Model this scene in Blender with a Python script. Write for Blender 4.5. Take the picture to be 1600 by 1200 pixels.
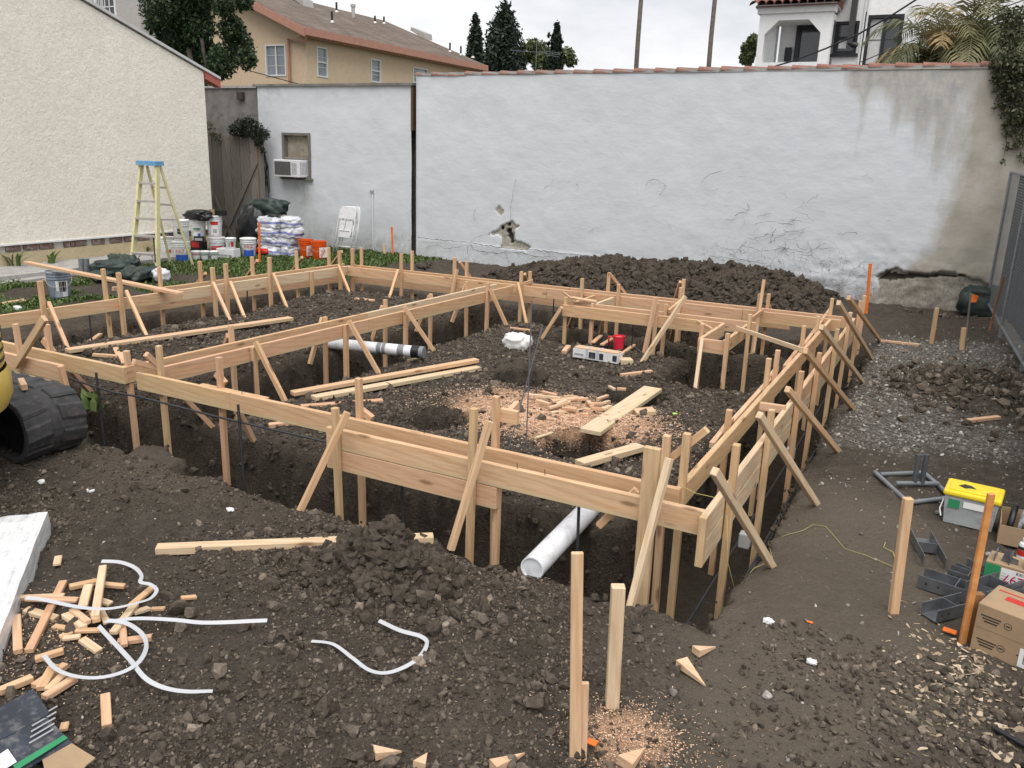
import bpy, bmesh, math, random
import numpy as np
from mathutils import Vector, Matrix, Euler

random.seed(7); rng = np.random.default_rng(7)
for o in list(bpy.data.objects): bpy.data.objects.remove(o)
SC = bpy.context.scene
COL = SC.collection
R = math.radians

# ------------------------------------------------------------------ camera
# World axes follow the foundation: +X along the near form line, +Y away from the
# viewer along the side form lines, Z up, metres, yard level at z = 0.
CAM = Vector((1.149, -4.281, 2.2)); YAW = R(27.4); PITCH = R(15.6); ROLL = R(1.9); FPX = 1300.0
cf = Vector((-math.sin(YAW)*math.cos(PITCH), math.cos(YAW)*math.cos(PITCH), -math.sin(PITCH)))
r0 = Vector((math.cos(YAW), math.sin(YAW), 0)); u0 = r0.cross(cf)
cr = r0*math.cos(ROLL) + u0*math.sin(ROLL); cu = cr.cross(cf)
cam_d = bpy.data.cameras.new('camera'); cam = bpy.data.objects.new('camera', cam_d); COL.objects.link(cam)
cam_d.sensor_width = 36.0; cam_d.lens = 36.0*FPX/1600.0; cam_d.clip_start = .05; cam_d.clip_end = 2000
m = Matrix((( cr.x, cu.x, -cf.x, CAM.x), (cr.y, cu.y, -cf.y, CAM.y), (cr.z, cu.z, -cf.z, CAM.z), (0, 0, 0, 1)))
cam.matrix_world = m
SC.camera = cam

# ------------------------------------------------------------------ sky, sun, exposure
SUN_EL, SUN_AZ = R(63), R(150)      # azimuth measured from +Y towards +X: behind the viewer, a little to the right
W = bpy.data.worlds.new('World'); SC.world = W; W.use_nodes = True
nt = W.node_tree; nt.nodes.clear()
def N(t, typ, **kw):
    n = t.nodes.new(typ)
    for k, v in kw.items():
        if k in n.inputs: n.inputs[k].default_value = v
        else: setattr(n, k, v)
    return n
L = lambda t, a, b: t.links.new(a, b)
sky = N(nt, 'ShaderNodeTexSky'); sky.sky_type = 'NISHITA'; sky.sun_disc = False
sky.sun_elevation = SUN_EL; sky.sun_rotation = SUN_AZ; sky.dust_density = 4.0; sky.air_density = 1.0
hs = N(nt, 'ShaderNodeHueSaturation', Saturation=.3, Value=1.0); L(nt, sky.outputs[0], hs.inputs['Color'])
tc = N(nt, 'ShaderNodeTexCoord')
mp = N(nt, 'ShaderNodeMapping'); mp.inputs['Scale'].default_value = (1, 1, 2.2); L(nt, tc.outputs['Generated'], mp.inputs[0])
nz = N(nt, 'ShaderNodeTexNoise', Scale=3.2, Detail=7.0, Roughness=.55); L(nt, mp.outputs[0], nz.inputs['Vector'])
cr_ = N(nt, 'ShaderNodeValToRGB'); e = cr_.color_ramp.elements
e[0].position = .36; e[0].color = (3.7, 3.84, 4.15, 1); e[1].position = .60; e[1].color = (5.8, 5.82, 5.88, 1)
L(nt, nz.outputs['Fac'], cr_.inputs[0])
mx = N(nt, 'ShaderNodeMix'); mx.data_type = 'RGBA'; mx.inputs[0].default_value = .88
L(nt, hs.outputs[0], mx.inputs[6]); L(nt, cr_.outputs[0], mx.inputs[7])
bg = N(nt, 'ShaderNodeBackground', Strength=.1); L(nt, mx.outputs[2], bg.inputs[0])
wo = N(nt, 'ShaderNodeOutputWorld'); L(nt, bg.outputs[0], wo.inputs[0])
sd = bpy.data.lights.new('sun', 'SUN'); sd.energy = 1.5; sd.angle = R(55); sd.color = (1, .965, .92)
so = bpy.data.objects.new('sun', sd); COL.objects.link(so)
sdir = Vector((math.sin(SUN_AZ)*math.cos(SUN_EL), math.cos(SUN_AZ)*math.cos(SUN_EL), math.sin(SUN_EL)))
so.rotation_euler = sdir.to_track_quat('Z', 'Y').to_euler(); so.location = (0, 0, 30)
SC.view_settings.view_transform = 'Standard'; SC.view_settings.look = 'None'
SC.view_settings.exposure = 0.92; SC.view_settings.gamma = 1.0

# ------------------------------------------------------------------ survey helpers: a sight line met with a real plane of the place
def ray(x, y): return cf + cr*((x-800)/FPX) - cu*((y-600)/FPX)
def A(x, y, z=0.0):
    d = ray(x, y); t = (z-CAM.z)/d.z; return CAM + d*t
def PU(x, y, u):
    d = ray(x, y); return CAM + d*((u-CAM.x)/d.x)
def PV(x, y, v):
    d = ray(x, y); return CAM + d*((v-CAM.y)/d.y)
def PD(x, y, dist):
    d = ray(x, y); return CAM + d*dist
def proj(p):
    w = Vector(p)-CAM; k = w.dot(cf); return 800+FPX*w.dot(cr)/k, 600-FPX*w.dot(cu)/k
def ZR(u, v, row, hi=3.0):
    lo = -3.0
    for _ in range(50):
        mid = (lo+hi)/2
        if proj((u, v, mid))[1] > row: lo = mid
        else: hi = mid
    return lo
def along(p0, p1, px, z):
    """point on the level line p0-p1 (plan) at height z seen on column px"""
    p0 = Vector((p0[0], p0[1], z)); p1 = Vector((p1[0], p1[1], z)); lo, hi = -1.0, 2.0
    f = lambda t: proj(p0.lerp(p1, t))[0]-px
    flo = f(lo)
    if (p0.lerp(p1, lo)-CAM).dot(cf) < .2: lo = -.2; flo = f(lo)
    for _ in range(50):
        mid = (lo+hi)/2; fm = f(mid)
        if (fm > 0) == (flo > 0): lo = mid
        else: hi = mid
    return p0.lerp(p1, lo)

# ------------------------------------------------------------------ noise
def _h(i, j, k, s):
    n = (i*374761393 + j*668265263 + k*2147483647*3 + s*1274126177) & 0xffffffff
    n = ((n ^ (n >> 13))*1274126177) & 0xffffffff
    return ((n ^ (n >> 16)) & 0xffff)/65535.0
def vnoise(x, y, s=0, z=None):
    x = np.asarray(x, float); y = np.asarray(y, float)
    xi = np.floor(x).astype(np.int64); yi = np.floor(y).astype(np.int64); fx = x-xi; fy = y-yi
    fx = fx*fx*(3-2*fx); fy = fy*fy*(3-2*fy)
    g = lambda a, b: _h(a, b, 0, s)
    return (g(xi, yi)*(1-fx)+g(xi+1, yi)*fx)*(1-fy)+(g(xi, yi+1)*(1-fx)+g(xi+1, yi+1)*fx)*fy
def fbm(x, y, o=4, s=0, g=.5):
    a = 1; t = 0; w = 0
    for i in range(o):
        t = t+a*vnoise(x*2**i+17.3*i, y*2**i-9.1*i, s+i); w += a; a *= g
    return t/w
def sstep(a, b, x):
    t = np.clip((x-a)/(b-a), 0, 1); return t*t*(3-2*t)

# ------------------------------------------------------------------ object helpers
_MW = {}
def link(o): COL.objects.link(o); return o
def tag(o, label=None, cat=None, group=None, kind=None):
    if label: o['label'] = label
    if cat: o['category'] = cat
    if group: o['group'] = group
    if kind: o['kind'] = kind
    return o
def thing(name, label, cat, loc=(0, 0, 0), rotz=0.0, group=None):
    o = link(bpy.data.objects.new(name, None)); o.empty_display_size = .1
    o.location = loc; o.rotation_euler = (0, 0, rotz)
    _MW[o.name] = Matrix.Translation(Vector(loc)) @ Matrix.Rotation(rotz, 4, 'Z')
    return tag(o, label, cat, group)
def adopt(o, parent, local=False):
    """make o a part of parent; o's coordinates are world ones unless local"""
    if parent is not None:
        o.parent = parent
        if not local:
            chain = Matrix.Identity(4); p = parent
            o.matrix_parent_inverse = _MW.get(parent.name, Matrix.Identity(4)).inverted()
    return o
def mesh_obj(name, verts, faces, mat=None, parent=None, smooth=False, local=False):
    me = bpy.data.meshes.new(name); me.from_pydata([tuple(v) for v in verts], [], faces); me.update()
    if mat:
        for mm in (mat if isinstance(mat, (list, tuple)) else [mat]): me.materials.append(mm)
    if smooth: me.polygons.foreach_set('use_smooth', [True]*len(me.polygons))
    o = link(bpy.data.objects.new(name, me)); _MW[o.name] = Matrix.Identity(4)
    return adopt(o, parent, local)
def np_mesh(name, V, F, mat, parent=None, smooth=False, attrs=None):
    """V (n,3) F (m,3|4) arrays"""
    me = bpy.data.meshes.new(name); V = np.asarray(V, np.float32); F = np.asarray(F, np.int32)
    me.vertices.add(len(V)); me.vertices.foreach_set('co', V.ravel())
    k = F.shape[1]; me.loops.add(F.size); me.loops.foreach_set('vertex_index', F.ravel())
    me.polygons.add(len(F)); me.polygons.foreach_set('loop_start', np.arange(0, F.size, k, dtype=np.int32))
    me.polygons.foreach_set('loop_total', np.full(len(F), k, np.int32))
    me.update(calc_edges=True); me.validate()
    me.polygons.foreach_set('use_smooth', np.full(len(me.polygons), bool(smooth)))
    for n_, arr in (attrs or {}).items():
        a = me.attributes.new(n_, 'FLOAT', 'POINT'); a.data.foreach_set('value', np.asarray(arr, np.float32).ravel())
    if mat:
        for mm in (mat if isinstance(mat, (list, tuple)) else [mat]): me.materials.append(mm)
    o = link(bpy.data.objects.new(name, me)); _MW[o.name] = Matrix.Identity(4)
    return adopt(o, parent)

class MB:
    """collects shapes, build() links them as one mesh object"""
    def __init__(s): s.v = []; s.f = []; s.mi = []
    def add(s, v, f, mi=0):
        n = len(s.v); s.v += [tuple(p) for p in v]; s.f += [tuple(i+n for i in q) for q in f]; s.mi += [mi]*len(f); return s
    def box(s, c, d, M=None, mi=0):
        x, y, z = d[0]/2, d[1]/2, d[2]/2; c = Vector(c)
        vs = [Vector((a*x, b*y, e_*z)) for a in (-1, 1) for b in (-1, 1) for e_ in (-1, 1)]
        vs = [c+((M @ p) if M else p) for p in vs]
        return s.add(vs, [(0, 1, 3, 2), (4, 6, 7, 5), (0, 4, 5, 1), (2, 3, 7, 6), (0, 2, 6, 4), (1, 5, 7, 3)], mi)
    def b2(s, p, q, mi=0):
        p, q = Vector(p), Vector(q); return s.box((p+q)/2, [abs(a) for a in (q-p)], None, mi)
    def tube(s, pts, r, n=8, mi=0, caps=True):
        pts = [Vector(p) for p in pts]; rs = r if isinstance(r, (list, tuple)) else [r]*len(pts); rings = []
        up = None; vs = []
        for i, p in enumerate(pts):
            d = (pts[min(i+1, len(pts)-1)]-pts[max(i-1, 0)])
            d = d.normalized() if d.length > 1e-9 else Vector((0, 0, 1))
            if up is None: up = d.orthogonal().normalized()
            up = (up-d*up.dot(d)); up = up.normalized() if up.length > 1e-6 else d.orthogonal().normalized()
            b = d.cross(up)
            for k in range(n):
                a = 2*math.pi*k/n; vs.append(p+(up*math.cos(a)+b*math.sin(a))*rs[i])
        fs = []
        for i in range(len(pts)-1):
            for k in range(n): fs.append((i*n+k, i*n+(k+1) % n, (i+1)*n+(k+1) % n, (i+1)*n+k))
        if caps: fs.append(tuple(range(n))[::-1]); fs.append(tuple(range((len(pts)-1)*n, len(pts)*n)))
        return s.add(vs, fs, mi)
    def lathe(s, prof, c=(0, 0, 0), n=24, mi=0, M=None):
        c = Vector(c); vs = []; fs = []
        for (r_, z_) in prof:
            for k in range(n):
                a = 2*math.pi*k/n; p = Vector((r_*math.cos(a), r_*math.sin(a), z_)); vs.append(c+((M @ p) if M else p))
        for i in range(len(prof)-1):
            for k in range(n): fs.append((i*n+k, i*n+(k+1) % n, (i+1)*n+(k+1) % n, (i+1)*n+k))
        return s.add(vs, fs, mi)
    def prism(s, poly, h0, h1, axis='z', mi=0):
        """poly of 2-D points extruded between h0 and h1 along axis"""
        mk = {'z': lambda p, h: (p[0], p[1], h), 'x': lambda p, h: (h, p[0], p[1]), 'y': lambda p, h: (p[0], h, p[1])}[axis]
        n = len(poly); vs = [mk(p, h0) for p in poly]+[mk(p, h1) for p in poly]
        fs = [tuple(range(n))[::-1], tuple(range(n, 2*n))]+[(i, (i+1) % n, n+(i+1) % n, n+i) for i in range(n)]
        return s.add(vs, fs, mi)
    def build(s, name, mat=None, parent=None, smooth=False, local=False, auto=None, loc=None, rotz=None, bevel=None):
        me = bpy.data.meshes.new(name); me.from_pydata(s.v, [], s.f)
        bm = bmesh.new(); bm.from_mesh(me); bmesh.ops.recalc_face_normals(bm, faces=bm.faces)
        bm.to_mesh(me); bm.free()
        for mm in (mat if isinstance(mat, (list, tuple)) else [mat]):
            if mm: me.materials.append(mm)
        if len(set(s.mi)) > 1: me.polygons.foreach_set('material_index', s.mi)
        if smooth: me.polygons.foreach_set('use_smooth', [True]*len(me.polygons))
        me.update()
        o = link(bpy.data.objects.new(name, me)); 
        if loc is not None: o.location = loc
        if rotz is not None: o.rotation_euler = (0, 0, rotz)
        _MW[o.name] = Matrix.Translation(Vector(loc or (0, 0, 0))) @ Matrix.Rotation(rotz or 0, 4, 'Z')
        if bevel:
            b = o.modifiers.new('bevel', 'BEVEL'); b.width = bevel; b.segments = 2; b.limit_method = 'ANGLE'
        if smooth and auto:
            try:
                me.set_sharp_from_angle(angle=R(auto))
            except Exception: pass
        return adopt(o, parent, local)

def cbox_mesh(name, lx, ly, lz, c=.003):
    """box with eased edges, centred, 44 triangles"""
    vs = []; idx = {}
    for sx in (-1, 1):
        for sy in (-1, 1):
            for sz in (-1, 1):
                for k in range(3):
                    p = [sx*(lx/2-c), sy*(ly/2-c), sz*(lz/2-c)]; p[k] = (sx*lx/2, sy*ly/2, sz*lz/2)[k]
                    idx[(sx, sy, sz, k)] = len(vs); vs.append(tuple(p))
    f = []
    I = lambda sx, sy, sz, k: idx[(sx, sy, sz, k)]
    for s_ in (-1, 1):
        f.append([I(s_, a, b, 0) for a, b in ((-1, -1), (1, -1), (1, 1), (-1, 1))])
        f.append([I(a, s_, b, 1) for a, b in ((-1, -1), (1, -1), (1, 1), (-1, 1))])
        f.append([I(a, b, s_, 2) for a, b in ((-1, -1), (1, -1), (1, 1), (-1, 1))])
    for a in (-1, 1):
        for b in (-1, 1):
            f.append([I(a, b, -1, 0), I(a, b, 1, 0), I(a, b, 1, 1), I(a, b, -1, 1)])
            f.append([I(a, -1, b, 0), I(a, 1, b, 0), I(a, 1, b, 2), I(a, -1, b, 2)])
            f.append([I(-1, a, b, 1), I(1, a, b, 1), I(1, a, b, 2), I(-1, a, b, 2)])
            for d in (-1, 1): f.append([I(a, b, d, 0), I(a, b, d, 1), I(a, b, d, 2)])
    me = bpy.data.meshes.new(name); me.from_pydata(vs, [], f)
    bm = bmesh.new(); bm.from_mesh(me); bmesh.ops.recalc_face_normals(bm, faces=bm.faces); bm.to_mesh(me); bm.free()
    return me
def lumber(name, p0, p1, w, t, parent=None, mat=None, side=None, label=None, cat=None, group=None, c=.003):
    """sawn piece from p0 to p1 (its axis); w measured along `side`, t across it"""
    p0, p1 = Vector(p0), Vector(p1); d = p1-p0; ln = d.length; x = d.normalized()
    s_ = Vector(side) if side is not None else Vector((0, 0, 1))
    y = s_-x*s_.dot(x)
    if y.length < 1e-4: y = x.orthogonal()
    y.normalize(); z = x.cross(y)
    o = link(bpy.data.objects.new(name, cbox_mesh(name, ln, w, t, min(c, t*.2)))); o.data.materials.append(mat or WOOD)
    c_ = (p0+p1)/2
    M = Matrix(((x.x, y.x, z.x, c_.x), (x.y, y.y, z.y, c_.y), (x.z, y.z, z.z, c_.z), (0, 0, 0, 1)))
    o.matrix_world = M; _MW[o.name] = M
    if label: tag(o, label, cat, group)
    if parent is not None:
        o.parent = parent; o.matrix_parent_inverse = _MW[parent.name].inverted()
        o.matrix_basis = M
    return o
def text(name, body, size, mat, M, parent=None, ext=.0008, align='CENTER'):
    c = bpy.data.curves.new(name, 'FONT'); c.body = body; c.size = size; c.extrude = ext; c.align_x = align; c.align_y = 'CENTER'
    tmp = link(bpy.data.objects.new('tmp_text', c)); dg_ = bpy.context.evaluated_depsgraph_get(); dg_.update()
    me = bpy.data.meshes.new_from_object(tmp.evaluated_get(dg_)); bpy.data.objects.remove(tmp); me.materials.clear(); me.materials.append(mat)
    o = link(bpy.data.objects.new(name, me)); o.matrix_basis = M; _MW[o.name] = M
    if parent is not None: o.parent = parent; o.matrix_parent_inverse = _MW[parent.name].inverted()
    return o
def frame_M(o, x, y):
    x = Vector(x).normalized(); y = Vector(y); y = (y-x*y.dot(x)).normalized(); z = x.cross(y)
    return Matrix(((x.x, y.x, z.x, o[0]), (x.y, y.y, z.y, o[1]), (x.z, y.z, z.z, o[2]), (0, 0, 0, 1)))
# ------------------------------------------------------------------ materials
def newmat(name):
    mt = bpy.data.materials.new(name); mt.use_nodes = True; t = mt.node_tree; t.nodes.clear()
    out = N(t, 'ShaderNodeOutputMaterial'); b = N(t, 'ShaderNodeBsdfPrincipled'); L(t, b.outputs[0], out.inputs[0])
    return mt, t, b
def ramp(t, src, stops):
    r_ = N(t, 'ShaderNodeValToRGB'); el = r_.color_ramp.elements
    while len(el) < len(stops): el.new(.5)
    for e_, (p, c) in zip(el, stops): e_.position = p; e_.color = (*c, 1) if len(c) == 3 else c
    L(t, src, r_.inputs[0]); return r_.outputs[0]
def mixc(t, f, a, b, mode='MIX'):
    n = N(t, 'ShaderNodeMix'); n.data_type = 'RGBA'; n.blend_type = mode
    for s_, i in ((f, 0), (a, 6), (b, 7)):
        if isinstance(s_, (int, float)): n.inputs[i].default_value = s_
        elif isinstance(s_, tuple): n.inputs[i].default_value = (*s_, 1) if len(s_) == 3 else s_
        else: L(t, s_, n.inputs[i])
    return n.outputs[2]
def math_(t, op, a, b=None, clamp=False):
    n = N(t, 'ShaderNodeMath'); n.operation = op; n.use_clamp = clamp
    for i, s_ in enumerate((a, b)):
        if s_ is None: continue
        if isinstance(s_, (int, float)): n.inputs[i].default_value = s_
        else: L(t, s_, n.inputs[i])
    return n.outputs[0]
def coords(t, scale=(1, 1, 1), kind='Object', rnd=0.0):
    c = N(t, 'ShaderNodeTexCoord'); mp_ = N(t, 'ShaderNodeMapping'); mp_.inputs['Scale'].default_value = scale
    L(t, c.outputs[kind], mp_.inputs[0])
    if rnd:
        oi = N(t, 'ShaderNodeObjectInfo'); cb = N(t, 'ShaderNodeCombineXYZ')
        a = math_(t, 'MULTIPLY', oi.outputs['Random'], rnd); b = math_(t, 'MULTIPLY', oi.outputs['Random'], rnd*1.7)
        L(t, a, cb.inputs[0]); L(t, b, cb.inputs[1]); L(t, a, cb.inputs[2]); L(t, cb.outputs[0], mp_.inputs['Location'])
    return mp_.outputs[0]
def noise(t, vec, scale, detail=4, rough=.55, dist=0.0):
    n = N(t, 'ShaderNodeTexNoise', Scale=scale, Detail=detail, Roughness=rough, Distortion=dist); L(t, vec, n.inputs['Vector']); return n.outputs['Fac']
def bump(t, b, h, strength=.3, dist=.01):
    n = N(t, 'ShaderNodeBump', Strength=strength, Distance=dist); L(t, h, n.inputs['Height']); L(t, n.outputs[0], b.inputs['Normal']); return n
def pmat(name, col, rough=.7, var=.12, scale=6, bmp=0.0, bscale=60, metal=0.0, dirt=None, spec=.4, rnd=10.0, alpha=None, coat=0.0):
    mt, t, b = newmat(name); v = coords(t, rnd=rnd)
    n = noise(t, v, scale, 5); lo = tuple(max(0, c*(1-var)) for c in col); hi = tuple(min(1, c*(1+var)) for c in col)
    c = ramp(t, n, [(.3, lo), (.7, hi)])
    if dirt:
        n2 = noise(t, v, scale*2.3, 6, .65); c = mixc(t, ramp(t, n2, [(.5, (0, 0, 0)), (.72, (dirt[3],)*3)]), c, dirt[:3])
    L(t, c, b.inputs['Base Color']); b.inputs['Roughness'].default_value = rough; b.inputs['Metallic'].default_value = metal
    b.inputs['Specular IOR Level'].default_value = spec
    if coat: b.inputs['Coat Weight'].default_value = coat
    if bmp: bump(t, b, noise(t, v, bscale, 4), bmp, .004)
    if alpha is not None: b.inputs['Alpha'].default_value = alpha
    return mt
def wood_mat(name, tones, grain=.36, rough=.62, knots=True, weather=None):
    mt, t, b = newmat(name); oi = N(t, 'ShaderNodeObjectInfo')
    base = ramp(t, oi.outputs['Random'], [(i/(len(tones)-1), c) for i, c in enumerate(tones)])
    v = coords(t, (1.0, 14, 14), rnd=9.0)
    v2 = coords(t, (.55, 5.0, 5.0), rnd=23.0)
    big = noise(t, v2, 2.2, 3, .5, .6)
    rings = N(t, 'ShaderNodeTexWave'); rings.wave_type = 'BANDS'; rings.bands_direction = 'DIAGONAL'
    rings.inputs['Scale'].default_value = 2.4; rings.inputs['Distortion'].default_value = 7.0
    rings.inputs['Detail'].default_value = 2.5; rings.inputs['Detail Scale'].default_value = .8; L(t, v2, rings.inputs['Vector'])
    fine = noise(t, v, 6.0, 5, .6)
    dk = tuple(c*.72 for c in tones[len(tones)//2])
    c = mixc(t, math_(t, 'MULTIPLY', ramp(t, rings.outputs['Fac'], [(.35, (0, 0, 0)), (.95, (1, 1, 1))]), grain), base, mixc(t, 1.0, base, (.78, .67, .57), 'MULTIPLY'))
    c = mixc(t, ramp(t, fine, [(.35, (.5, .5, .5)), (.6, (0, 0, 0))]), c, mixc(t, 1.0, c, (.72, .63, .54), 'MULTIPLY'))
    c = mixc(t, ramp(t, big, [(.5, (0, 0, 0)), (.8, (.45, .45, .45))]), c, mixc(t, 1.0, c, (1.12, .93, .78), 'MULTIPLY'))
    if knots:
        vk = coords(t, (2.6, 9, 9), rnd=31.0); vo = N(t, 'ShaderNodeTexVoronoi', Scale=1.0); vo.feature = 'F1'; L(t, vk, vo.inputs['Vector'])
        k = ramp(t, vo.outputs['Distance'], [(.08, (1, 1, 1)), (.17, (0, 0, 0))]); c = mixc(t, math_(t, 'MULTIPLY', k, .65), c, (.16, .075, .035))
    # soil smears
    s_ = noise(t, coords(t, (1.3, 6, 6), rnd=5.0), 1.6, 6, .6); c = mixc(t, ramp(t, s_, [(.62, (0, 0, 0)), (.85, (.42, .42, .42))]), c, weather or (.16, .125, .09))
    if knots and tones[0][0] > .4:   # paler sapwood along one edge of wide boards
        sp_ = N(t, 'ShaderNodeSeparateXYZ'); L(t, coords(t), sp_.inputs[0]); ed = math_(t, 'ADD', sp_.outputs[1], math_(t, 'MULTIPLY', math_(t, 'SUBTRACT', big, .5), .06))
        c = mixc(t, math_(t, 'MULTIPLY', ramp(t, math_(t, 'ADD', math_(t, 'MULTIPLY', ed, 4.0), .5), [(.25, (1, 1, 1)), (.34, (0, 0, 0))]), .55), c, (.50, .45, .27))
    L(t, c, b.inputs['Base Color']); b.inputs['Roughness'].default_value = rough; b.inputs['Specular IOR Level'].default_value = .25
    bump(t, b, fine, .25, .002); return mt
FIR = [(.63, .425, .255), (.67, .47, .29), (.60, .39, .23), (.70, .50, .32), (.64, .425, .26), (.67, .475, .29)]
WOOD = wood_mat('sawn_fir', FIR)
WOODP = wood_mat('pink_fir', [(.65, .43, .28), (.68, .465, .31), (.61, .385, .245), (.70, .49, .33)])
WOODY = wood_mat('greenish_fir', [(.60, .435, .255), (.64, .465, .28), (.58, .41, .24)])
WOODW = wood_mat('pale_pine', [(.66, .52, .36), (.70, .56, .39), (.63, .485, .325)])
SPLIT = wood_mat('split_fir', [(.66, .46, .30), (.70, .51, .345), (.64, .42, .27)], knots=False)
WOODD = wood_mat('weathered_board', [(.22, .21, .20), (.28, .265, .25), (.17, .162, .155), (.25, .238, .225)], grain=.75, rough=.85, weather=(.05, .045, .04))
ORANGES = pmat('orange_edged_fir', (.60, .25, .075), .6, .2, 12, .2, 150, dirt=(.55, .34, .18, .7))
ORANGE = pmat('orange_marking_paint', (.78, .17, .025), .6, .15, 20, .2, 200, dirt=(.35, .12, .03, .7))

def attr(t, n_):
    a = N(t, 'ShaderNodeAttribute'); a.attribute_name = n_; return a.outputs['Fac']
def soil_mat(name='soil', ground=True):
    mt, t, b = newmat(name); v = coords(t, kind='Object') 
    n1 = noise(t, v, .9, 6, .6); n2 = noise(t, v, 9, 6, .65); n3 = noise(t, v, 55, 5, .7); n4 = noise(t, v, 170, 3, .7)
    c = ramp(t, n2, [(.25, (.060, .049, .038)), (.5, (.106, .088, .070)), (.78, (.168, .141, .114))])
    c = mixc(t, ramp(t, n1, [(.35, (0, 0, 0)), (.75, (.6, .6, .6))]), c, (.14, .117, .094))
    c = mixc(t, ramp(t, n3, [(.35, (.65, .65, .65)), (.55, (0, 0, 0))]), c, (.040, .034, .029))
    if ground:
        dk = attr(t, 'dark'); c = mixc(t, dk, c, mixc(t, 1.0, c, (.50, .46, .43), 'MULTIPLY'))  # moist dug soil, deepened further to put trench shade into the colour
        dry = attr(t, 'dry'); c = mixc(t, math_(t, 'MULTIPLY', dry, .85), c, mixc(t, n3, (.145, .119, .091), (.235, .197, .155)))
        gv = attr(t, 'gravel'); vo = N(t, 'ShaderNodeTexVoronoi', Scale=48.0); L(t, v, vo.inputs['Vector'])
        gcol = ramp(t, N_sep(t, vo.outputs['Color']), [(.0, (.09, .08, .068)), (.45, (.155, .14, .122)), (.8, (.22, .20, .178)), (.97, (.38, .36, .33))])
        gm = math_(t, 'MULTIPLY', gv, ramp(t, math_(t, 'ADD', math_(t, 'MULTIPLY', n2, .8), math_(t, 'MULTIPLY', gv, .5)), [(.45, (0, 0, 0)), (.75, (1, 1, 1))]))
        c = mixc(t, gm, c, gcol)
        sw = attr(t, 'saw'); sm = math_(t, 'MULTIPLY', ramp(t, math_(t, 'ADD', math_(t, 'MULTIPLY', sw, .75), math_(t, 'MULTIPLY', n3, .45)), [(.5, (0, 0, 0)), (.68, (1, 1, 1))]), ramp(t, sw, [(.02, (0, 0, 0)), (.2, (1, 1, 1))]))
        c = mixc(t, sm, c, ramp(t, n4, [(.3, (.42, .24, .14)), (.7, (.72, .50, .34))]))
        tf = attr(t, 'turf'); c = mixc(t, math_(t, 'MULTIPLY', tf, .8), c, ramp(t, n3, [(.3, (.022, .040, .012)), (.7, (.07, .105, .03))]))
        # pale chips of shell and stone
        v3 = N(t, 'ShaderNodeTexVoronoi', Scale=30.0); L(t, v, v3.inputs['Vector'])
        chip = math_(t, 'MULTIPLY', ramp(t, v3.outputs['Distance'], [(.06, (1, 1, 1)), (.11, (0, 0, 0))]), ramp(t, N_sep(t, v3.outputs['Color']), [(.86, (0, 0, 0)), (.88, (1, 1, 1))]))
        c = mixc(t, math_(t, 'MULTIPLY', chip, .8), c, (.36, .33, .28))
    else:
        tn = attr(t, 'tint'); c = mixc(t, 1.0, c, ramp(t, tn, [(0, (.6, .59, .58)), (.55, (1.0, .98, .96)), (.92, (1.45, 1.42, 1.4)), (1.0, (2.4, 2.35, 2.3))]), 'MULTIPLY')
    L(t, c, b.inputs['Base Color']); b.inputs['Roughness'].default_value = .95; b.inputs['Specular IOR Level'].default_value = .12
    h = math_(t, 'ADD', math_(t, 'MULTIPLY', n2, 1.6), math_(t, 'ADD', math_(t, 'MULTIPLY', n3, 1.0), math_(t, 'MULTIPLY', n4, .35)))
    bump(t, b, h, 1.0 if ground else .45, .035 if ground else .010); return mt
def N_sep(t, c):
    s_ = N(t, 'ShaderNodeSeparateColor'); L(t, c, s_.inputs[0]); return s_.outputs[0]
SOIL = soil_mat('soil'); CLOD = soil_mat('soil_clod', False)
def stone_mat():
    mt, t, b = newmat('pebble'); v = coords(t); n = noise(t, v, 60, 4)
    c = mixc(t, 1.0, ramp(t, attr(t, 'tint'), [(0, (.10, .088, .075)), (.5, (.19, .172, .15)), (.85, (.30, .28, .25)), (1, (.52, .5, .46))]), ramp(t, n, [(.3, (.8, .8, .8)), (.7, (1.15, 1.15, 1.15))]), 'MULTIPLY')
    L(t, c, b.inputs['Base Color']); b.inputs['Roughness'].default_value = .85; return mt
PEBBLE = stone_mat()
def chip_mat(name, stops):
    mt, t, b = newmat(name); c = ramp(t, attr(t, 'tint'), stops); L(t, c, b.inputs['Base Color']); b.inputs['Roughness'].default_value = .8; return mt
CHIP = chip_mat('wood_chip', [(0, (.16, .12, .08)), (.5, (.33, .25, .165)), (1, (.58, .47, .34))])
SAWD = chip_mat('sawdust', [(0, (.45, .24, .14)), (.5, (.62, .40, .26)), (1, (.76, .58, .42))])
def leaf_mat(name, stops, rough=.5):
    mt, t, b = newmat(name); c = ramp(t, attr(t, 'tint'), stops); L(t, c, b.inputs['Base Color']); b.inputs['Roughness'].default_value = rough
    b.inputs['Specular IOR Level'].default_value = .35
    tr = N(t, 'ShaderNodeBsdfTranslucent'); L(t, c, tr.inputs[0]); ms = N(t, 'ShaderNodeMixShader'); ms.inputs[0].default_value = .22
    out = [n for n in t.nodes if n.type == 'OUTPUT_MATERIAL'][0]; L(t, b.outputs[0], ms.inputs[1]); L(t, tr.outputs[0], ms.inputs[2]); L(t, ms.outputs[0], out.inputs[0]); return mt
LEAF = leaf_mat('ficus_leaf', [(0, (.014, .030, .012)), (.6, (.035, .066, .024)), (1, (.09, .135, .05))])
CYPR = leaf_mat('cypress_foliage', [(0, (.010, .020, .012)), (.6, (.022, .040, .022)), (1, (.045, .07, .035))])
LEAFM = leaf_mat('mid_green_leaf', [(0, (.05, .07, .025)), (.6, (.12, .15, .055)), (1, (.22, .25, .10))])
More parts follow.
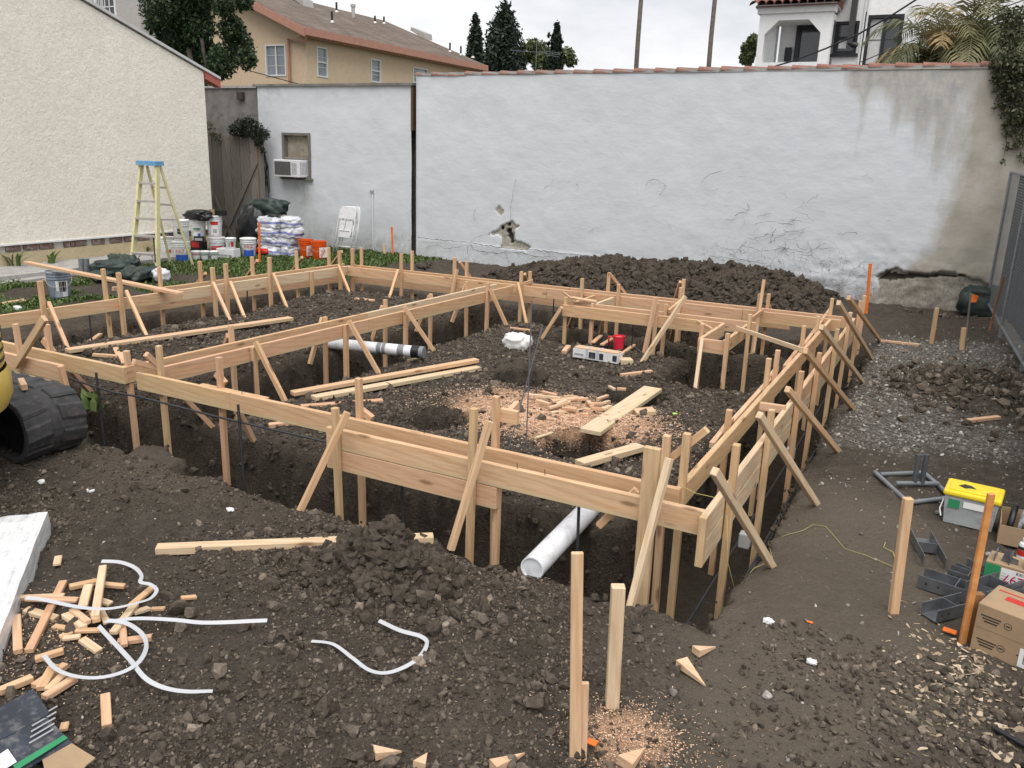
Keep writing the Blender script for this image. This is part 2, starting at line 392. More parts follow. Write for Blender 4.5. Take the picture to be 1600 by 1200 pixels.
GRASS = leaf_mat('grass_leaf', [(0, (.045, .075, .018)), (.6, (.095, .150, .038)), (1, (.18, .235, .085))])
PALM = leaf_mat('palm_frond', [(0, (.06, .075, .03)), (.45, (.14, .15, .07)), (.75, (.27, .24, .12)), (1, (.36, .25, .11))])
IVY = leaf_mat('ivy_leaf', [(0, (.030, .042, .016)), (.5, (.085, .095, .045)), (1, (.20, .185, .11))])
VINE = leaf_mat('dry_vine_leaf', [(0, (.012, .018, .010)), (.6, (.035, .045, .022)), (1, (.09, .09, .06))])
BARK = pmat('bark', (.06, .05, .042), .9, .4, 8, .6, 30)
PALMBARK = pmat('palm_bark', (.16, .13, .11), .9, .25, 5, .4, 20)

WHITEP = pmat('white_paint', (.70, .70, .70), .55, .06, 8)
PLASTW = pmat('white_plastic', (.72, .73, .74), .35, .04, 10, dirt=(.32, .30, .27, .5))
PLASTG = pmat('grey_plastic', (.24, .28, .34), .35, .06, 10, dirt=(.5, .5, .5, .5))
PLASTO = pmat('orange_plastic', (.72, .10, .012), .32, .06, 10, dirt=(.35, .10, .03, .5))
PLASTY = pmat('yellow_plastic', (.80, .60, .03), .35, .07, 12, dirt=(.5, .38, .05, .5))
BLACKP = pmat('black_plastic', (.012, .012, .013), .35, .2, 8)
BLACK = pmat('black_paint', (.012, .013, .016), .4, .1, 8)
RUBBER = pmat('rubber', (.042, .043, .046), .75, .35, 9, .5, 80, dirt=(.10, .088, .075, .8))
YELLOWM = pmat('yellow_machine_paint', (.62, .45, .10), .4, .1, 3, dirt=(.30, .24, .12, .6))
STEEL = pmat('galvanised_steel', (.20, .21, .225), .34, .25, 14, .05, 80, metal=.65)
STEELD = pmat('dull_pipe', (.24, .26, .28), .5, .15, 14, metal=.5)
REBAR = pmat('rebar', (.035, .035, .04), .6, .3, 20)
RODS = pmat('grey_rod', (.16, .17, .19), .55, .2, 20, metal=.3)
CARD = pmat('cardboard', (.34, .235, .14), .8, .07, 5, .1, 120, dirt=(.2, .15, .10, .35))
CARDD = pmat('cardboard_dark_print', (.028, .034, .048), .55, .25, 8, dirt=(.25, .24, .23, .6))
GREENPR = pmat('green_print', (.03, .24, .10), .5, .1, 8)
REDP = pmat('red_print', (.50, .028, .022), .5, .1, 8)
BLUEP = pmat('blue_print', (.03, .10, .46), .5, .1, 8)
GREYP = pmat('grey_print', (.32, .32, .33), .6, .1, 8)
DARKP = pmat('dark_print', (.035, .03, .027), .7, .1, 8)
PAPER = pmat('paper_label', (.76, .76, .75), .6, .04, 8)
REDPL = pmat('red_plastic', (.62, .025, .055), .3, .06, 8)
PVC = pmat('white_pvc', (.74, .76, .80), .3, .05, 4, dirt=(.36, .33, .30, .5))
TAPEG = pmat('grey_tape', (.20, .21, .22), .5, .1, 10)
GREENT = pmat('dark_green_tarp', (.030, .045, .040), .5, .35, 5, .4, 30)
BLACKBAG = pmat('black_bag', (.010, .011, .013), .28, .3, 6, .5, 25)
LADY = pmat('pale_yellow_fibreglass', (.66, .61, .34), .45, .08, 8, dirt=(.4, .36, .22, .5))
LADB = pmat('blue_ladder_cap', (.12, .33, .55), .4, .1, 10, dirt=(.5, .5, .5, .6))
ALUM = pmat('aluminium', (.48, .46, .43), .45, .1, 10, metal=.5)
CONC = pmat('concrete', (.36, .35, .335), .9, .18, 3, .3, 60, dirt=(.16, .15, .13, .7))
CONCD = pmat('old_concrete', (.19, .18, .165), .92, .25, 2.5, .5, 40, dirt=(.09, .082, .07, .8))
GLASS = pmat('window_glass', (.20, .23, .25), .08, .35, 1.2, spec=.8)
GLASSD = pmat('dark_window_glass', (.018, .02, .026), .06, .5, 1.5, spec=.9)
CURT = pmat('curtain', (.55, .55, .53), .8, .1, 10)
STRAP = pmat('white_strap', (.47, .48, .50), .35, .03, 10)
SALMON = pmat('salmon_trim', (.42, .215, .155), .6, .1, 6)
TERRA = pmat('terracotta', (.24, .115, .085), .8, .28, 7, .3, 60, dirt=(.16, .09, .06, .7), rnd=40)
def stucco(name, col, bs=26, bst=.45, var=.06, stain=(.45, .42, .36), stainamt=.35):
    mt, t, b = newmat(name); v = coords(t); big = noise(t, v, .7, 5, .55); mid = noise(t, v, 7, 5, .6)
    tex = N(t, 'ShaderNodeTexNoise', Scale=bs, Detail=6.0, Roughness=.68, Distortion=.6); L(t, v, tex.inputs['Vector']); h = tex.outputs['Fac']
    c = ramp(t, mid, [(.3, tuple(k*(1-var) for k in col)), (.7, tuple(min(1, k*(1+var)) for k in col))])
    c = mixc(t, ramp(t, big, [(.42, (0, 0, 0)), (.75, (stainamt,)*3)]), c, stain)
    c = mixc(t, ramp(t, h, [(.32, (.34, .34, .34)), (.5, (0, 0, 0))]), c, tuple(k*.74 for k in col))
    L(t, c, b.inputs['Base Color']); b.inputs['Roughness'].default_value = .93; b.inputs['Specular IOR Level'].default_value = .15
    bump(t, b, ramp(t, h, [(.36, (0, 0, 0)), (.6, (1, 1, 1))]), bst, .012); return mt
STUCCO = stucco('cream_stucco', (.84, .795, .70), 15, .48, .07, (.77, .71, .615), .5)
STUCF = stucco('yellowed_stucco', (.54, .45, .29), 15, .5, .06, (.40, .33, .2), .5)
APT = stucco('tan_stucco', (.64, .50, .355), 8, .12, .05, (.56, .43, .30), .5)
GREYST = stucco('grey_stucco', (.42, .40, .385), 10, .15)
SPAN = stucco('white_stucco', (.84, .84, .84), 12, .15, .04, (.66, .66, .66), .3)
# ------------------------------------------------------------------ the ground
TR = [  # trenches u0,u1,v0,v1,depth
    (-8.2, -3.3, -.30, .20, .80), (-3.5, .43, -.52, .20, .80), (-.33, .43, -.6, 6.7, .75), (-7.95, .4, 5.62, 6.68, .58), (-7.95, -6.85, -.6, 6.7, .58),
    (-4.70, -4.03, -.5, 6.2, .55), (-3.05, -.2, 4.84, 5.5, .5), (-1.35, -.42, 3.82, 4.9, .5)]
HOLES = [(-2.6, 1.62, .25, .9), (-2.65, 3.25, .29, .9), (-1.42, 3.22, .27, .9), (-1.26, 1.66, .30, .9), (-5.6, 3.6, .0, .0)]
sil = [(650, 400), (690, 402), (760, 411), (800, 412), (860, 406), (920, 401), (1000, 403), (1080, 408), (1150, 415), (1220, 428), (1270, 445), (1300, 458), (1335, 476), (1400, 488), (1545, 486)]
_b = [PV(x, y, 9.85) for x, y in sil]; BU = np.array([p.x for p in _b]); BZ = np.array([p.z for p in _b])-.11
pile = A(592, 897); rpile = A(1535, 622); lm = A(70, 735); lm2 = A(215, 770)
def berm(u, v):
    h = np.interp(u, BU, BZ, left=0, right=BZ[-1]); h = np.where(u < BU[0], h*sstep(BU[0]-.8, BU[0], u), h)
    prof = sstep(7.7, 9.6, v)*(1-.12*sstep(9.9, 10.5, v))
    return np.maximum(h, 0)*prof*sstep(-9.2, -8.3, u)
def trench_s(u, v):
    wu = u+(fbm(u*3.1, v*3.1, 3, 40)-.5)*.22+(vnoise(u*13, v*13, 44)-.5)*.05; wv = v+(fbm(u*3.1, v*3.1, 3, 60)-.5)*.22+(vnoise(u*13, v*13, 47)-.5)*.05
    z = np.zeros_like(u); s_all = np.full_like(u, -9.)
    for (a, b, c, d, dep) in TR:
        s_ = np.minimum(np.minimum(wu-a, b-wu), np.minimum(wv-c, d-wv)); s_all = np.maximum(s_all, s_)
        z = np.minimum(z, -dep*(.86*sstep(-.01, .05, s_)+.14*sstep(.0, .3, s_)))
    for (a, b, r_, dep) in HOLES:
        if r_ <= 0: continue
        s_ = r_-np.sqrt((wu-a)**2+(wv-b)**2); s_all = np.maximum(s_all, s_)
        z = np.minimum(z, -dep*(.9*sstep(-.03, .06, s_)+.1*sstep(0, .2, s_)))
    return z, s_all
def g2(u, v, p, su, sv): return np.exp(-((u-p.x)/su)**2-((v-p.y)/sv)**2)
def masks(u, v):
    n = fbm(u*1.3, v*1.3, 4, 5)
    # gravel apron beyond the right-hand form
    gr = sstep(.35, .6, u)*sstep(2.0, 3.4, v+(n-.5)*2)*(1-sstep(7.0, 8.0, v+(n-.5)))*(1-.9*np.clip(g2(u, v, rpile, .75, .9)*1.4, 0, 1))*(1-sstep(1.7, 2.1, u))
    c1 = A(865, 645); c2 = A(975, 1150); c3 = A(100, 990)
    sw = np.clip(g2(u, v, c1, .95, .62)*1.6*(.6+.9*(n-.2)), 0, 1)+.75*np.clip(g2(u, v, c2, .26, .24), 0, 1)*(.4+n)+.40*g2(u, v, c3, .4, .25)
    tf = np.maximum(sstep(-7.95, -8.5, u+(n-.5)*.9)*sstep(3.9, 4.9, v+(n-.5)*2.0), sstep(-8.8, -9.6, u+(n-.5)*1.2)*sstep(1.5, 2.5, v)*(n > .42))*(1-sstep(-9.2, -8.2, u)*sstep(7.2, 8.2, v)*sstep(9.6, 9.0, v))
    bare = A(330, 438); tf = tf*(1-np.clip(1.5*g2(u, v, bare, 1.1, .55), 0, 1))
    c4 = A(1290, 900); c5 = A(1230, 1120); dry = np.clip(2.0*g2(u, v, c4, .60, 1.3)+.9*g2(u, v, c5, .45, .6)+.8*g2(u, v, A(180, 720), .9, .35)+.5*g2(u, v, A(690, 1090), .4, .3), 0, 1)*(.5+.7*n)
    return gr, np.clip(sw, 0, 1), np.clip(tf, 0, 1), dry
def gz(u, v, detail=True):
    u = np.asarray(u, float); v = np.asarray(v, float)
    z, s_ = trench_s(u, v); out = 1-sstep(-.02, .06, s_)
    gr, sw, tf, dry = masks(u, v); smooth = 1-.75*dry
    b = (fbm(u*.8, v*.8, 3, 1)-.5)*.10+(fbm(u*3.6, v*3.6, 3, 2)-.5)*.065*smooth
    if detail: b = b+((fbm(u*11, v*11, 3, 3)-.5)*.045+(fbm(u*26, v*26, 2, 4)-.5)*.020)*smooth
    b = b*(1-.5*gr)*(1-.6*tf)
    rag = (fbm(u*5, v*5, 4, 12)-.5)
    mound = .33*g2(u, v, pile, .26, .18)*(1+.9*rag)+.17*g2(u, v, rpile, .7, .75)*(1+rag)+.03*g2(u, v, lm2, .6, .4)
    for (ha, hb, hr, hd) in HOLES[:4]: mound = mound-.10*np.exp(-((u-ha-.03)/(hr*1.15))**2-((v-hb+.16)/(hr*1.0))**2)
    mound = mound+.26*g2(u, v, A(1470, 468), 1.0, .55)*(1+rag)+.07*g2(u, v, A(1560, 560), .5, 1.2)
    mound = mound+.12*sstep(-4.55, -4.95, u)*sstep(-7.3, -6.9, u)*sstep(.0, .5, v)*sstep(6.0, 5.5, v)
    bm_ = berm(u, v); bm_ = bm_*(1+.55*rag*sstep(.05, .3, bm_))+sstep(.05, .3, bm_)*(fbm(u*9, v*9, 3, 14)-.5)*.12
    fade = np.exp(-np.maximum(0, np.maximum(np.abs(u+3)-14, np.abs(v-3)-13))/6)
    wallr = (fbm(u*9+v*3, v*9-u*3, 3, 21)-.5)*.07*(1-out)
    return (b+mound+bm_)*out*fade+z-.035*sstep(-.22, 0, s_)*out+wallr
def g1(u, v): return float(gz(np.array([u]), np.array([v]))[0])
def G(x, y, it=6):
    """where the sight line meets the ground"""
    z = 0.0
    for _ in range(it):
        p = A(x, y, z); z2 = float(gz(np.array([p.x]), np.array([p.y]), False)[0]); z = max(-.12, z2)
    p = A(x, y, z); return Vector((p.x, p.y, g1(p.x, p.y) if z > -.1 else z))
def axis(segs):
    o = []
    for a, b, st in segs: o += list(np.arange(a, b-1e-6, st))
    return np.array(o)
geo = lambda s_, e_, n: list(np.geomspace(s_, e_, n))
us = np.array(sorted([-13.0-k for k in geo(.3, 400, 14)]))
us = np.concatenate([us, axis([(-13, -8.4, .07), (-8.4, -5.2, .036), (-5.2, 1.9, .027), (1.9, 3.4, .06)]), 3.4+np.array(geo(.2, 400, 14))])
vs_ = np.concatenate([np.array(sorted([-3.4-k for k in geo(.2, 400, 12)])), axis([(-3.4, .8, .024), (.8, 6.8, .034), (6.8, 10.9, .05)]), 10.9+np.array(geo(.2, 600, 14))])
UU, VV = np.meshgrid(us, vs_, indexing='xy'); nu, nv = len(us), len(vs_)
ZZ = gz(UU, VV)
jx = (vnoise(UU*31, VV*31, 71)-.5)*.014; jy = (vnoise(UU*31, VV*31, 72)-.5)*.014
idx = np.arange(nu*nv).reshape(nv, nu)
F = np.stack([idx[:-1, :-1], idx[:-1, 1:], idx[1:, 1:], idx[1:, :-1]], -1).reshape(-1, 4)
gr, sw, tf, dry = masks(UU, VV); s_t = trench_s(UU, VV)[1]; sw = sw*(1-sstep(-.05, .02, s_t)); gr = gr*(1-sstep(-.05, .02, s_t))
dark = np.clip(sstep(-.03, .1, s_t)+.8*sstep(.1, .35, berm(UU, VV))+.7*g2(UU, VV, pile, .5, .32)+.8*g2(UU, VV, rpile, .7, .8), 0, 1)  # fresh-dug soil, plus painted-in shade inside trenches and holes
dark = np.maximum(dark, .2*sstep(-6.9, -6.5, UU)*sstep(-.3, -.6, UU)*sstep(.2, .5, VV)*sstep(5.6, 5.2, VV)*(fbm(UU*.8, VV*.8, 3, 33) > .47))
far = (np.abs(UU+3) > 14) | (np.abs(VV-3) > 13)
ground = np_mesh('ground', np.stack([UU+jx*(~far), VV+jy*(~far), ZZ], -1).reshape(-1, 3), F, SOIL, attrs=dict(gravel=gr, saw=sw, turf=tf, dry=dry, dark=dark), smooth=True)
tag(ground, kind='structure')

# loose clods, stones, chips
def ico():
    p = (1+5**.5)/2; v = np.array([(-1, p, 0), (1, p, 0), (-1, -p, 0), (1, -p, 0), (0, -1, p), (0, 1, p), (0, -1, -p), (0, 1, -p), (p, 0, -1), (p, 0, 1), (-p, 0, -1), (-p, 0, 1)])
    f = np.array([(0, 11, 5), (0, 5, 1), (0, 1, 7), (0, 7, 10), (0, 10, 11), (1, 5, 9), (5, 11, 4), (11, 10, 2), (10, 7, 6), (7, 1, 8), (3, 9, 4), (3, 4, 2), (3, 2, 6), (3, 6, 8), (3, 8, 9), (4, 9, 5), (2, 4, 11), (6, 2, 10), (8, 6, 7), (9, 8, 1)])
    return v/np.linalg.norm(v[0]), f
def ico2():
    v, f = ico(); v = list(map(tuple, v)); cache = {}; nf = []
    def mid(a, b):
        k = (min(a, b), max(a, b))
        if k not in cache:
            p = (np.array(v[a])+np.array(v[b]))/2; v.append(tuple(p/np.linalg.norm(p))); cache[k] = len(v)-1
        return cache[k]
    for a, b, c in f:
        x, y, z = mid(a, b), mid(b, c), mid(c, a); nf += [(a, x, z), (b, y, x), (c, z, y), (x, y, z)]
    return np.array(v), np.array(nf)
def rotmats(n, tilt=math.pi):
    a = rng.uniform(0, 2*math.pi, n); b = rng.uniform(-tilt, tilt, n); c = rng.uniform(-tilt, tilt, n)
    ca, sa, cb, sb, cc, sc = np.cos(a), np.sin(a), np.cos(b), np.sin(b), np.cos(c), np.sin(c); z = np.zeros(n); o = np.ones(n)
    Rz = np.stack([ca, -sa, z, sa, ca, z, z, z, o], -1).reshape(n, 3, 3); Rx = np.stack([o, z, z, z, cb, -sb, z, sb, cb], -1).reshape(n, 3, 3); Ry = np.stack([cc, z, sc, z, o, z, -sc, z, cc], -1).reshape(n, 3, 3)
    return Rz @ Rx @ Ry
def lumps(name, P, S, mat, base='ico', asp=(1, .8, .65), rough=.28, tint=None, tilt=math.pi, parent=None, smooth=False):
    bv, bf = ico() if base == 'ico' else ico2(); n = len(P); k = len(bv)
    sc = np.array(asp)*rng.uniform(.7, 1.3, (n, 3)); V = bv[None]*(1+rng.uniform(-rough, rough, (n, k, 1)))
    if base != 'ico':
        for _ in range(6):     # cut flat facets, as broken soil has
            d = rng.normal(size=(n, 1, 3)); d /= np.linalg.norm(d, axis=2, keepdims=True); h = rng.uniform(.35, .75, (n, 1, 1))
            t_ = (V*d).sum(2, keepdims=True)-h; V = V-np.maximum(t_, 0)*d
    V = V*sc[:, None]*np.asarray(S)[:, None, None]; V = np.einsum('nij,nkj->nki', rotmats(n, tilt), V)+np.asarray(P)[:, None]
    Fc = (bf[None]+(np.arange(n)*k)[:, None, None]).reshape(-1, 3)
    ti = rng.uniform(0, 1, n) if tint is None else (rng.uniform(0, .22, n) if isinstance(tint, str) else tint)
    if mat is PEBBLE and n > 5000: ti = ti**1.8
    o = np_mesh(name, V.reshape(-1, 3), Fc, mat, parent, smooth, dict(tint=np.repeat(ti, k))); return tag(o, kind='stuff')
def scatter(n, u0, u1, v0, v1, dens=None):
    u = rng.uniform(u0, u1, n); v = rng.uniform(v0, v1, n); keep = trench_s(u, v)[1] < -.03
    if dens is not None: keep &= rng.uniform(0, 1, n) < dens(u, v)
    return u[keep], v[keep]
def fieldv(u, v):
    gr, sw, tf, dry = masks(u, v); n = fbm(u*1.1, v*1.1, 3, 81)
    return np.clip(.15+1.5*(n-.3), .05, 1)*(1-.85*dry)*(1-.8*sw)*(1-tf)*(1-.5*gr)
def infov(u, v):
    d = np.stack([u-CAM.x, v-CAM.y], -1); k = d @ np.array([cf.x, cf.y]); s_ = d @ np.array([cr.x, cr.y])
    return (k > .8) & (np.abs(s_) < k*.78+.4)
def put(name, n, box, size, base, dens, sink=.35, mat=None, label=None, **kw):
    u, v = scatter(n, *box, dens); q = infov(u, v); u, v = u[q], v[q]; s_ = size(len(u)); z = gz(u, v)+s_*(.65-sink)
    o = lumps(name, np.stack([u, v, z], -1), s_, mat or CLOD, base, **kw)
    if label: tag(o, label, 'soil')
    return o
ln_ = lambda lo, hi, p=2.2: (lambda n: lo+(hi-lo)*rng.uniform(0, 1, n)**p)
put('soil_crumbs', 170000, (-5.5, 2.2, -3.3, -.5), ln_(.0028, .013, 2.6), 'ico', lambda u, v: fieldv(u, v), label='fine crumbs of dark soil over the near yard')
put('soil_clods', 13000, (-5.5, 2.2, -3.3, -.5), ln_(.010, .038, 3.6), 'ico', lambda u, v: fieldv(u, v)**1.3, rough=.36, asp=(1, .85, .7), label='broken clods of dark soil over the near yard')
big = lambda u, v: .25+.75*np.clip(g2(u, v, A(90, 1080), 1.0, .5)+g2(u, v, A(300, 960), .6, .4), 0, 1)
put('soil_lumps', 75, (-4, 1.4, -3.0, -.7), ln_(.035, .065, 2.2), 'ico2', big, asp=(1.05, .9, .7), rough=.10, label='large loose lumps of dark soil in the near yard')
pil = lambda u, v: np.clip(g2(u, v, pile, .32, .22)*1.25, 0, 1)
put('soil_heap_clods', 7000, (pile.x-.8, pile.x+.8, pile.y-.55, pile.y+.45), ln_(.008, .050, 3.0), 'ico', pil, asp=(1, .85, .75), rough=.34, tint='dark', label='clods heaped over the pale lumber by the near trench')
put('yard_crumbs', 60000, (-7.0, .0, .1, 6.2), ln_(.006, .026, 2.6), 'ico', lambda u, v: (.35+.65*fbm(u*1.4, v*1.4, 3, 82))*(1-.9*masks(u, v)[1]), label='crumbled soil inside the form lines')
put('yard_clods', 1300, (-7.0, .0, .1, 6.2), ln_(.02, .065, 2.5), 'ico', lambda u, v: fbm(u*1.4, v*1.4, 3, 82), rough=.36, label='scattered soil clods inside the form lines')
bd = lambda u, v: np.clip(berm(u, v)*3.2, 0, 1)
put('berm_clods', 30000, (-8.8, .6, 7.6, 10.42), ln_(.012, .085, 3.4), 'ico', bd, sink=.25, rough=.36, asp=(1, .85, .75), tint='dark', label='clods of the excavated dirt bank along the long wall')
rd = lambda u, v: np.clip(g2(u, v, rpile, .75, .9)*1.3+.5*g2(u, v, A(1470, 480), 1.2, .7), 0, 1)
put('spoil_clods', 5000, (.6, 2.4, 2.2, 10.2), ln_(.012, .06, 2.6), 'ico', rd, rough=.36, label='dark dumped soil beside the chain link fence')
def trench_clods(n):
    us_, vs2, zs2, ss2 = [], [], [], []
    u = rng.uniform(-8.2, .7, n); v = rng.uniform(-.9, 6.9, n); _, s_ = trench_s(u, v); k = (s_ > .0) & (s_ < .05) & infov(u, v); u, v = u[k], v[k]
    zg = gz(u, v); z = rng.uniform(-.78, -.03, len(u)); k = z < .02; u, v, z = u[k], v[k], z[k]; s2 = .006+.022*rng.uniform(0, 1, len(u))**2.5
    o = lumps('trench_wall_clods', np.stack([u, v, z], -1), s2, CLOD, 'ico', (1, 1, .85), .36, tint=rng.uniform(0, .15, len(u))); tag(o, 'ragged broken soil in the trench walls', 'soil')  # low tints: moist subsoil with the trench shade painted in
trench_clods(140000)
gd = lambda u, v: masks(u, v)[0]*.9+.03
put('gravel', 12000, (.35, 2.1, .8, 9.0), ln_(.005, .020, 2.5), 'ico', gd, mat=PEBBLE, sink=.3, label='pale gravel strewn along the outer form line')
put('pebbles', 2600, (-4.5, 2.2, -3.2, 3), ln_(.004, .013, 2), 'ico', lambda u, v: .35+.5*sstep(.2, 1.0, u), mat=PEBBLE, sink=.2, label='small pale stones dotted over the soil')
BOULD = [(1004, 962, .050, 'big dark soil lump at the foot of the corner brace'), (283, 962, .062, 'fist sized dark soil lump pinning the white strap'), (258, 938, .045, 'dark soil lump just behind the strap crossing'),
    (1198, 1090, .024, 'pale grey stone lying alone on the trodden soil'), (835, 1112, .050, 'round dark soil lump near the foot of the tall thin stake'), (505, 1115, .050, 'solitary large soil lump below the curled strap'),
    (545, 1050, .022, 'small soil lump under the bottom of the curled strap'), (1057, 1052, .032, 'grey soil lump beside the split wedge of wood'), (1052, 1088, .022, 'small grey stone below the split wedge of wood')]
for i, (x, y, s_, lb) in enumerate(BOULD):
    p = G(x, y); o = lumps('soil_lump', np.array([[p.x, p.y, p.z+s_*.55]]), np.array([s_]), PEBBLE if i in (3, 8) else CLOD, 'ico2', (1.2, .9, .7), .10, tint=np.array([.9 if i == 3 else .4]))
    del o['kind']; tag(o, lb, 'soil lump')
def flakes(name, n, ctr, su, sv, ln, wd, mat, label, tilt=.35, dens=None, zoff=.004, thick=.0):
    u = rng.normal(ctr.x, su, n); v = rng.normal(ctr.y, sv, n); k = trench_s(u, v)[1] < .0; u, v = u[k], v[k]; n = len(u)
    l = rng.uniform(*ln, n)/2; w = rng.uniform(*wd, n)/2; th = np.maximum(w*.35, .0008)
    b = np.array([(a, c, d) for a in (-1, 1) for c in (-1, 1) for d in (-1, 1)], float); f = np.array([(0, 1, 3, 2), (4, 6, 7, 5), (0, 4, 5, 1), (2, 3, 7, 6), (0, 2, 6, 4), (1, 5, 7, 3)])
    V = b[None]*np.stack([l, w, th], -1)[:, None]*(1+rng.uniform(-.3, .3, (n, 8, 3))); V = np.einsum('nij,nkj->nki', rotmats(n, tilt), V)
    V += np.stack([u, v, gz(u, v)+zoff+th], -1)[:, None]
    o = np_mesh(name, V.reshape(-1, 3), (f[None]+(np.arange(n)*8)[:, None, None]).reshape(-1, 4), mat, attrs=dict(tint=np.repeat(rng.uniform(0, 1, n), 8)))
    return tag(o, label, 'debris', kind='stuff')
flakes('sawdust', 26000, A(868, 648), .50, .33, (.004, .016), (.003, .008), SAWD, 'pink sawdust spread under the cut offcuts inside the forms')
flakes('sawdust', 1500, A(985, 1150), .15, .11, (.003, .009), (.002, .004), SAWD, 'patch of pale sawdust beside the tall square stake')
flakes('sawdust', 900, A(60, 1000), .3, .18, (.003, .010), (.002, .004), SAWD, 'thin sawdust dusting beneath the offcut heap')
_n = 480; _c = A(1500, 1075); _u = rng.normal(_c.x, .13, _n)+.06*rng.normal(size=_n); _v = rng.normal(_c.y, .24, _n); _s = .003+.013*rng.uniform(0, 1, _n)**2
tag(lumps('wood_chips', np.stack([_u, _v, gz(_u, _v)+_s*.3], -1), _s, CHIP, 'ico', (1.7, .8, .28), .45, tilt=.5), 'pale splintered wood chips spilled before the cardboard box', 'debris')
put('corner_stones', 9000, (.6, 2.0, -3.2, -.4), ln_(.004, .024, 3.2), 'ico', lambda u, v: .25+.75*np.clip(g2(u, v, A(1440, 1120), .5, .5), 0, 1), rough=.36, label='stony crumbs in the near corner beside the wood chips')
flakes('straw_bits', 900, A(700, 1000), 1.4, .75, (.004, .022), (.0008, .0018), CHIP, 'stray straw and splinters on the near soil')
flakes('straw_bits', 700, A(1420, 640), .5, 1.6, (.008, .04), (.001, .004), CHIP, 'stray straw and splinters on the gravel apron')
# grass and low weeds
def blades(name, n, box, hgt, wid, mat, dens, label, kind='stuff', lean=.6, parent=None, P=None):
    if P is None:
        u = rng.uniform(box[0], box[1], n); v = rng.uniform(box[2], box[3], n); k = (rng.uniform(0, 1, n) < dens(u, v)) & (trench_s(u, v)[1] < -.02); u, v = u[k], v[k]; z = gz(u, v)
    else: u, v, z = P[:, 0], P[:, 1], P[:, 2]
    n = len(u); h = rng.uniform(*hgt, n); w = rng.uniform(*wid, n); a = rng.uniform(0, 2*math.pi, n); ca, sa = np.cos(a), np.sin(a); le = rng.uniform(0, lean, n)*h
    b = np.stack([u, v, z], -1); d = np.stack([ca, sa, 0*a], -1); e_ = np.stack([-sa, ca, 0*a], -1); up = np.array([0, 0, 1.])
    p0 = b-e_*w[:, None]*.5; p1 = b+e_*w[:, None]*.5; m_ = b+d*le[:, None]*.4+up*h[:, None]*.65; t_ = b+d*le[:, None]+up*h[:, None]*.95
    V = np.stack([p0, p1, m_+e_*w[:, None]*.6, t_, m_-e_*w[:, None]*.6], 1)
    Fq = np.array([(0, 1, 2, 4), (4, 2, 3, 3)])
    Ft = np.array([(0, 1, 2), (0, 2, 4), (4, 2, 3)]); Fc = (Ft[None]+(np.arange(n)*5)[:, None, None]).reshape(-1, 3)
    o = np_mesh(name, V.reshape(-1, 3), Fc, mat, parent, attrs=dict(tint=np.repeat(rng.uniform(0, 1, n), 5)))
    return tag(o, label, 'grass', kind=kind) if label else o
blades('grass', 90000, (-12.6, -7.6, 1.6, 10.42), (.012, .065), (.010, .032), GRASS, lambda u, v: masks(u, v)[2]**1.2*np.clip(.25+1.3*(fbm(u*2.2, v*2.2, 3, 84)-.25), 0, 1), 'weedy green grass between the left form and the walls', lean=1.0)
blades('weeds', 1500, (-7.2, -3.6, 7.0, 8.2), (.03, .12), (.01, .03), GRASS, lambda u, v: .7*np.exp(-((u+4.2)/.8)**2)*(v > 7.3)*(v < 8.0), 'green weeds growing at the foot of the dirt bank')
# ------------------------------------------------------------------ the foundation forms
ZT = .42; BH = .14; BT = .038
class Form:
    def __init__(s, label, loc):
        s.t = thing('foundation_form', label, 'formwork', loc, 0, 'wooden foundation forms'); s.n = 0
    def board(s, a, b, zt=ZT, h=BH, mat=None, name='form_board', t=BT):
        a = Vector((a[0], a[1], zt-h/2)); b = Vector((b[0], b[1], zt-h/2))
        return lumber(name, a, b, h, t, s.t, mat or random.choice([WOOD, WOOD, WOOD, WOODP]), side=(0, 0, 1))
    def post(s, line, px, top, off=0.0, zb=-.82, w=.042, t=.04, mat=None, lean=(0, 0)):
        a, b = line; d = Vector((b[0]-a[0], b[1]-a[1], 0)).normalized(); nrm = Vector((-d.y, d.x, 0))*off
        a2 = (a[0]+nrm.x, a[1]+nrm.y); b2 = (b[0]+nrm.x, b[1]+nrm.y)
        p = along(a2, b2, px, ZT); z = ZR(p.x, p.y, top)
        # the eye meets the top on column px only roughly; keep the post upright with a slight natural lean
        lx, ly = lean[0]+random.uniform(-.012, .012), lean[1]+random.uniform(-.012, .012)
        lumber('stake', (p.x-lx*(z-zb), p.y-ly*(z-zb), zb), (p.x+lx*(z-ZT), p.y+ly*(z-ZT), z), w, t, s.t, mat or random.choice([WOOD, WOOD, WOODP, WOOD, WOODY]), side=(d.x, d.y, 0))
        return p, z
    def brace(s, top, foot, w=.040, t=.036, mat=None, side=None, ext=.05):
        top, foot = Vector(top), Vector(foot); d = (foot-top).normalized()
        lumber('brace', top, foot+d*ext, w, t, s.t, mat or random.choice([WOOD, WOOD, WOODP]), side=side or (0, 0, 1))
    def piece(s, a, b, w=.04, t=.036, mat=None, side=None, name='cleat'):
        return lumber(name, a, b, w, t, s.t, mat or random.choice([WOOD, WOODP]), side=side or (0, 0, 1))
def gfoot(x, y, zf=None):
    z = 0.0 if zf is None else zf
    for _ in range(5):
        p = A(x, y, z)
        if zf is not None or float(trench_s(np.array([p.x]), np.array([p.y]))[1][0]) > -.10: break
        z = max(-.03, float(gz(np.array([p.x]), np.array([p.y]), False)[0]))
    return A(x, y, z)
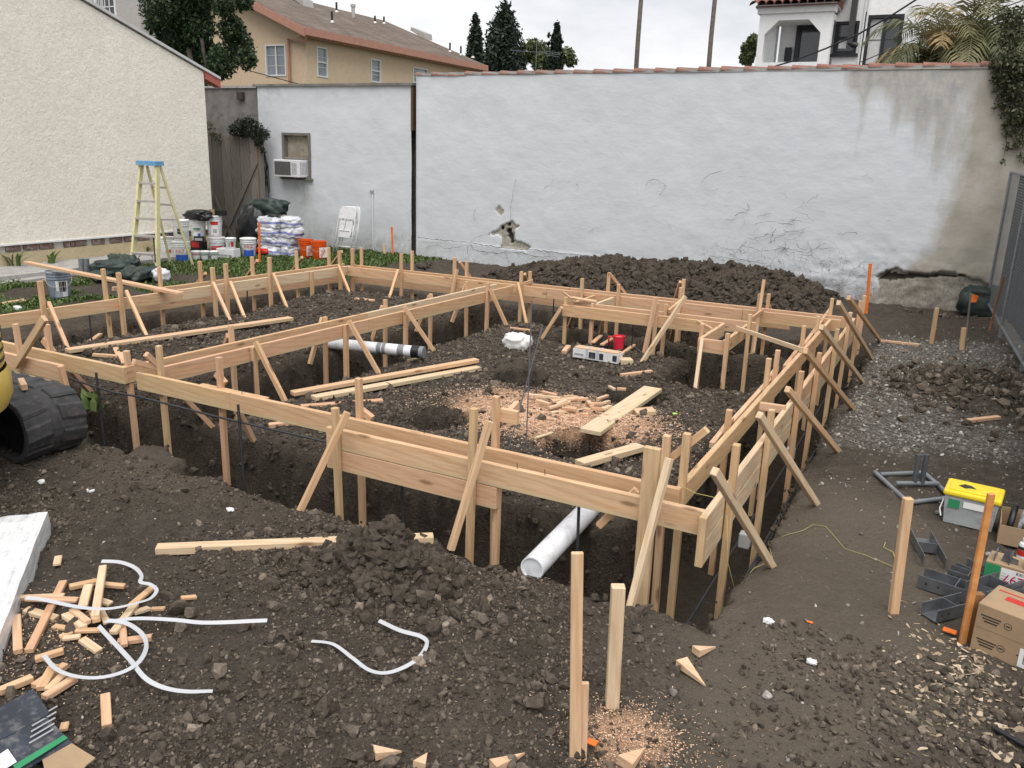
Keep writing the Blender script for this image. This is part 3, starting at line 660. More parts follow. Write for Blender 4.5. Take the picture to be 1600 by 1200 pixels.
def on_line(line, off, x, y):
    """sight line met with the upright plane that stands on a form line"""
    a, b = line; d = Vector((b[0]-a[0], b[1]-a[1], 0)).normalized(); n_ = Vector((-d.y, d.x, 0)); p = Vector((a[0], a[1], 0))+n_*off
    r_ = ray(x, y); t_ = (p-CAM).dot(n_)/r_.dot(n_); return CAM+r_*t_

# near line ---------------------------------------------------------------
NI = ((-4.42, 0.0), (.0, 0.0)); NO = ((-2.31, -.225), (.21, -.225))
f = Form('near form line with stacked outer boards crossing in front of the white drain pipe', (-1.2, -.1, 0))
q1 = along(*NI, 361, ZT).x
f.board((-4.42, 0), (q1-.001, 0), mat=WOODY); f.board((q1+.001, 0), (.01, 0), mat=WOOD)
f.board((q1-.35, .04), (q1+.32, .04), name='splice_board', mat=WOOD, h=.12)
f.board(NO[0], NO[1], mat=WOOD)
q2 = along(*NO, 777, ZT-.28).x
f.board(NO[0], (q2, -.225), zt=ZT-BH-.004, mat=WOODP)
for px, top, m_ in [(200, 548, WOODP), (252, 540, WOODY), (345, 558, WOODP), (562, 591, WOOD), (774, 619, WOOD), (1037, 680, WOOD), (1066, 677, WOODY)]:
    f.post(NI, px, top, off=.092 if px == 200 else .045, mat=m_)
f.post(NO, 525, 637, off=-.045, mat=WOODY); f.post(NO, 738, 638, off=-.045, mat=WOODY)
f.post(NO, 1013, 699, off=-.045, w=.089, t=.038, mat=WOODY); f.post(NO, 779, 755, off=.042, w=.04)
for (x0, y0, x1, y1) in [(543, 644, 470, 796), (765, 658, 708, 847), (1046, 716, 988, 936)]:
    f.brace(on_line(NO, -.085, x0, y0), gfoot(x1, y1), mat=WOODW if x0 == 1046 else WOOD)
f.piece(on_line(NI, .09, 1046, 718), on_line(NI, .09, 1105, 671), .042, .038, WOOD, name='brace')
# stakes' inner kickers seen below the boards
f.brace(on_line(NI, .08, 285, 618), gfoot(327, 662), mat=WOODP); f.brace(on_line(NI, .08, 372, 640), gfoot(393, 682), mat=WOODP)
f.piece(on_line(NI, .07, 352, 600), on_line(NI, .07, 338, 583), .05, .036, WOODP); f.piece(on_line(NI, .08, 563, 640), on_line(NI, .08, 582, 655), .05, .036, WOODP)
p_ = on_line(NI, .08, 794, 650); f.piece(p_+Vector((-.05, 0, 0)), p_+Vector((.07, 0, .0)), .09, .036, WOOD); f.piece(on_line(NI, .12, 795, 650), on_line(NI, .26, 808, 636), .085, .036, WOODP)
f.brace(on_line(NI, -.12, 995, 765), on_line(NI, -.18, 935, 822), mat=WOOD, ext=0)
# nails standing in the boards
def nails(form, pts):
    for p in pts: MB().tube([p, Vector(p)+Vector((random.uniform(-.004, .004), random.uniform(-.004, .004), .045))], .0022, 5).build('nail', REBAR, form.t)
nails(f, [(x, -.225, ZT-.01) for x in (-.9, -.72, -.05)]+[(x, 0, ZT-.01) for x in (-3.3, -1.7)])

# near line, bay beside the digger ------------------------------------------
NL = ((-7.6, 0.04), (-4.62, 0.04)); NLO = ((-7.6, -.19), (-5.08, -.19))
f = Form('near form line stretch behind the digger track', (-5.8, -.1, 0))
f.board(NL[0], NL[1], mat=WOODY); f.board(NLO[0], NLO[1], mat=WOODP); f.board(NLO[0], (-5.06, -.19), zt=ZT-BH-.004, mat=WOODW)
f.post(NLO, 31, 506, off=.05, mat=WOODP); f.post(NL, 78, 507, off=.045, mat=WOODP)
f.brace(on_line(NLO, -.05, 70, 497), on_line(NLO, -.06, 24, 572), w=.06, mat=WOODY, ext=0)
f.piece(on_line(NL, .09, 68, 530), on_line(NL, .09, 84, 552), .06, .036, WOODP)
f.brace(on_line(NL, .05, 112, 580), gfoot(144, 615), mat=WOODP)
lumber('end_cleat', (-5.055, -.22, ZT+.002), (-5.03, -.19, ZT-.32), .045, .04, f.t, WOODP, side=(0, 1, 0))

# right line ----------------------------------------------------------------
RI = ((.0, 0.02), (.0, 6.02)); RO = ((.225, -.27), (.235, 6.3))
f = Form('right hand form line of paired boards running back beside the gravel', (.1, 3, 0))
f.board((.0, .022), (.0, 3.1), mat=WOODY); f.board((.0, 3.102), (.0, 6.0), mat=WOOD)
f.board(RO[0], (.229, 2.6), mat=WOODW); f.board((.229, 2.602), RO[1], mat=WOOD)
f.board(RO[0], (.230, 3.3), zt=ZT-BH-.003, mat=WOODW); f.board((.230, 3.302), RO[1], zt=ZT-BH-.003, mat=WOODW)
for px, top, m_ in [(1143, 694, WOODY), (1200, 640, WOODY), (1247, 580, WOOD), (1276, 551, WOOD), (1304, 514, WOODY), (1324, 488, WOOD), (1341, 470, WOOD), (1348, 462, WOODP)]:
    f.post(RO, px, top, off=-.045, mat=m_, w=.045)
for px, top in [(1137, 640), (1197, 560), (1211, 547), (1253, 509), (1276, 494)]:
    f.post(RI, px, top, off=.045)
for (x0, y0, x1, y1) in [(1116, 736, 1206, 885), (1186, 648, 1276, 788), (1230, 608, 1311, 707), (1258, 548, 1333, 639), (1283, 511, 1349, 598), (1310, 473, 1362, 560), (1326, 465, 1375, 532)]:
    f.brace(on_line(RO, -.09, x0, y0), gfoot(x1, y1), w=.044, mat=random.choice([WOODW, WOODW, WOOD]))
for (x0, y0, x1, y1) in [(1203, 594, 1118, 690), (1300, 480, 1256, 540), (1252, 540, 1226, 574), (1143, 656, 1112, 696), (1214, 576, 1203, 590)]:
    f.piece(on_line(RI, .09, x0, y0), on_line(RI, .09, x1, y1), .045, .036, name='brace')
f.piece(A(1187, 634, ZT+.0), A(1227, 640, ZT+.0), .038, .06, WOODP, side=(0, 1, 0), name='spreader')
lumber('end_block', (.225, -.295, ZT-.002), (.225, -.295, ZT-2*BH-.003), .04, .05, f.t, WOODY, side=(1, 0, 0))
f.piece((.06, 5.5, ZT+.02), (.5, 5.62, ZT+.02), .04, .02, WOOD, name='spreader') if False else None

# far line --------------------------------------------------------------------
FI = ((-7.02, 5.88), (.12, 6.05)); FO = ((-7.1, 6.1), (.25, 6.3))
f = Form('far form line of paired boards in front of the dirt bank', (-3.4, 6, 0))
def seg(line, t0, t1, **kw): 
    a, b = Vector(line[0]), Vector(line[1]); f.board(a.lerp(b, t0), a.lerp(b, t1), **kw)
seg(FI, 0, .47); seg(FI, .4705, .84); seg(FI, .8405, 1); seg(FO, 0, .5); seg(FO, .5005, 1, mat=WOODP)
seg(FO, 0, .55, zt=ZT-BH-.003, mat=WOODP); seg(FO, .5505, .9, zt=ZT-BH-.003, mat=WOOD, h=.09)
for px, top in [(627, 396), (710, 402), (814, 424), (909, 435), (966, 444), (1062, 449), (1184, 459)]: f.post(FI, px, top, off=-.045)
for px, top in [(565, 387), (644, 392), (729, 408), (828, 424), (950, 426), (1066, 436), (1199, 459), (1297, 466)]: f.post(FO, px, top, off=.045)
for (x0, y0, x1, y1, zf) in [(622, 422, 608, 467, .12), (714, 421, 703, 472, .1), (809, 442, 821, 500, 0), (1194, 437, 1178, 545, 0)]:
    f.brace(on_line(FI, -.09, x0, y0), gfoot(x1, y1, zf))
for (x0, y0, x1, y1) in [(718, 409, 736, 436), (952, 427, 977, 459), (1063, 440, 1054, 468), (1199, 470, 1204, 486), (820, 428, 823, 440)]:
    f.piece(on_line(FO, .09, x0, y0), on_line(FO, .32, x1, y1), .04, .036, name='brace')
f.piece(on_line(FI, -.07, 814, 445), on_line(FI, .25, 832, 439), .05, .02, WOODP)

# left line ------------------------------------------------------------------
LI = ((-7.42, -.2), (-7.07, 5.98)); LO = ((-7.56, 2.75), (-7.28, 6.1))
f = Form('left form line beside the grass with a board resting on it', (-7.3, 3, 0))
seg(LI, 0, .5, mat=WOOD); seg(LI, .5005, 1, mat=WOODW); seg(LO, 0, 1, mat=WOOD); seg(LO, -.08, 1, zt=ZT-BH-.003, mat=WOODP)
for px, top in [(68, 439), (189, 426), (334, 418), (354, 412), (422, 402), (487, 424), (531, 392), (551, 388)]: f.post(LI, px, top, off=-.045, w=.05)
f.post(LI, 166, 420, off=.045, mat=WOODY)
for px, top in [(251, 417), (314, 408), (395, 401), (464, 392), (514, 386)]: f.post(LO, px, top, off=.045)
for (x0, y0, x1, y1) in [(76, 473, 105, 542), (197, 455, 227, 521), (333, 442, 358, 498), (360, 441, 381, 494), (427, 428, 447, 478), (529, 415, 547, 460)]:
    f.brace(on_line(LI, -.09, x0, y0), gfoot(x1, y1, .12), w=.045)
for (x0, y0, x1, y1) in [(321, 427, 300, 452), (402, 407, 378, 443), (472, 402, 450, 431), (534, 393, 510, 424)]:
    f.brace(on_line(LO, .09, x0, y0), A(x1, y1, 0))
lumber('scrap_lath', gfoot(360, 498), gfoot(376, 506), .04, .02, f.t, WOODP)

# middle line ------------------------------------------------------------------
ML = ((-4.64, 0.06), (-4.40, 5.84)); MR = ((-4.40, 0.16), (-4.15, 5.85))
f = Form('middle form line of two boards dividing the dug yard', (-4.4, 3, 0))
seg(ML, 0, .52, mat=WOOD); seg(ML, .5205, 1, mat=WOODW); seg(MR, 0, .46, mat=WOODP); seg(MR, .4605, 1, mat=WOOD)
for px, top in [(362, 508), (508, 495), (602, 468), (673, 459), (729, 440)]: f.post(ML, px, top, off=.045, mat=WOOD)
for px, top in [(396, 542), (540, 507), (634, 487), (762, 442)]: f.post(MR, px, top, off=-.045, w=.05)
for (x0, y0, x1, y1) in [(399, 534, 442, 620), (545, 501, 590, 580), (631, 479, 678, 548), (766, 452, 792, 510)]: f.brace(on_line(MR, -.09, x0, y0), gfoot(x1, y1), w=.045)
for (x0, y0, x1, y1) in [(504, 496, 486, 562), (598, 478, 582, 530), (671, 462, 652, 512), (728, 445, 708, 498)]:
    f.brace(on_line(ML, .09, x0, y0), A(x1, y1, .02), w=.045)
f.piece(on_line(ML, .09, 357, 524), on_line(ML, .2, 352, 540), .05, .04, WOODP, name='brace')
f.piece(on_line(MR, -.06, 228, 553), on_line(MR, -.05, 252, 578), .045, .036, WOODP, name='brace'); f.piece(on_line(MR, -.05, 208, 565), on_line(MR, -.05, 250, 576), .045, .036, WOODP, name='brace')

# inner line with the small boxed pad -------------------------------------------
IF = ((-2.96, 4.93), (-.99, 5.0)); IB = ((-2.93, 5.2), (-.7, 5.26))
f = Form('short inner form line with a small boxed pad and long diagonal brace', (-1.9, 5, 0))
seg(IF, 0, 1, mat=WOOD); seg(IB, 0, 1, mat=WOODP)
f.board((-1.0, 4.05), (-1.0, 4.98), mat=WOOD); f.board((-.76, 4.02), (-.76, 5.24), mat=WOOD); f.board((-1.02, 4.03), (-.74, 4.03), mat=WOODP)
f.board((-2.92, 5.22), (-2.92, 5.84), mat=WOOD); f.board((-2.66, 5.22), (-2.66, 5.84), mat=WOODW)
for px, top, ln, of in [(884, 464, IF, .045), (926, 474, IF, .045), (1025, 474, IF, -.045), (1040, 475, IB, -.045), (1096, 506, ((-1.06, 4.05), (-1.06, 4.98)), 0), (1170, 491, ((-.7, 4.4), (-.7, 5.3)), 0)]:
    f.post(ln, px, top, off=of)
f.post(((-1.02, 3.985), (-.7, 3.985)), 1136, 521, off=0)
for (x0, y0, x1, y1, w_) in [(1025, 465, 1007, 551, .05), (1071, 463, 1004, 565, .05), (878, 480, 849, 526, .045), (1097, 531, 1087, 602, .06)]:
    f.brace(on_line(IF, -.09, x0, y0) if x0 != 1097 else on_line(((-1.02, 4.03), (-.7, 4.03)), -.06, x0, y0), gfoot(x1, y1), w=w_, mat=WOODW if x0 in (1097, 1071) else None)
f.piece(on_line(IF, .1, 897, 488), A(887, 515, -.1), .045, .036, name='brace'); f.piece(on_line(IB, .1, 945, 488), A(934, 538, -.2), .045, .036, name='brace'); f.piece(on_line(IB, .1, 1056, 498), A(1048, 530, -.2), .045, .036, name='brace')
f.piece(A(1064, 470, ZT+.12), A(1045, 486, ZT+.03), .04, .03, name='brace'); f.piece(A(893, 465, ZT+.06), A(932, 471, ZT+.03), .09, .02, WOOD, side=(0, 1, 0)); f.piece(A(880, 457, ZT+.05), A(893, 467, ZT+.05), .03, .02)
f.piece(A(1150, 512, ZT+.03), A(1254, 547, ZT+.03), .045, .022, WOODW, side=(0, 0, 1), name='tie_lath')
f.piece(A(1192, 485, ZT+.02), A(1173, 499, ZT+.02), .045, .025, WOODP, name='tie_lath'); f.piece(A(1090, 503, ZT), A(1112, 515, ZT), .04, .03, WOODP)
# ------------------------------------------------------------------ the long painted wall
WV = 10.48
def wall_mat(name, right=True):
    mt, t, b = newmat(name); v = coords(t); big = noise(t, v, .6, 5, .55); mid = noise(t, coords(t, (1.3, 1, 2.2)), 1.6, 7, .65); fine = noise(t, v, 30, 5, .65)
    c = ramp(t, mid, [(.3, (.585, .615, .65)), (.55, (.62, .647, .675)), (.75, (.65, .673, .698))])
    c = mixc(t, ramp(t, big, [(.4, (0, 0, 0)), (.75, (.4, .4, .4))]), c, (.58, .60, .625))
    st = attr(t, 'stain'); n3 = noise(t, coords(t, (5, 5, .9)), 3.0, 6, .65); n2 = noise(t, coords(t, (2.6, 2.6, 1.3)), 2.6, 8, .7)
    sm = ramp(t, math_(t, 'ADD', math_(t, 'MULTIPLY', st, .8), math_(t, 'ADD', math_(t, 'MULTIPLY', n2, .5), math_(t, 'MULTIPLY', n3, .4))), [(.62, (0, 0, 0)), (1.2, (.62, .62, .62))])
    sm = math_(t, 'MULTIPLY', sm, ramp(t, st, [(0, (0, 0, 0)), (.15, (1, 1, 1))]))
    c = mixc(t, sm, c, ramp(t, n2, [(.32, (.15, .14, .12)), (.55, (.33, .295, .23)), (.75, (.47, .45, .41))]))
    tn = attr(t, 'tan'); tm = ramp(t, math_(t, 'ADD', tn, math_(t, 'MULTIPLY', math_(t, 'SUBTRACT', n2, .5), .6)), [(.3, (0, 0, 0)), (.8, (.92, .92, .92))])
    c = mixc(t, tm, c, ramp(t, noise(t, v, 2.4, 6, .6), [(.25, (.27, .25, .215)), (.5, (.37, .335, .275)), (.75, (.45, .425, .38))]))
    ba = attr(t, 'bare'); c = mixc(t, ramp(t, ba, [(.4, (0, 0, 0)), (.6, (1, 1, 1))]), c, ramp(t, fine, [(.35, (.26, .24, .20)), (.65, (.46, .43, .37))]))
    ho = attr(t, 'hole'); c = mixc(t, ramp(t, ho, [(.4, (0, 0, 0)), (.6, (1, 1, 1))]), c, (.06, .052, .044))
    gm = attr(t, 'grime'); c = mixc(t, math_(t, 'MULTIPLY', gm, ramp(t, noise(t, v, 5, 6, .7), [(.35, (0, 0, 0)), (.7, (.85, .85, .85))])), c, (.17, .15, .125))
    # fine crackle in the paint low on the wall
    vo = N(t, 'ShaderNodeTexVoronoi', Scale=5.5); vo.feature = 'DISTANCE_TO_EDGE'
    wv_ = N(t, 'ShaderNodeVectorMath'); wv_.operation = 'ADD'; nn = N(t, 'ShaderNodeTexNoise', Scale=6.0, Detail=4.0); L(t, v, nn.inputs['Vector']); sc_ = N(t, 'ShaderNodeVectorMath'); sc_.operation = 'SCALE'; sc_.inputs['Scale'].default_value = .22
    L(t, nn.outputs['Color'], sc_.inputs[0]); L(t, v, wv_.inputs[0]); L(t, sc_.outputs[0], wv_.inputs[1]); L(t, wv_.outputs[0], vo.inputs['Vector'])
    ck = math_(t, 'MULTIPLY', ramp(t, vo.outputs['Distance'], [(.006, (1, 1, 1)), (.022, (0, 0, 0))]), attr(t, 'crackle'))
    c = mixc(t, math_(t, 'MULTIPLY', ck, .75), c, (.14, .13, .12))
    L(t, c, b.inputs['Base Color']); b.inputs['Roughness'].default_value = .82; b.inputs['Specular IOR Level'].default_value = .2
    h = math_(t, 'ADD', math_(t, 'MULTIPLY', noise(t, coords(t, (1, 1, 2.2)), 5, 5, .6), 2.2), math_(t, 'SUBTRACT', math_(t, 'MULTIPLY', fine, .5), math_(t, 'MULTIPLY', ck, 1.2)))
    bump(t, b, h, .13, .02); return mt
WALLM = wall_mat('painted_plaster')
def inpoly(px, pz, poly):
    r_ = np.zeros(px.shape, bool); n = len(poly); j = n-1
    for i in range(n):
        xi, yi = poly[i]; xj, yj = poly[j]
        c = ((yi > pz) != (yj > pz)) & (px < (xj-xi)*(pz-yi)/(yj-yi+1e-12)+xi); r_ ^= c; j = i
    return r_
WZ = lambda x, y: (lambda p: (p.x, p.z))(PV(x, y, WV))
wu = np.arange(-8.87, 2.75, .024); wz = np.arange(-.35, 3.66, .026); XU, XZ = np.meshgrid(wu, wz)
nse = fbm(XU*4, XZ*4, 4, 91)-.5; jx_ = XU+nse*.10; jz_ = XZ+(fbm(XU*4, XZ*4, 4, 95)-.5)*.10
peel = inpoly(jx_, jz_, [WZ(*p) for p in [(764, 366), (776, 357), (799, 343), (806, 351), (812, 352), (802, 360), (804, 376), (830, 385), (824, 391), (782, 387), (785, 370), (778, 366)]])
peel2 = inpoly(jx_, jz_, [WZ(*p) for p in [(773, 327), (779, 320), (788, 330), (783, 338)]])
hole = np.zeros_like(peel)
for (x, y, r_) in [(794, 361, .055), (796, 369, .065), (798, 376, .05), (784, 356, .035), (794, 351, .03)]:
    a, b_ = WZ(x, y); hole |= ((XU-a)**2+(XZ-b_)**2+nse*.004) < r_**2
hole &= (peel | True)
lo_b = inpoly(jx_, jz_, [WZ(*p) for p in [(1372, 432), (1400, 418), (1440, 428), (1480, 425), (1545, 445), (1600, 470), (1600, 520), (1372, 500)]])
cav = inpoly(jx_, jz_, [WZ(*p) for p in [(1374, 436), (1390, 428), (1415, 426), (1445, 431), (1480, 431), (1510, 433), (1490, 435), (1450, 435), (1420, 434), (1390, 440)]])
flk = inpoly(jx_, jz_, [WZ(*p) for p in [(1150, 345), (1215, 330), (1290, 350), (1300, 385), (1210, 405), (1140, 380)]]) & (fbm(XU*5, XZ*9, 4, 97) > .55)
dep = nse*.009+(fbm(XU*1.1, XZ*1.1, 3, 99)-.5)*.03+(fbm(XU*2.0, XZ*5, 3, 101)-.5)*.003
joint = .37+.0*XU
dep = dep-.009*sstep(joint+.012, joint-.012, XZ)
dep = dep+.035*peel+.02*peel2+.10*hole+.05*lo_b+.09*cav+sstep(1.3, .2, XZ)*sstep(-2.5, -.5, XU)*(fbm(XU*6, XZ*6, 3, 103)-.5)*.06
bx = [WZ(1525, 95), WZ(1505, 170), WZ(1488, 290), WZ(1450, 390), WZ(1400, 430), WZ(1330, 470)]
bxs = sorted([(z, u) for u, z in bx]); edge = np.interp(XZ, [q[0] for q in bxs], [q[1] for q in bxs])
tan_ = np.clip(.5+(XU-edge)*1.6, 0, 1)
sg = lambda x, y, sx, sz: np.exp(-((XU-WZ(x, y)[0])/sx)**2-((XZ-WZ(x, y)[1])/sz)**2)
stain = np.clip(1.1*sg(1345, 118, .22, .28)+.9*sg(1400, 118, .28, .28)+.8*sg(1460, 125, .35, .3)+.5*sg(1430, 170, .5, .35)+.42*sg(1345, 190, .07, .75)+.3*sg(1400, 180, .06, .5)+.3*sg(1470, 200, .08, .6)+.5*sg(1480, 220, .3, .7)+.35*sg(1440, 195, .1, .5)+.5*sg(1500, 110, .5, .3), 0, 1)
grime = np.clip(sstep(.75, .1, XZ)*(.35+.65*sstep(-2.2, 0, XU))+.35*sstep(3.3, 3.64, XZ)*fbm(XU*2, XZ*.6, 3, 105)*sstep(-3, 0, XU), 0, 1)*(1-.3*tan_)
crackle = np.clip(sstep(1.0, .45, XZ)*sstep(-3.3, -2.0, XU)*(1-tan_)*(.5+fbm(XU*1.5, XZ*1.5, 3, 107))+.8*sstep(.4, .2, XZ)*.7, 0, 1)
nW, nH = len(wu), len(wz); ii = np.arange(nW*nH).reshape(nH, nW)
Fw = np.stack([ii[:-1, :-1], ii[:-1, 1:], ii[1:, 1:], ii[1:, :-1]], -1).reshape(-1, 4)
bw = thing('boundary_wall', 'long pale blue-grey painted plaster wall with terracotta tile coping', 'wall', (-3.1, 10.6, 0))
np_mesh('plaster_face', np.stack([XU, WV+dep, XZ], -1).reshape(-1, 3), Fw, WALLM, bw, True, dict(stain=stain, tan=tan_, bare=(peel | peel2 | lo_b).astype(float)*(1-.0*tan_), hole=(hole | cav).astype(float), grime=np.clip(grime+.75*lo_b, 0, 1), crackle=crackle))
MB().b2((-8.868, WV+.26, -.4), (2.75, WV+.5, 3.60)).build('wall_core', WALLM, bw)
MB().b2((-8.868, WV-.01, 3.60), (2.75, WV+.5, 3.655)).build('wall_cap', CONC, bw)
MB().b2((-8.875, WV-.03, -.4), (-8.869, WV+.5, 3.6)).build('wall_end', WALLM, bw)
def barrel(ln, r0, r1, th=.018, n=9, a0=0, a1=math.pi):
    vs = []; fs = []
    for x, r_ in ((0, r0), (ln, r1)):
        for rr in (r_, r_-th):
            for k in range(n):
                a = a0+(a1-a0)*k/(n-1); vs.append((x, -math.cos(a)*rr, math.sin(a)*rr))
    q = lambda e_, s_, k: e_*2*n+s_*n+k
    for k in range(n-1):
        fs.append((q(0, 0, k), q(0, 0, k+1), q(1, 0, k+1), q(1, 0, k))); fs.append((q(0, 1, k), q(1, 1, k), q(1, 1, k+1), q(0, 1, k+1)))
        for e_ in (0, 1): fs.append((q(e_, 0, k), q(e_, 1, k), q(e_, 1, k+1), q(e_, 0, k+1)))
    for k in (0, n-1): fs.append((q(0, 0, k), q(1, 0, k), q(1, 1, k), q(0, 1, k)))
    return vs, fs
vs, fs = barrel(.43, .135, .115); tile_me = bpy.data.meshes.new('coping_tile'); tile_me.from_pydata(vs, [], fs); tile_me.materials.append(TERRA)
bmt = bmesh.new(); bmt.from_mesh(tile_me); bmesh.ops.recalc_face_normals(bmt, faces=bmt.faces); bmt.to_mesh(tile_me); bmt.free()
for k in range(30):
    o = link(bpy.data.objects.new('coping_tile', tile_me)); o.location = (-8.92+k*.385, WV+.11, 3.605+.0015*k+random.uniform(-.006, .006)); o.rotation_euler = (random.uniform(-.05, .05), R(2.2)+random.uniform(-.012, .012), random.uniform(-.02, .02)); o.scale = (1, 1, .55); adopt(o, bw)
def crack(pts, w=.008, jit=.012, parent=bw, v=WV-.018, mat=None, name='crack'):
    P = [PV(x, y, v) for x, y in pts]; Q = []
    for a, b_ in zip(P, P[1:]):
        n = max(2, int((b_-a).length/.05))
        for i in range(n): Q.append(a.lerp(b_, i/n)+Vector((random.uniform(-jit, jit), 0, random.uniform(-jit, jit))))
    Q.append(P[-1]); vs = []; fs = []
    for i, p in enumerate(Q):
        d = (Q[min(i+1, len(Q)-1)]-Q[max(i-1, 0)]).normalized(); nn_ = Vector((-d.z, 0, d.x))*w*(.35+random.random()*.9)*.5; vs += [p+nn_, p-nn_]
    for i in range(len(Q)-1): fs.append((2*i, 2*i+1, 2*i+3, 2*i+2))
    return mesh_obj(name, vs, fs, mat or DARKP, parent)
CW = .045
for c_ in [[(653, 371), (710, 377), (732, 379), (785, 387), (830, 390), (870, 395), (930, 401), (985, 407)], [(732, 380), (730, 390), (732, 402), (731, 412)],
           [(734, 382), (742, 391), (757, 394), (775, 396), (790, 393), (818, 396), (838, 401), (870, 402)], [(666, 390), (668, 385), (684, 383), (697, 389), (720, 385)],
           [(798, 344), (798, 328), (802, 300), (806, 280)], [(741, 345), (740, 335), (742, 327)], [(765, 366), (745, 370), (735, 378)],
           [(850, 295), (858, 289), (866, 281)], [(900, 288), (904, 291), (902, 293)], [(919, 362), (923, 360), (928, 357)],
           [(1010, 290), (1013, 283), (1025, 280), (1040, 290), (1030, 305)], [(1095, 285), (1110, 272), (1130, 266)], [(1170, 385), (1190, 392), (1225, 388), (1262, 395), (1290, 380)], [(1225, 360), (1235, 366), (1260, 362)], [(1180, 350), (1200, 345), (1240, 352)], [(1110, 400), (1150, 405), (1200, 412)],
           [(1340, 430), (1372, 431), (1400, 418)], [(1430, 428), (1480, 427), (1530, 432)]]:
    crack(c_, w=.011 if len(c_) > 6 else .006, v=WV-.045)

for k in range(46):
    x, y = random.gauss(1225, 42), random.gauss(362, 24); a = random.uniform(-.6, .6)+(math.pi/2 if random.random() < .25 else 0); pts = [(x, y)]
    for i in range(random.randint(2, 5)): a += random.uniform(-.7, .7); x += math.cos(a)*random.uniform(5, 11); y += math.sin(a)*random.uniform(3, 8); pts.append((x, y))
    if max(q[1] for q in pts) < 418: crack(pts, w=random.uniform(.003, .008), v=WV-.04, mat=GREYP if random.random() < .4 else None)
for k in range(22):
    x, y = random.uniform(1000, 1400), random.uniform(270, 410); a = random.uniform(-.5, .5); pts = [(x, y)]
    for i in range(random.randint(1, 3)): a += random.uniform(-.6, .6); x += math.cos(a)*random.uniform(4, 9); y += math.sin(a)*random.uniform(3, 6); pts.append((x, y))
    crack(pts, w=random.uniform(.003, .006), v=WV-.04, mat=GREYP)
# ------------------------------------------------------------------ the grey-white outbuilding with its window
ob = thing('outbuilding', 'pale grey plastered outbuilding with a small boarded window', 'building', (-11.1, 12, 0))
OV = 10.50
a0, a1 = PV(441, 207, OV), PV(487, 279, OV); wx0, wx1, wz0, wz1 = a0.x, a1.x, a1.z, a0.z
def plaster_grid(u0, u1, z0, z1, hole_, parent, name, seed):
    uu = np.unique(np.concatenate([np.arange(u0, u1, .05), [u1, hole_[0], hole_[1]]])); zz = np.unique(np.concatenate([np.arange(z0, z1, .05), [z1, hole_[2], hole_[3]]])); a, b_ = np.meshgrid(uu, zz)
    d = (fbm(a*2, b_*2, 4, seed)-.5)*.03; ix = np.arange(a.size).reshape(a.shape); f_ = np.stack([ix[:-1, :-1], ix[:-1, 1:], ix[1:, 1:], ix[1:, :-1]], -1).reshape(-1, 4)
    cx = (a[:-1, :-1]+a[1:, 1:])/2; cz = (b_[:-1, :-1]+b_[1:, 1:])/2; k = ~((cx > hole_[0]) & (cx < hole_[1]) & (cz > hole_[2]) & (cz < hole_[3]))
    gm = np.clip(sstep(.8, .0, b_)*.8+.35*sstep(u0+.7, u0, a)+.7*np.exp(-((a-(hole_[0]+.5))/.35)**2)*sstep(hole_[2]+.05, hole_[2]-.1, b_)*sstep(.2, 1.2, b_)+.5*sstep(z1-.5, z1, b_)*fbm(a*2, b_*.4, 3, seed+5), 0, 1)
    z_ = np.zeros_like(a); return np_mesh(name, np.stack([a, OV+d, b_], -1).reshape(-1, 3), f_[k.ravel()], WALLM, parent, True, dict(stain=z_, tan=z_, bare=z_, hole=z_, grime=gm, crackle=.5*sstep(.6, .2, b_)))
plaster_grid(-13.2, -9.03, -.3, 3.42, (wx0, wx1, wz0, wz1), ob, 'plaster_face', 120)
MB().b2((-13.2, OV+.3, -.3), (-9.03, OV+4, 3.42)).build('building_body', CONCD, ob)
MB().b2((-13.3, OV-.05, 3.42), (-8.98, OV+4, 3.47)).build('roof_edge', CONCD, ob)
MB().b2((-9.03, OV-.02, 2.55), (-8.985, OV+.1, 3.4)).build('edge_trim', wood_mat('rusty_trim', [(.12, .07, .045), (.16, .10, .07)], knots=False), ob)
wn = MB(); FRW = .055
for p, q in [((wx0, OV-.03, wz0), (wx0+FRW, OV+.15, wz1)), ((wx1-FRW, OV-.03, wz0), (wx1, OV+.15, wz1)), ((wx0+FRW, OV-.03, wz1-FRW), (wx1-FRW, OV+.15, wz1)), ((wx0+FRW, OV-.03, wz0), (wx1-FRW, OV+.15, wz0+FRW))]: wn.b2(p, q)
wf = wn.build('window', WOODD, ob)
zs = PV(460, 246, OV).z
MB().b2((wx0+FRW, OV+.10, zs), (wx1-FRW, OV+.13, wz1-FRW)).build('boarded_pane', pmat('old_board', (.30, .27, .21), .8, .2, 5, dirt=(.12, .1, .08, .8)), wf)
MB().b2((wx0+FRW, OV+.0, zs-.04), (wx1-FRW, OV+.09, zs+.01)).build('sash_rail', WOODD, wf)
MB().b2((wx0-.05, OV-.09, wz0-.04), (wx1+.05, OV+.02, wz0-.001)).build('sill', WOODD, wf)
ac = thing('window_air_conditioner', 'window air conditioner with dark grille and white case', 'air conditioner', ((wx0+wx1)/2-.05, OV, wz0))
b0, b1 = PV(437, 245, OV-.25), PV(482, 277, OV-.25); acx0, acx1 = wx0-.02, wx1-FRW-.04; acz0, acz1 = wz0+.02, zs-.05
MB().b2((acx0, OV-.30, acz0), (acx1, OV+.25, acz1)).build('case', PLASTW, ac, bevel=.012)
mx_ = acx0+(acx1-acx0)*.68
MB().b2((acx0+.03, OV-.306, acz0+.04), (mx_, OV-.302, acz1-.04)).build('grille', pmat('ac_grille', (.09, .09, .085), .6, .2, 30), ac)
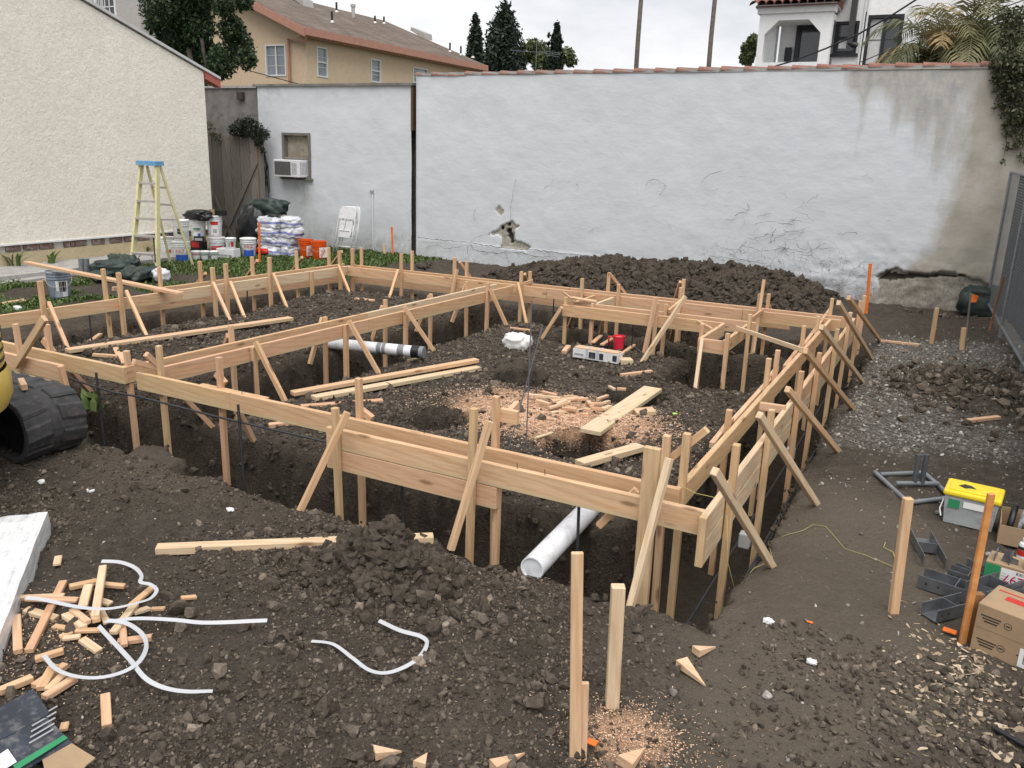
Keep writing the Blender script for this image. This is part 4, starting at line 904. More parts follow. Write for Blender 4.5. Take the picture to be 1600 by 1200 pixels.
for k in range(7): MB().b2((mx_+.03+k*.022, OV-.304, acz0+.06), (mx_+.04+k*.022, OV-.3015, acz1-.06)).build('louvre', GREYP, ac)
for k in range(5): MB().b2((acx1+.0005, OV-.25+k*.045, acz0+.06), (acx1+.003, OV-.23+k*.045, acz1-.05)).build('louvre', GREYP, ac)
cp = PV(583, 293, OV); MB().tube([(cp.x, OV-.03, -.0), (cp.x, OV-.03, cp.z)], .014, 8).build('conduit', WHITEP, ob); MB().b2((cp.x-.05, OV-.05, cp.z-.12), (cp.x+.02, OV-.005, cp.z-.06)).build('conduit_clip', GREYP, ob)
gapw = thing('block_wall', 'dark concrete block wall seen in the slot between plaster walls', 'wall', (-8.95, 10.7, 0))
for k in range(19): MB().b2((-9.02, WV+.16, -.2+k*.2), (-8.88, WV+.4, -.2+k*.2+.188)).build('block', CONCD, gapw)
MB().b2((-9.02, WV+.2, -.2), (-8.88, WV+.42, 3.5)).build('mortar', DARKP, gapw)
# old bare wall behind the gate
ow = thing('old_wall', 'stained bare concrete wall with a small vent above the gate', 'wall', (-14, 10.8, 0))
MB().b2((-16, 10.62, -.3), (-13.201, 11.2, 3.40)).build('wall_slab', CONCD, ow); MB().b2((-16, 10.58, 3.40), (-13.31, 11.2, 3.45)).build('wall_cap', CONC, ow)
vp = PV(377, 150, 10.6); MB().b2((vp.x-.09, 10.54, vp.z-.08), (vp.x+.09, 10.62, vp.z+.08)).build('vent', pmat('rusty_vent', (.05, .035, .03), .8), ow)

# weathered gate
GV = 10.20; g0 = PV(322, 300, GV).x; g1x = PV(408, 300, GV).x; gt = PV(370, 208, GV).z
gate = thing('plank_gate', 'weathered grey plank gate with diagonal boards', 'gate', ((g0+g1x)/2, GV, 0))
npl = 6; pw = (g1x-g0)/npl
for k in range(npl): lumber('plank', (g0+(k+.5)*pw, GV+random.uniform(-.008, .008), -.02), (g0+(k+.5)*pw, GV, gt+random.uniform(-.06, .03)), pw-.012, .024, gate, WOODD, side=(1, 0, 0))
for (x0, y0, x1, y1, w_) in [(401, 252, 350, 368, .10), (334, 305, 362, 372, .09)]: lumber('diagonal_board', PV(x0, y0, GV-.035), PV(x1, y1, GV-.035), w_, .025, gate, WOODD, side=(1, 0, 0))
lumber('rail', (g0, GV+.03, gt-.35), (g1x, GV+.03, gt-.35), .1, .03, gate, WOODD); lumber('rail', (g0, GV+.03, .35), (g1x, GV+.03, .35), .1, .03, gate, WOODD)
lumber('gate_post', (g1x+.05, GV, -.1), (g1x+.05, GV, gt+.02), .09, .09, gate, WOODD, side=(1, 0, 0)); lumber('stop_strip', (g1x-.02, GV-.03, 0), (g1x-.02, GV-.03, gt-.05), .022, .02, gate, wood_mat('tan_strip', [(.25, .15, .07), (.3, .18, .09)]), side=(1, 0, 0))
hp = PV(391, 319, GV-.04); lumber('bolt', hp+Vector((-.16, 0, 0)), hp+Vector((.16, 0, 0)), .06, .03, gate, WOODD)

# ------------------------------------------------------------------ cream stucco house on the left
SU = -12.79; rk = lambda v: 3.56+(8.6-v)*.352
hs_ = thing('stucco_house', 'cream stucco house gable wall rising beside the yard', 'house', (-16, 2, 0))
poly = [(-14, .42), (8.6, .42), (8.6, 3.55), (1.8, rk(1.8)-.01), (-14, .6)]
MB().prism(poly, SU, -21, 'x').build('wall', STUCCO, hs_)
MB().b2((SU-.03, -14, .295), (-21, 8.58, .419)).build('brick_course_bed', pmat('old_mortar', (.50, .48, .46), .9, .15, 10, .3, 40), hs_)
MB().b2((SU+.015, -14, -.3), (-21, 8.61, .294)).build('foundation_wall', STUCF, hs_)
BRK = pmat('dusty_brick', (.16, .10, .085), .9, .3, 6, .4, 40, dirt=(.42, .40, .38, .8), rnd=50)
bk = bpy.data.meshes.new('brick'); bk = cbox_mesh('brick', .05, .26, .10, .008); bk.materials.append(BRK)
v_ = -2.0
while v_ < 8.4:
    half = random.random() < .3; o = link(bpy.data.objects.new('brick', bk)); o.location = (SU-.022, v_+.13, .357+random.uniform(-.006, .006)); o.scale = (1, .38 if half else 1, random.uniform(.85, 1.02)); adopt(o, hs_); v_ += (.13 if half else .285)+random.choice([0, 0, .02, .09])
MB().b2((SU-.02, -14, .42), (SU+.03, 8.6, .445)).build('drip_edge', WHITEP, hs_)
roof = MB(); 
for (z_, th, m0) in [(0, .05, 0)]: roof.prism([(9.0, rk(9.0)+.02), (1.8, rk(1.8)+.02), (1.8, rk(1.8)+.07), (9.0, rk(9.0)+.07)], SU+.05, -21, 'x')
roof.build('roof', pmat('white_rolled_roof', (.55, .55, .55), .8, .1, 4), hs_)
ra = SU-.02; MB().prism([(8.62, rk(8.62)-.13), (9.02, rk(9.02)-.13), (9.02, rk(9.02)+.019), (8.62, rk(8.62)+.019)], SU+.02, SU-.16, 'x').build('rafter_tail', pmat('red_rafter_paint', (.42, .12, .09), .6, .1), hs_)
# concrete walk along it
wk = mesh_obj('path', *(lambda m_: (m_.v, m_.f))(MB().b2((SU+.016, -6, -.2), (-11.75, 7.3, .09)).b2((-11.75, -6, -.2), (-11.55, 4.6, .03))), CONC); tag(wk, kind='structure')
# ------------------------------------------------------------------ planting helpers
def leaf_cloud(name, C, Rr, n, ls, mat, parent=None, shell=.55, aspect=.5, flat=(1, 1, 1), droop=0.0, label=None):
    """n leaf faces through blobs C with radii Rr"""
    C = np.array([tuple(c) for c in C]); Rr = np.array(Rr); w = Rr**2; k = rng.choice(len(C), n, p=w/w.sum())
    d = rng.normal(size=(n, 3)); d /= np.linalg.norm(d, axis=1, keepdims=True); r_ = (shell+(1-shell)*rng.uniform(0, 1, n)**.5)*(1+.35*(fbm(d[:, 0]*2.5+k*3.1, d[:, 1]*2.5+d[:, 2]*2.1, 3, 130)-.5)*2)
    P = C[k]+d*(Rr[k]*r_)[:, None]*np.array(flat)
    l = rng.uniform(*ls, n); a = rng.normal(size=(n, 3)); a /= np.linalg.norm(a, axis=1, keepdims=True); a[:, 2] -= droop; b = np.cross(a, d+rng.normal(size=(n, 3))*.6); b /= np.linalg.norm(b, axis=1, keepdims=True)+1e-9
    V = np.stack([P-a*l[:, None]*.5, P+b*(l*aspect)[:, None]*.5, P+a*l[:, None]*.5, P-b*(l*aspect)[:, None]*.5], 1)
    Fc = np.arange(n*4).reshape(n, 4); ti = np.clip(rng.uniform(0, .75, n)+.25*np.clip(d[:, 2], -1, 1)*0+.2*rng.normal(size=n), 0, 1)
    return np_mesh(name, V.reshape(-1, 3), Fc, mat, parent, attrs=dict(tint=np.repeat(ti, 4)))
def frond(base, az, el, ln, nl=38, leaf=.5, droop=1.0, wid=.034):
    """one pinnate palm frond: verts, faces"""
    vs = []; fs = []; pts = []; p = Vector(base); d = Vector((math.cos(az)*math.cos(el), math.sin(az)*math.cos(el), math.sin(el))); st = ln/nl
    for i in range(nl+1):
        pts.append((p.copy(), d.copy())); p = p+d*st; d = (d+Vector((0, 0, -1))*droop*st/ln*1.5).normalized()
    for i, (p, d) in enumerate(pts[:-1]):
        q, _ = pts[i+1]; s_ = d.cross(Vector((0, 0, 1))).normalized(); w_ = .014*(1-i/nl)+.004; n = len(vs)
        vs += [p-s_*w_, p+s_*w_, q+s_*w_*.9, q-s_*w_*.9]; fs.append((n, n+1, n+2, n+3))
        if i < 3: continue
        t_ = i/nl; L_ = leaf*math.sin(math.pi*min(1, .12+t_*.88))**.6+.05
        for sg_ in (-1, 1):
            e_ = (s_*sg_*.8+d*.75+Vector((0, 0, random.uniform(-.25, .25)))).normalized(); m_ = p+e_*L_*.5; tip = p+e_*L_+Vector((0, 0, -.35*L_*random.uniform(.5, 1.3))); c_ = d*wid*.5; n = len(vs)
            vs += [p-c_*.5, p+c_*.5, m_+c_, tip, m_-c_]; fs += [(n, n+1, n+2, n+4), (n+4, n+2, n+3)]
    return vs, fs
def palm_crown(name, base, n, ln, parent, mat=PALM, el=(.2, 1.35), leaf=.5, droop=1.2, az=None):
    for k in range(n):
        a = (az[0]+(az[1]-az[0])*random.random()) if az else random.uniform(0, 2*math.pi)
        vs, fs = frond(Vector(base)+Vector((random.uniform(-.1, .1), random.uniform(-.1, .1), 0)), a, random.uniform(*el), ln*random.uniform(.75, 1.1), leaf=leaf, droop=droop)
        o = mesh_obj(name, vs, fs, mat, parent); at_ = o.data.attributes.new('tint', 'FLOAT', 'POINT'); tv = random.random()
        at_.data.foreach_set('value', [min(1, max(0, tv+random.uniform(-.12, .12))) for _ in vs])
def trunk(name, pts, rs, parent, mat=BARK, n=10): return MB().tube(pts, rs, n).build(name, mat, parent, smooth=True)

# ------------------------------------------------------------------ beyond the walls
# grey upstairs house behind the stucco roof
FV = 15.0; p0 = PV(222, 60, FV); p1 = PV(60, 60, FV)
gh = thing('grey_house', 'grey house with a white framed upstairs window above the stucco roof', 'house', (p0.x-3, FV+3, 0))
w0 = PV(146, -20, FV); w1 = PV(183, 27, FV)
for a, b_ in [((p1.x-3, FV, 0), (w0.x, FV+.9, 9)), ((w1.x, FV, 0), (p0.x, FV+.9, 9)), ((w0.x, FV, 0), (w1.x, FV+.9, w1.z)), ((w0.x, FV, w0.z), (w1.x, FV+.9, 9))]: MB().b2(a, b_).build('wall', GREYST, gh)
wd = MB()
for a, b_ in [((w0.x, FV-.03, w1.z), (w0.x+.07, FV+.06, w0.z)), ((w1.x-.07, FV-.03, w1.z), (w1.x, FV+.06, w0.z)), ((w0.x+.07, FV-.03, w1.z), (w1.x-.07, FV+.06, w1.z+.07)), ((w0.x+.07, FV-.03, w0.z-.07), (w1.x-.07, FV+.06, w0.z))]: wd.b2(a, b_)
wo_ = wd.build('window', WHITEP, gh)
MB().b2((w0.x+.07, FV+.03, w1.z+.07), (w1.x-.07, FV+.05, w0.z-.07)).build('pane', GLASSD, wo_)
for k in (1, 2): MB().b2((w0.x+(w1.x-w0.x)*k/3-.012, FV+.0, w1.z+.07), (w0.x+(w1.x-w0.x)*k/3+.012, FV+.029, w0.z-.07)).build('glazing_bar', WHITEP, wo_)
MB().b2((w0.x+.07, FV+.0, PV(160, 12, FV).z), (w1.x-.07, FV+.028, PV(160, 12, FV).z+.03)).build('glazing_bar', WHITEP, wo_)
for k in range(4): MB().b2((w0.x+.1+k*.1, FV+.0295, w1.z+.07), (w0.x+.15+k*.1, FV+.0299, w0.z-.3)).build('curtain', CURT, wo_)
MB().b2((p1.x-3.2, FV-.3, 9), (p0.x+.4, FV+.9, 9.3)).build('roof', TERRA, gh)

# big dark tree
TV = 13.0; tb = PV(330, 100, TV)
ft = thing('ficus_tree', 'dense dark green tree behind the weathered gate', 'tree', (tb.x-.3, TV, 0))
trunk('trunk', [(tb.x-.5, TV+.2, -.2), (tb.x-.45, TV+.15, 1.5), (tb.x-.6, TV, 3.0), (tb.x-.8, TV, 4.6)], [.2, .17, .14, .06], ft)
trunk('limb', [(tb.x-.5, TV+.1, 2.2), (tb.x, TV, 3.2), (tb.x+.3, TV, 4.0)], [.11, .08, .03], ft)
cl = [(255, 15, 36), (280, 62, 38), (262, 70, 24), (300, 5, 44), (318, 84, 30), (346, 98, 28), (372, 74, 30), (386, 92, 18), (362, 44, 24), (352, 8, 20), (300, -40, 52), (382, 4, 16), (310, 45, 30), (240, 40, 16), (336, 115, 16)]
kk = (PV(300, 60, TV)-CAM).dot(cf)/FPX
leaf_cloud('crown', [PV(x, y, TV+random.uniform(-.5, .5)) for x, y, r_ in cl], [r_*kk*.88 for x, y, r_ in cl], 30000, (.06, .13), LEAF, ft, shell=.3)
trunk('limb', [PV(315, 60, TV), PV(321, 100, TV), PV(322, 135, TV)], [.05, .03, .012], ft)
leaf_cloud('low_spray', [PV(325, 130, TV), PV(318, 115, TV)], [16*kk, 14*kk], 700, (.05, .11), LEAF, ft, shell=.2)

# tan apartment building
AV = 24.0; c0 = PV(479, 100, AV); AU = c0.x
ap = thing('apartment_building', 'tan two storey apartment block with brown shingle roof and salmon gutters', 'building', (AU-4, AV+10, 0))
HW = 4.6; EO = .45
ez = PU(560, 60, AU+EO).z; rz = PU(600, 32, AU-HW).z; vend = PU(760, 106, AU+EO).y; vrid = PU(701, 61, AU-HW).y; vrid = min(vrid, vend-2.5)
wl0 = PV(414, 70, AV); wl1 = PV(448, 119, AV); ceil_ = ez-.15
def wall_with_window(face, c_, lo, hi, z0, z1, wins, mat, parent, th=.25):
    """upright wall on plane axis=face at c_, from lo to hi, with rectangular openings (a,b,z0,z1) kept clear"""
    xs = sorted(set([lo, hi]+[w[0] for w in wins]+[w[1] for w in wins])); 
    for a, b_ in zip(xs, xs[1:]):
        cur = z0
        for w in sorted([w for w in wins if w[0] <= a+1e-6 and w[1] >= b_-1e-6], key=lambda w: w[2])+[None]:
            top = w[2] if w else z1
            if top > cur:
                mb = MB(); mb.b2((a, c_, cur), (b_, c_+th, top)) if face == 'v' else mb.b2((c_, a, cur), (c_-th, b_, top)); mb.build('wall', mat, parent)
            if w: cur = w[3]
def window(face, c_, a, b_, z0, z1, parent, rail=None, mull=None, fr=.06, fm=WHITEP, gm=GLASS, bars=True):
    mb = MB(); q = (lambda s_, d, z: (s_, c_+d, z)) if face == 'v' else (lambda s_, d, z: (c_-d, s_, z))
    for (s0, s1, y0, y1) in [(a, a+fr, z0, z1), (b_-fr, b_, z0, z1), (a+fr, b_-fr, z0, z0+fr), (a+fr, b_-fr, z1-fr, z1)]: mb.b2(q(s0, -.03, y0), q(s1, .08, y1))
    o = mb.build('window', fm, parent)
    mids = [z0+fr, z1-fr] if rail is None else [z0+fr, rail, z1-fr]; cols = [a+fr, b_-fr] if mull is None else [a+fr, mull, b_-fr]
    for i in range(len(mids)-1):
        for j in range(len(cols)-1): MB().b2(q(cols[j], .05, mids[i]), q(cols[j+1], .06, mids[i+1])).build('pane', gm, o)
    if rail: MB().b2(q(a+fr, .0, rail-.03), q(b_-fr, .045, rail+.03)).build('meeting_rail', fm, o)
    if mull: MB().b2(q(mull-.03, .0, z0+fr), q(mull+.03, .044, z1-fr)).build('mullion', fm, o)
    if bars:
        for k in (1, 2): zz = z0+(z1-z0)*k/3; MB().b2(q(a+fr, .04, zz-.008), q(b_-fr, .0495, zz+.008)).build('glazing_bar', fm, o)
    return o
wall_with_window('v', AV, AU-2*HW, AU-.25, -.2, ceil_, [(wl0.x, wl1.x, wl1.z, wl0.z)], APT, ap)
window('v', AV, wl0.x, wl1.x, wl1.z, wl0.z, ap, mull=(wl0.x+wl1.x)/2)
sides = [((494, 72), (512, 122)), ((579, 91), (595, 130)), ((645, 104), (668, 135))]
wins = []
for a, b_ in sides:
    q0, q1 = PU(*a, AU), PU(*b_, AU); wins.append((q0.y, q1.y, q1.z if a[0] < 640 else q0.z-1.4, q0.z))
wall_with_window('u', AU, AV, vend-.5, -.2, ceil_, wins, APT, ap)
for w in wins: window('u', AU, *w, ap, rail=(w[2]+w[3])/2)
MB().b2((AU-.3, AV+.3, -.2), (AU-2*HW, vend-.5, ceil_-.05)).build('building_body', APT, ap)
gz_ = lambda u: rz-(rz-ez)*abs(u-(AU-HW))/(HW+EO)
MB().prism([(AU-2*HW, ceil_), (AU, ceil_), (AU, gz_(AU)-.12), (AU-HW, rz-.12), (AU-2*HW, gz_(AU-2*HW)-.12)], AV+.001, AV+.3, 'y').build('gable', APT, ap)
def shingle_mat():
    mt, t, b = newmat('brown_shingle'); v = coords(t); br = N(t, 'ShaderNodeTexBrick', Scale=1.0); br.offset = .5
    mp_ = N(t, 'ShaderNodeMapping'); mp_.inputs['Rotation'].default_value = (0, 0, R(90)); L(t, v, mp_.inputs[0]); L(t, mp_.outputs[0], br.inputs['Vector'])
    for k_, val in {'Color1': (.12, .09, .07, 1), 'Color2': (.18, .142, .115, 1), 'Mortar': (.06, .045, .035, 1), 'Brick Width': .6, 'Row Height': .15, 'Mortar Size': .012}.items(): br.inputs[k_].default_value = val
    c = mixc(t, 1.0, br.outputs['Color'], ramp(t, noise(t, v, 1.2, 5), [(.3, (.75, .75, .75)), (.7, (1.2, 1.2, 1.2))]), 'MULTIPLY'); L(t, c, b.inputs['Base Color']); b.inputs['Roughness'].default_value = .95; return mt
SHN = shingle_mat()
ev0 = AV-.6
vs = [(AU+EO, ev0, ez), (AU-HW, ev0, rz), (AU-HW, vrid, rz), (AU+EO, vend, ez), (AU-2*HW-EO, ev0, ez), (AU-2*HW-EO, vend, ez)]
roofo = mesh_obj('roof', vs+[(x, y, z-.12) for x, y, z in vs], [(0, 3, 2, 1), (1, 2, 5, 4), (2, 3, 5), (6, 7, 8, 9), (7, 10, 11, 8), (8, 11, 9), (0, 1, 7, 6), (1, 4, 10, 7)], SHN, ap)
SLP = (rz-ez)/(HW+EO)
for u_, s_ in ((0, 1),):
    MB().prism([(AU+EO+.05, ez-.36), (AU+EO+.05, ez-.03), (AU-HW, rz-.03), (AU-HW, rz-.36)], ev0-.05, ev0-.001, 'y').build('rake_board', SALMON, ap)
    MB().prism([(AU-2*HW-EO, ez-.36), (AU-2*HW-EO, ez-.03), (AU-HW-.001, rz-.03), (AU-HW-.001, rz-.36)], ev0-.05, ev0-.001, 'y').build('rake_board', SALMON, ap)
MB().b2((AU+EO+.001, ev0, ez-.30), (AU+EO+.12, vend, ez-.005)).build('gutter', SALMON, ap); MB().b2((AU+.05, ev0+.05, ez-.34), (AU+EO, vend, ez-.14)).build('soffit', SALMON, ap)
dn = PV(451, 100, AV-.12); MB().tube([(AU+EO, ev0+.1, ez-.25), (AU+EO-.1, ev0+.2, ez-.5), (dn.x, AV-.1, PV(451, 61, AV).z), (dn.x, AV-.1, 0)], .06, 8).build('downspout', SALMON, ap)
def on_roof(x, y):
    n_ = Vector((SLP, 0, 1)).normalized(); p = Vector((AU+EO, 0, ez)); r_ = ray(x, y); return CAM+r_*((p-CAM).dot(n_)/r_.dot(n_))
for x, y, h_ in [(526, 19, .45), (519, 35, .45), (586, 36, .35), (600, 37, .35), (703, 81, .45), (720, 86, .45), (739, 90, .45)]:
    p = on_roof(x, y); MB().tube([p, p+Vector((0, 0, h_))], .05, 8).build('vent_pipe', BLACK, ap); MB().lathe([(.12, -.02), (.07, .08)], p, 10).build('vent_flashing', ALUM, ap)
p = on_roof(552, 28); MB().tube([p, p+Vector((0, 0, .5))], .09, 10).tube([p+Vector((0, 0, .5)), p+Vector((0, 0, .62))], .13, 10).build('vent_cap', ALUM, ap)
for x, y in [(473, 6), (655, 55), (662, 58)]:
    p = on_roof(x, y); MB().prism([(p.x+.35, p.z-.16), (p.x-.35, p.z+.22), (p.x-.3, p.z+.38), (p.x+.3, p.z+.16)], p.y-.35, p.y+.35, 'y').build('roof_vent', ALUM, ap)

# trees on the skyline
def cypress(x, top, half, v, bot=115, label='', extra=()):
    c = PV(x, 90, v); k = (c-CAM).dot(cf)/FPX; zt = PV(x, top, v).z; r_ = half*k
    t_ = thing('cypress_tree', label, 'tree', (c.x, v, 0), 0, 'dark cypress trees on the skyline')
    trunk('trunk', [(c.x, v, -.2), (c.x, v, zt*.5)], [.18, .05], t_)
    n = 26; C = []; Rr = []
    for i in range(n):
        f_ = i/(n-1); rr = r_*min(1, (1-f_)*1.5)**.6*(.85+.3*random.random())+.08*k*8; z = zt*(.40+.58*f_)
        for j in range(5): a = random.uniform(0, 6.28); C.append((c.x+math.cos(a)*rr*.4, v+math.sin(a)*rr*.4, z)); Rr.append(rr*.7)
    for (ex, et) in extra:
        q = PV(ex, 90, v); z2 = PV(ex, et, v).z
        for i in range(12): f_ = i/11; C.append((q.x, v, z2*(.4+.58*f_))); Rr.append(max(.1, r_*.22*(1-f_)**.6))
    leaf_cloud('crown', C, Rr, 26000, (.16, .38), CYPR, t_, shell=.1, aspect=.4, flat=(1, 1, 1.5))
cypress(742, 14, 17, 44, label='slim cypress nearest the brown shingle roof', extra=((751, 55),))
cypress(786, -6, 38, 42, label='broad tall cypress filling the middle of the skyline', extra=((768, 32),))
cypress(868, 26, 14, 48, label='thin pointed cypress standing past the leafy tree', extra=((856, 50), (877, 60)))
bt = PV(838, 90, 52); kb = (bt-CAM).dot(cf)/FPX
t_ = thing('broadleaf_tree', 'loose mid green tree between the two cypresses', 'tree', (bt.x, 52, 0)); trunk('trunk', [(bt.x, 52, -.2), (bt.x, 52, bt.z)], [.2, .08], t_)
cl = [(825, 80, 16), (845, 84, 18), (835, 70, 10), (860, 92, 16), (885, 88, 14), (892, 95, 10), (815, 92, 12), (850, 100, 20)]
leaf_cloud('crown', [PV(x, y, 52+random.uniform(-1, 1)) for x, y, r_ in cl], [r_*kb for _, _, r_ in cl], 5000, (.15, .35), LEAFM, t_, shell=.3)
an = PV(838, 85, 36); at_ = thing('television_antenna', 'thin rooftop aerial in front of the skyline trees', 'antenna', (an.x, 36, 0))
MB().tube([(an.x, 36, 0), (an.x, 36, PV(838, 62, 36).z)], .02, 6).build('mast', RODS, at_)
for k, (x0, x1, y) in enumerate([(798, 852, 79), (846, 878, 80), (850, 876, 83), (852, 874, 86)]): MB().tube([PV(x0, y, 36), PV(x1, y+3, 36)], .012, 6).build('element', RODS, at_)
for x, lb, dx in [(997, 'bare slender palm trunk nearer the middle cypress', 3), (1111, 'bare slender palm trunk nearer the white tiled house', 3)]:
    q = PV(x, 60, 60); t_ = thing('palm_tree', lb, 'palm tree', (q.x, 60, 0)); kq = (q-CAM).dot(cf)/FPX
    trunk('trunk', [(PV(x-2, 104, 60).x, 60, -.2), (q.x, 60, q.z), (q.x+.1, 60, q.z+9), (q.x+.3, 60, q.z+16)], [4.2*kq, 3.6*kq, 3.0*kq, 2.6*kq], t_, PALMBARK)
    palm_crown('frond', (q.x+.3, 60, q.z+16), 14, 2.4, t_, el=(-.5, 1.2), leaf=.5)
def bush(name, label, cat, blobs, v, n, ls, mat):
    q = PV(blobs[0][0], blobs[0][1], v); k = (q-CAM).dot(cf)/FPX; t_ = thing(name, label, cat, (q.x, v, 0)); trunk('trunk', [(q.x, v, -.1), (q.x, v, q.z)], [.12, .04], t_)
    leaf_cloud('crown', [PV(x, y, v+random.uniform(-.3, .3)) for x, y, r_ in blobs], [r_*k for _, _, r_ in blobs], n, ls, mat, t_, shell=.3); return t_
bush('garden_tree', 'small dark tree peeping past the white porch pillar', 'tree', [(1172, 75, 13), (1168, 90, 12), (1178, 62, 9), (1195, 75, 10)], 27, 2200, (.10, .2), LEAFM)

# white tiled house
HV = 19.0; PX_ = lambda x, y: PV(x, y, HV)
wh = thing('white_house', 'white plaster house with a tiled corner porch and black windows', 'house', (PX_(1300, 90).x+2, HV+3, 0))
xl, xr = PX_(1184, 60).x, PX_(1297, 60).x; ol, orr = PX_(1194, 60).x, PX_(1281, 60).x; zt_ = PX_(1240, 31).z; zl = PX_(1240, 12).z
zb_ = -.2; ch = .32
MB().b2((xl, HV, zb_), (ol, HV+.3, zl)).build('porch_pillar', SPAN, wh); MB().b2((orr, HV, zb_), (xr, HV+.3, zl)).build('porch_pillar', SPAN, wh)
MB().prism([(ol, zl), (orr, zl), (orr, zt_-ch), (orr-ch, zt_), (ol+ch, zt_), (ol, zt_-ch)], HV+.001, HV+.299, 'y').build('porch_lintel', SPAN, wh)
MB().b2((xl-.06, HV-.06, zl-.12), (xr+.05, HV+.3, zl)).build('cornice', SPAN, wh); MB().b2((xl-.10, HV-.10, zl+.001), (xr+.08, HV+2.5, zl+.08)).build('cornice', SPAN, wh)
MB().b2((xl+.32, HV+1.2, zb_), (xr, HV+1.5, zl)).build('porch_wall', SPAN, wh); MB().b2((xl, HV+1.0, zb_), (xl+.25, HV+1.3, zl)).build('porch_side', SPAN, wh)
MB().b2((xl, HV+.301, zt_+.02), (xr, HV+1.199, zl-.13)).build('porch_ceiling', SPAN, wh); MB().b2((ol, HV+.001, zb_), (orr, HV+.2, PX_(1240, 97).z)).build('porch_parapet', SPAN, wh)
d0, d1 = PV(1247, 38, HV+1.2), PV(1281, 95, HV+1.2)
window('v', HV+1.1, d0.x, d1.x+.2, d1.z-1, d0.z, wh, fm=BLACK, gm=GLASSD, fr=.12, bars=False)
lp = PV(1231, 85, HV+1.1); MB().b2((lp.x-.08, HV+1.05, lp.z-.17), (lp.x+.08, HV+1.19, lp.z+.17)).build('wall_lamp', BLACK, wh)
mv = HV+.8; xr2 = PV(1600, 50, mv).x
wins = []
q0, q1 = PV(1307, 34, mv), PV(1337, 84, mv); wins.append((q0.x, q1.x, q1.z, q0.z)); q2, q3 = PV(1357, 24, mv), PV(1403, 98, mv); wins.append((q2.x, q3.x, q3.z-.6, q2.z))
wall_with_window('v', mv, xr+.001, xr2, zb_, 9.5, wins, SPAN, wh)
w_ = window('v', mv, *wins[0], wh, rail=wins[0][2]+(wins[0][3]-wins[0][2])*.5, fm=BLACK, gm=GLASSD, fr=.07, bars=False)
MB().b2((q0.x-.08, mv-.1, q1.z-.07), (q1.x+.05, mv-.001, q1.z-.001)).build('sill', BLACK, w_)
s0 = PV(1306, 70, mv); MB().b2((wins[0][0]+.12, mv+.045, wins[0][2]+.14), (wins[0][0]+.3, mv+.049, wins[0][2]+.32)).build('window_sticker', PAPER, w_)
w_ = window('v', mv, *wins[1], wh, fm=BLACK, gm=GLASSD, fr=.08, mull=wins[1][0]+.42, bars=True)
MB().b2((wins[1][0]+.08, mv+.0495, wins[1][2]+.1), (wins[1][0]+.36, mv+.0499, wins[1][3]-.1)).build('curtain', CURT, w_)
MB().b2((wins[1][0]-.08, mv-.02, wins[1][2]), (wins[1][0]-.001, mv+.08, wins[1][3]+.08)).build('door_casing', BLACK, w_)
dp = PV(1334, 30, mv-.12); MB().b2((dp.x-.09, mv-.2, PV(1334, 68, mv-.12).z), (dp.x+.05, mv-.05, 9)).build('downspout', pmat('dark_grey_metal', (.045, .045, .048), .5), wh)
MB().tube([(dp.x-.02, mv-.12, PV(1334, 68, mv-.12).z), (dp.x+.18, mv-.12, PV(1334, 69, mv-.12).z-.02)], .05, 8).build('downspout_foot', pmat('dark_grey_metal2', (.045, .045, .048), .5), wh)
for k in range(2): xq = PV(1347+k*5, 50, mv-.05).x; MB().tube([(xq, mv-.03, 0), (xq, mv-.03, 9)], .025, 6).build('conduit', WHITEP, wh)
MB().b2((xr+.3, mv+.3, zb_), (xr2, mv+7, 9.4)).build('building_body', SPAN, wh)
vs, fs = barrel(.62, .115, .10, .015, 7); tl = bpy.data.meshes.new('roof_tile'); tl.from_pydata(vs, [], fs); tl.materials.append(TERRA)
nt_ = int((xr-xl+.3)/.2)
for k in range(nt_+1):
    for row in range(4):
        o = link(bpy.data.objects.new('roof_tile', tl)); o.rotation_euler = (0, R(-16), R(90)); o.location = (xl-.12+k*.2, HV-.28+row*.52, zl+.05+row*.16+random.uniform(-.01, .01)); adopt(o, wh)
MB().prism([(HV-.2, zl+.02), (HV+2.5, zl+.85), (HV+2.5, zl+.03)], xl-.1, xr+.1, 'x').build('porch_roof', TERRA, wh)
wr = MB(); cpts = [(1195, 108), (1240, 95), (1290, 76), (1340, 54), (1390, 26), (1440, -6)]
cable = MB().tube([PV(x, y, HV-2-i*.4) for i, (x, y) in enumerate(cpts)], .018, 6).build('overhead_cable', BLACK); tag(cable, 'dark service cable sagging across the white house front', 'cable')
cable2 = MB().tube([PV(1345, 97, HV-2.2), PV(1385, 80, HV-2.6), PV(1420, 66, HV-3), PV(1600, 0, HV-5)], .010, 6).build('overhead_cable', BLACK); tag(cable2, 'thinner dark wire rising behind the palm fronds', 'cable')
cb3 = MB().tube([PV(380, 108, 14), PV(470, 132, 14), PV(560, 150, 14.5)], .012, 6).build('overhead_cable', BLACK); tag(cb3, 'thin dark wire drooping across the tan apartment wall', 'cable')

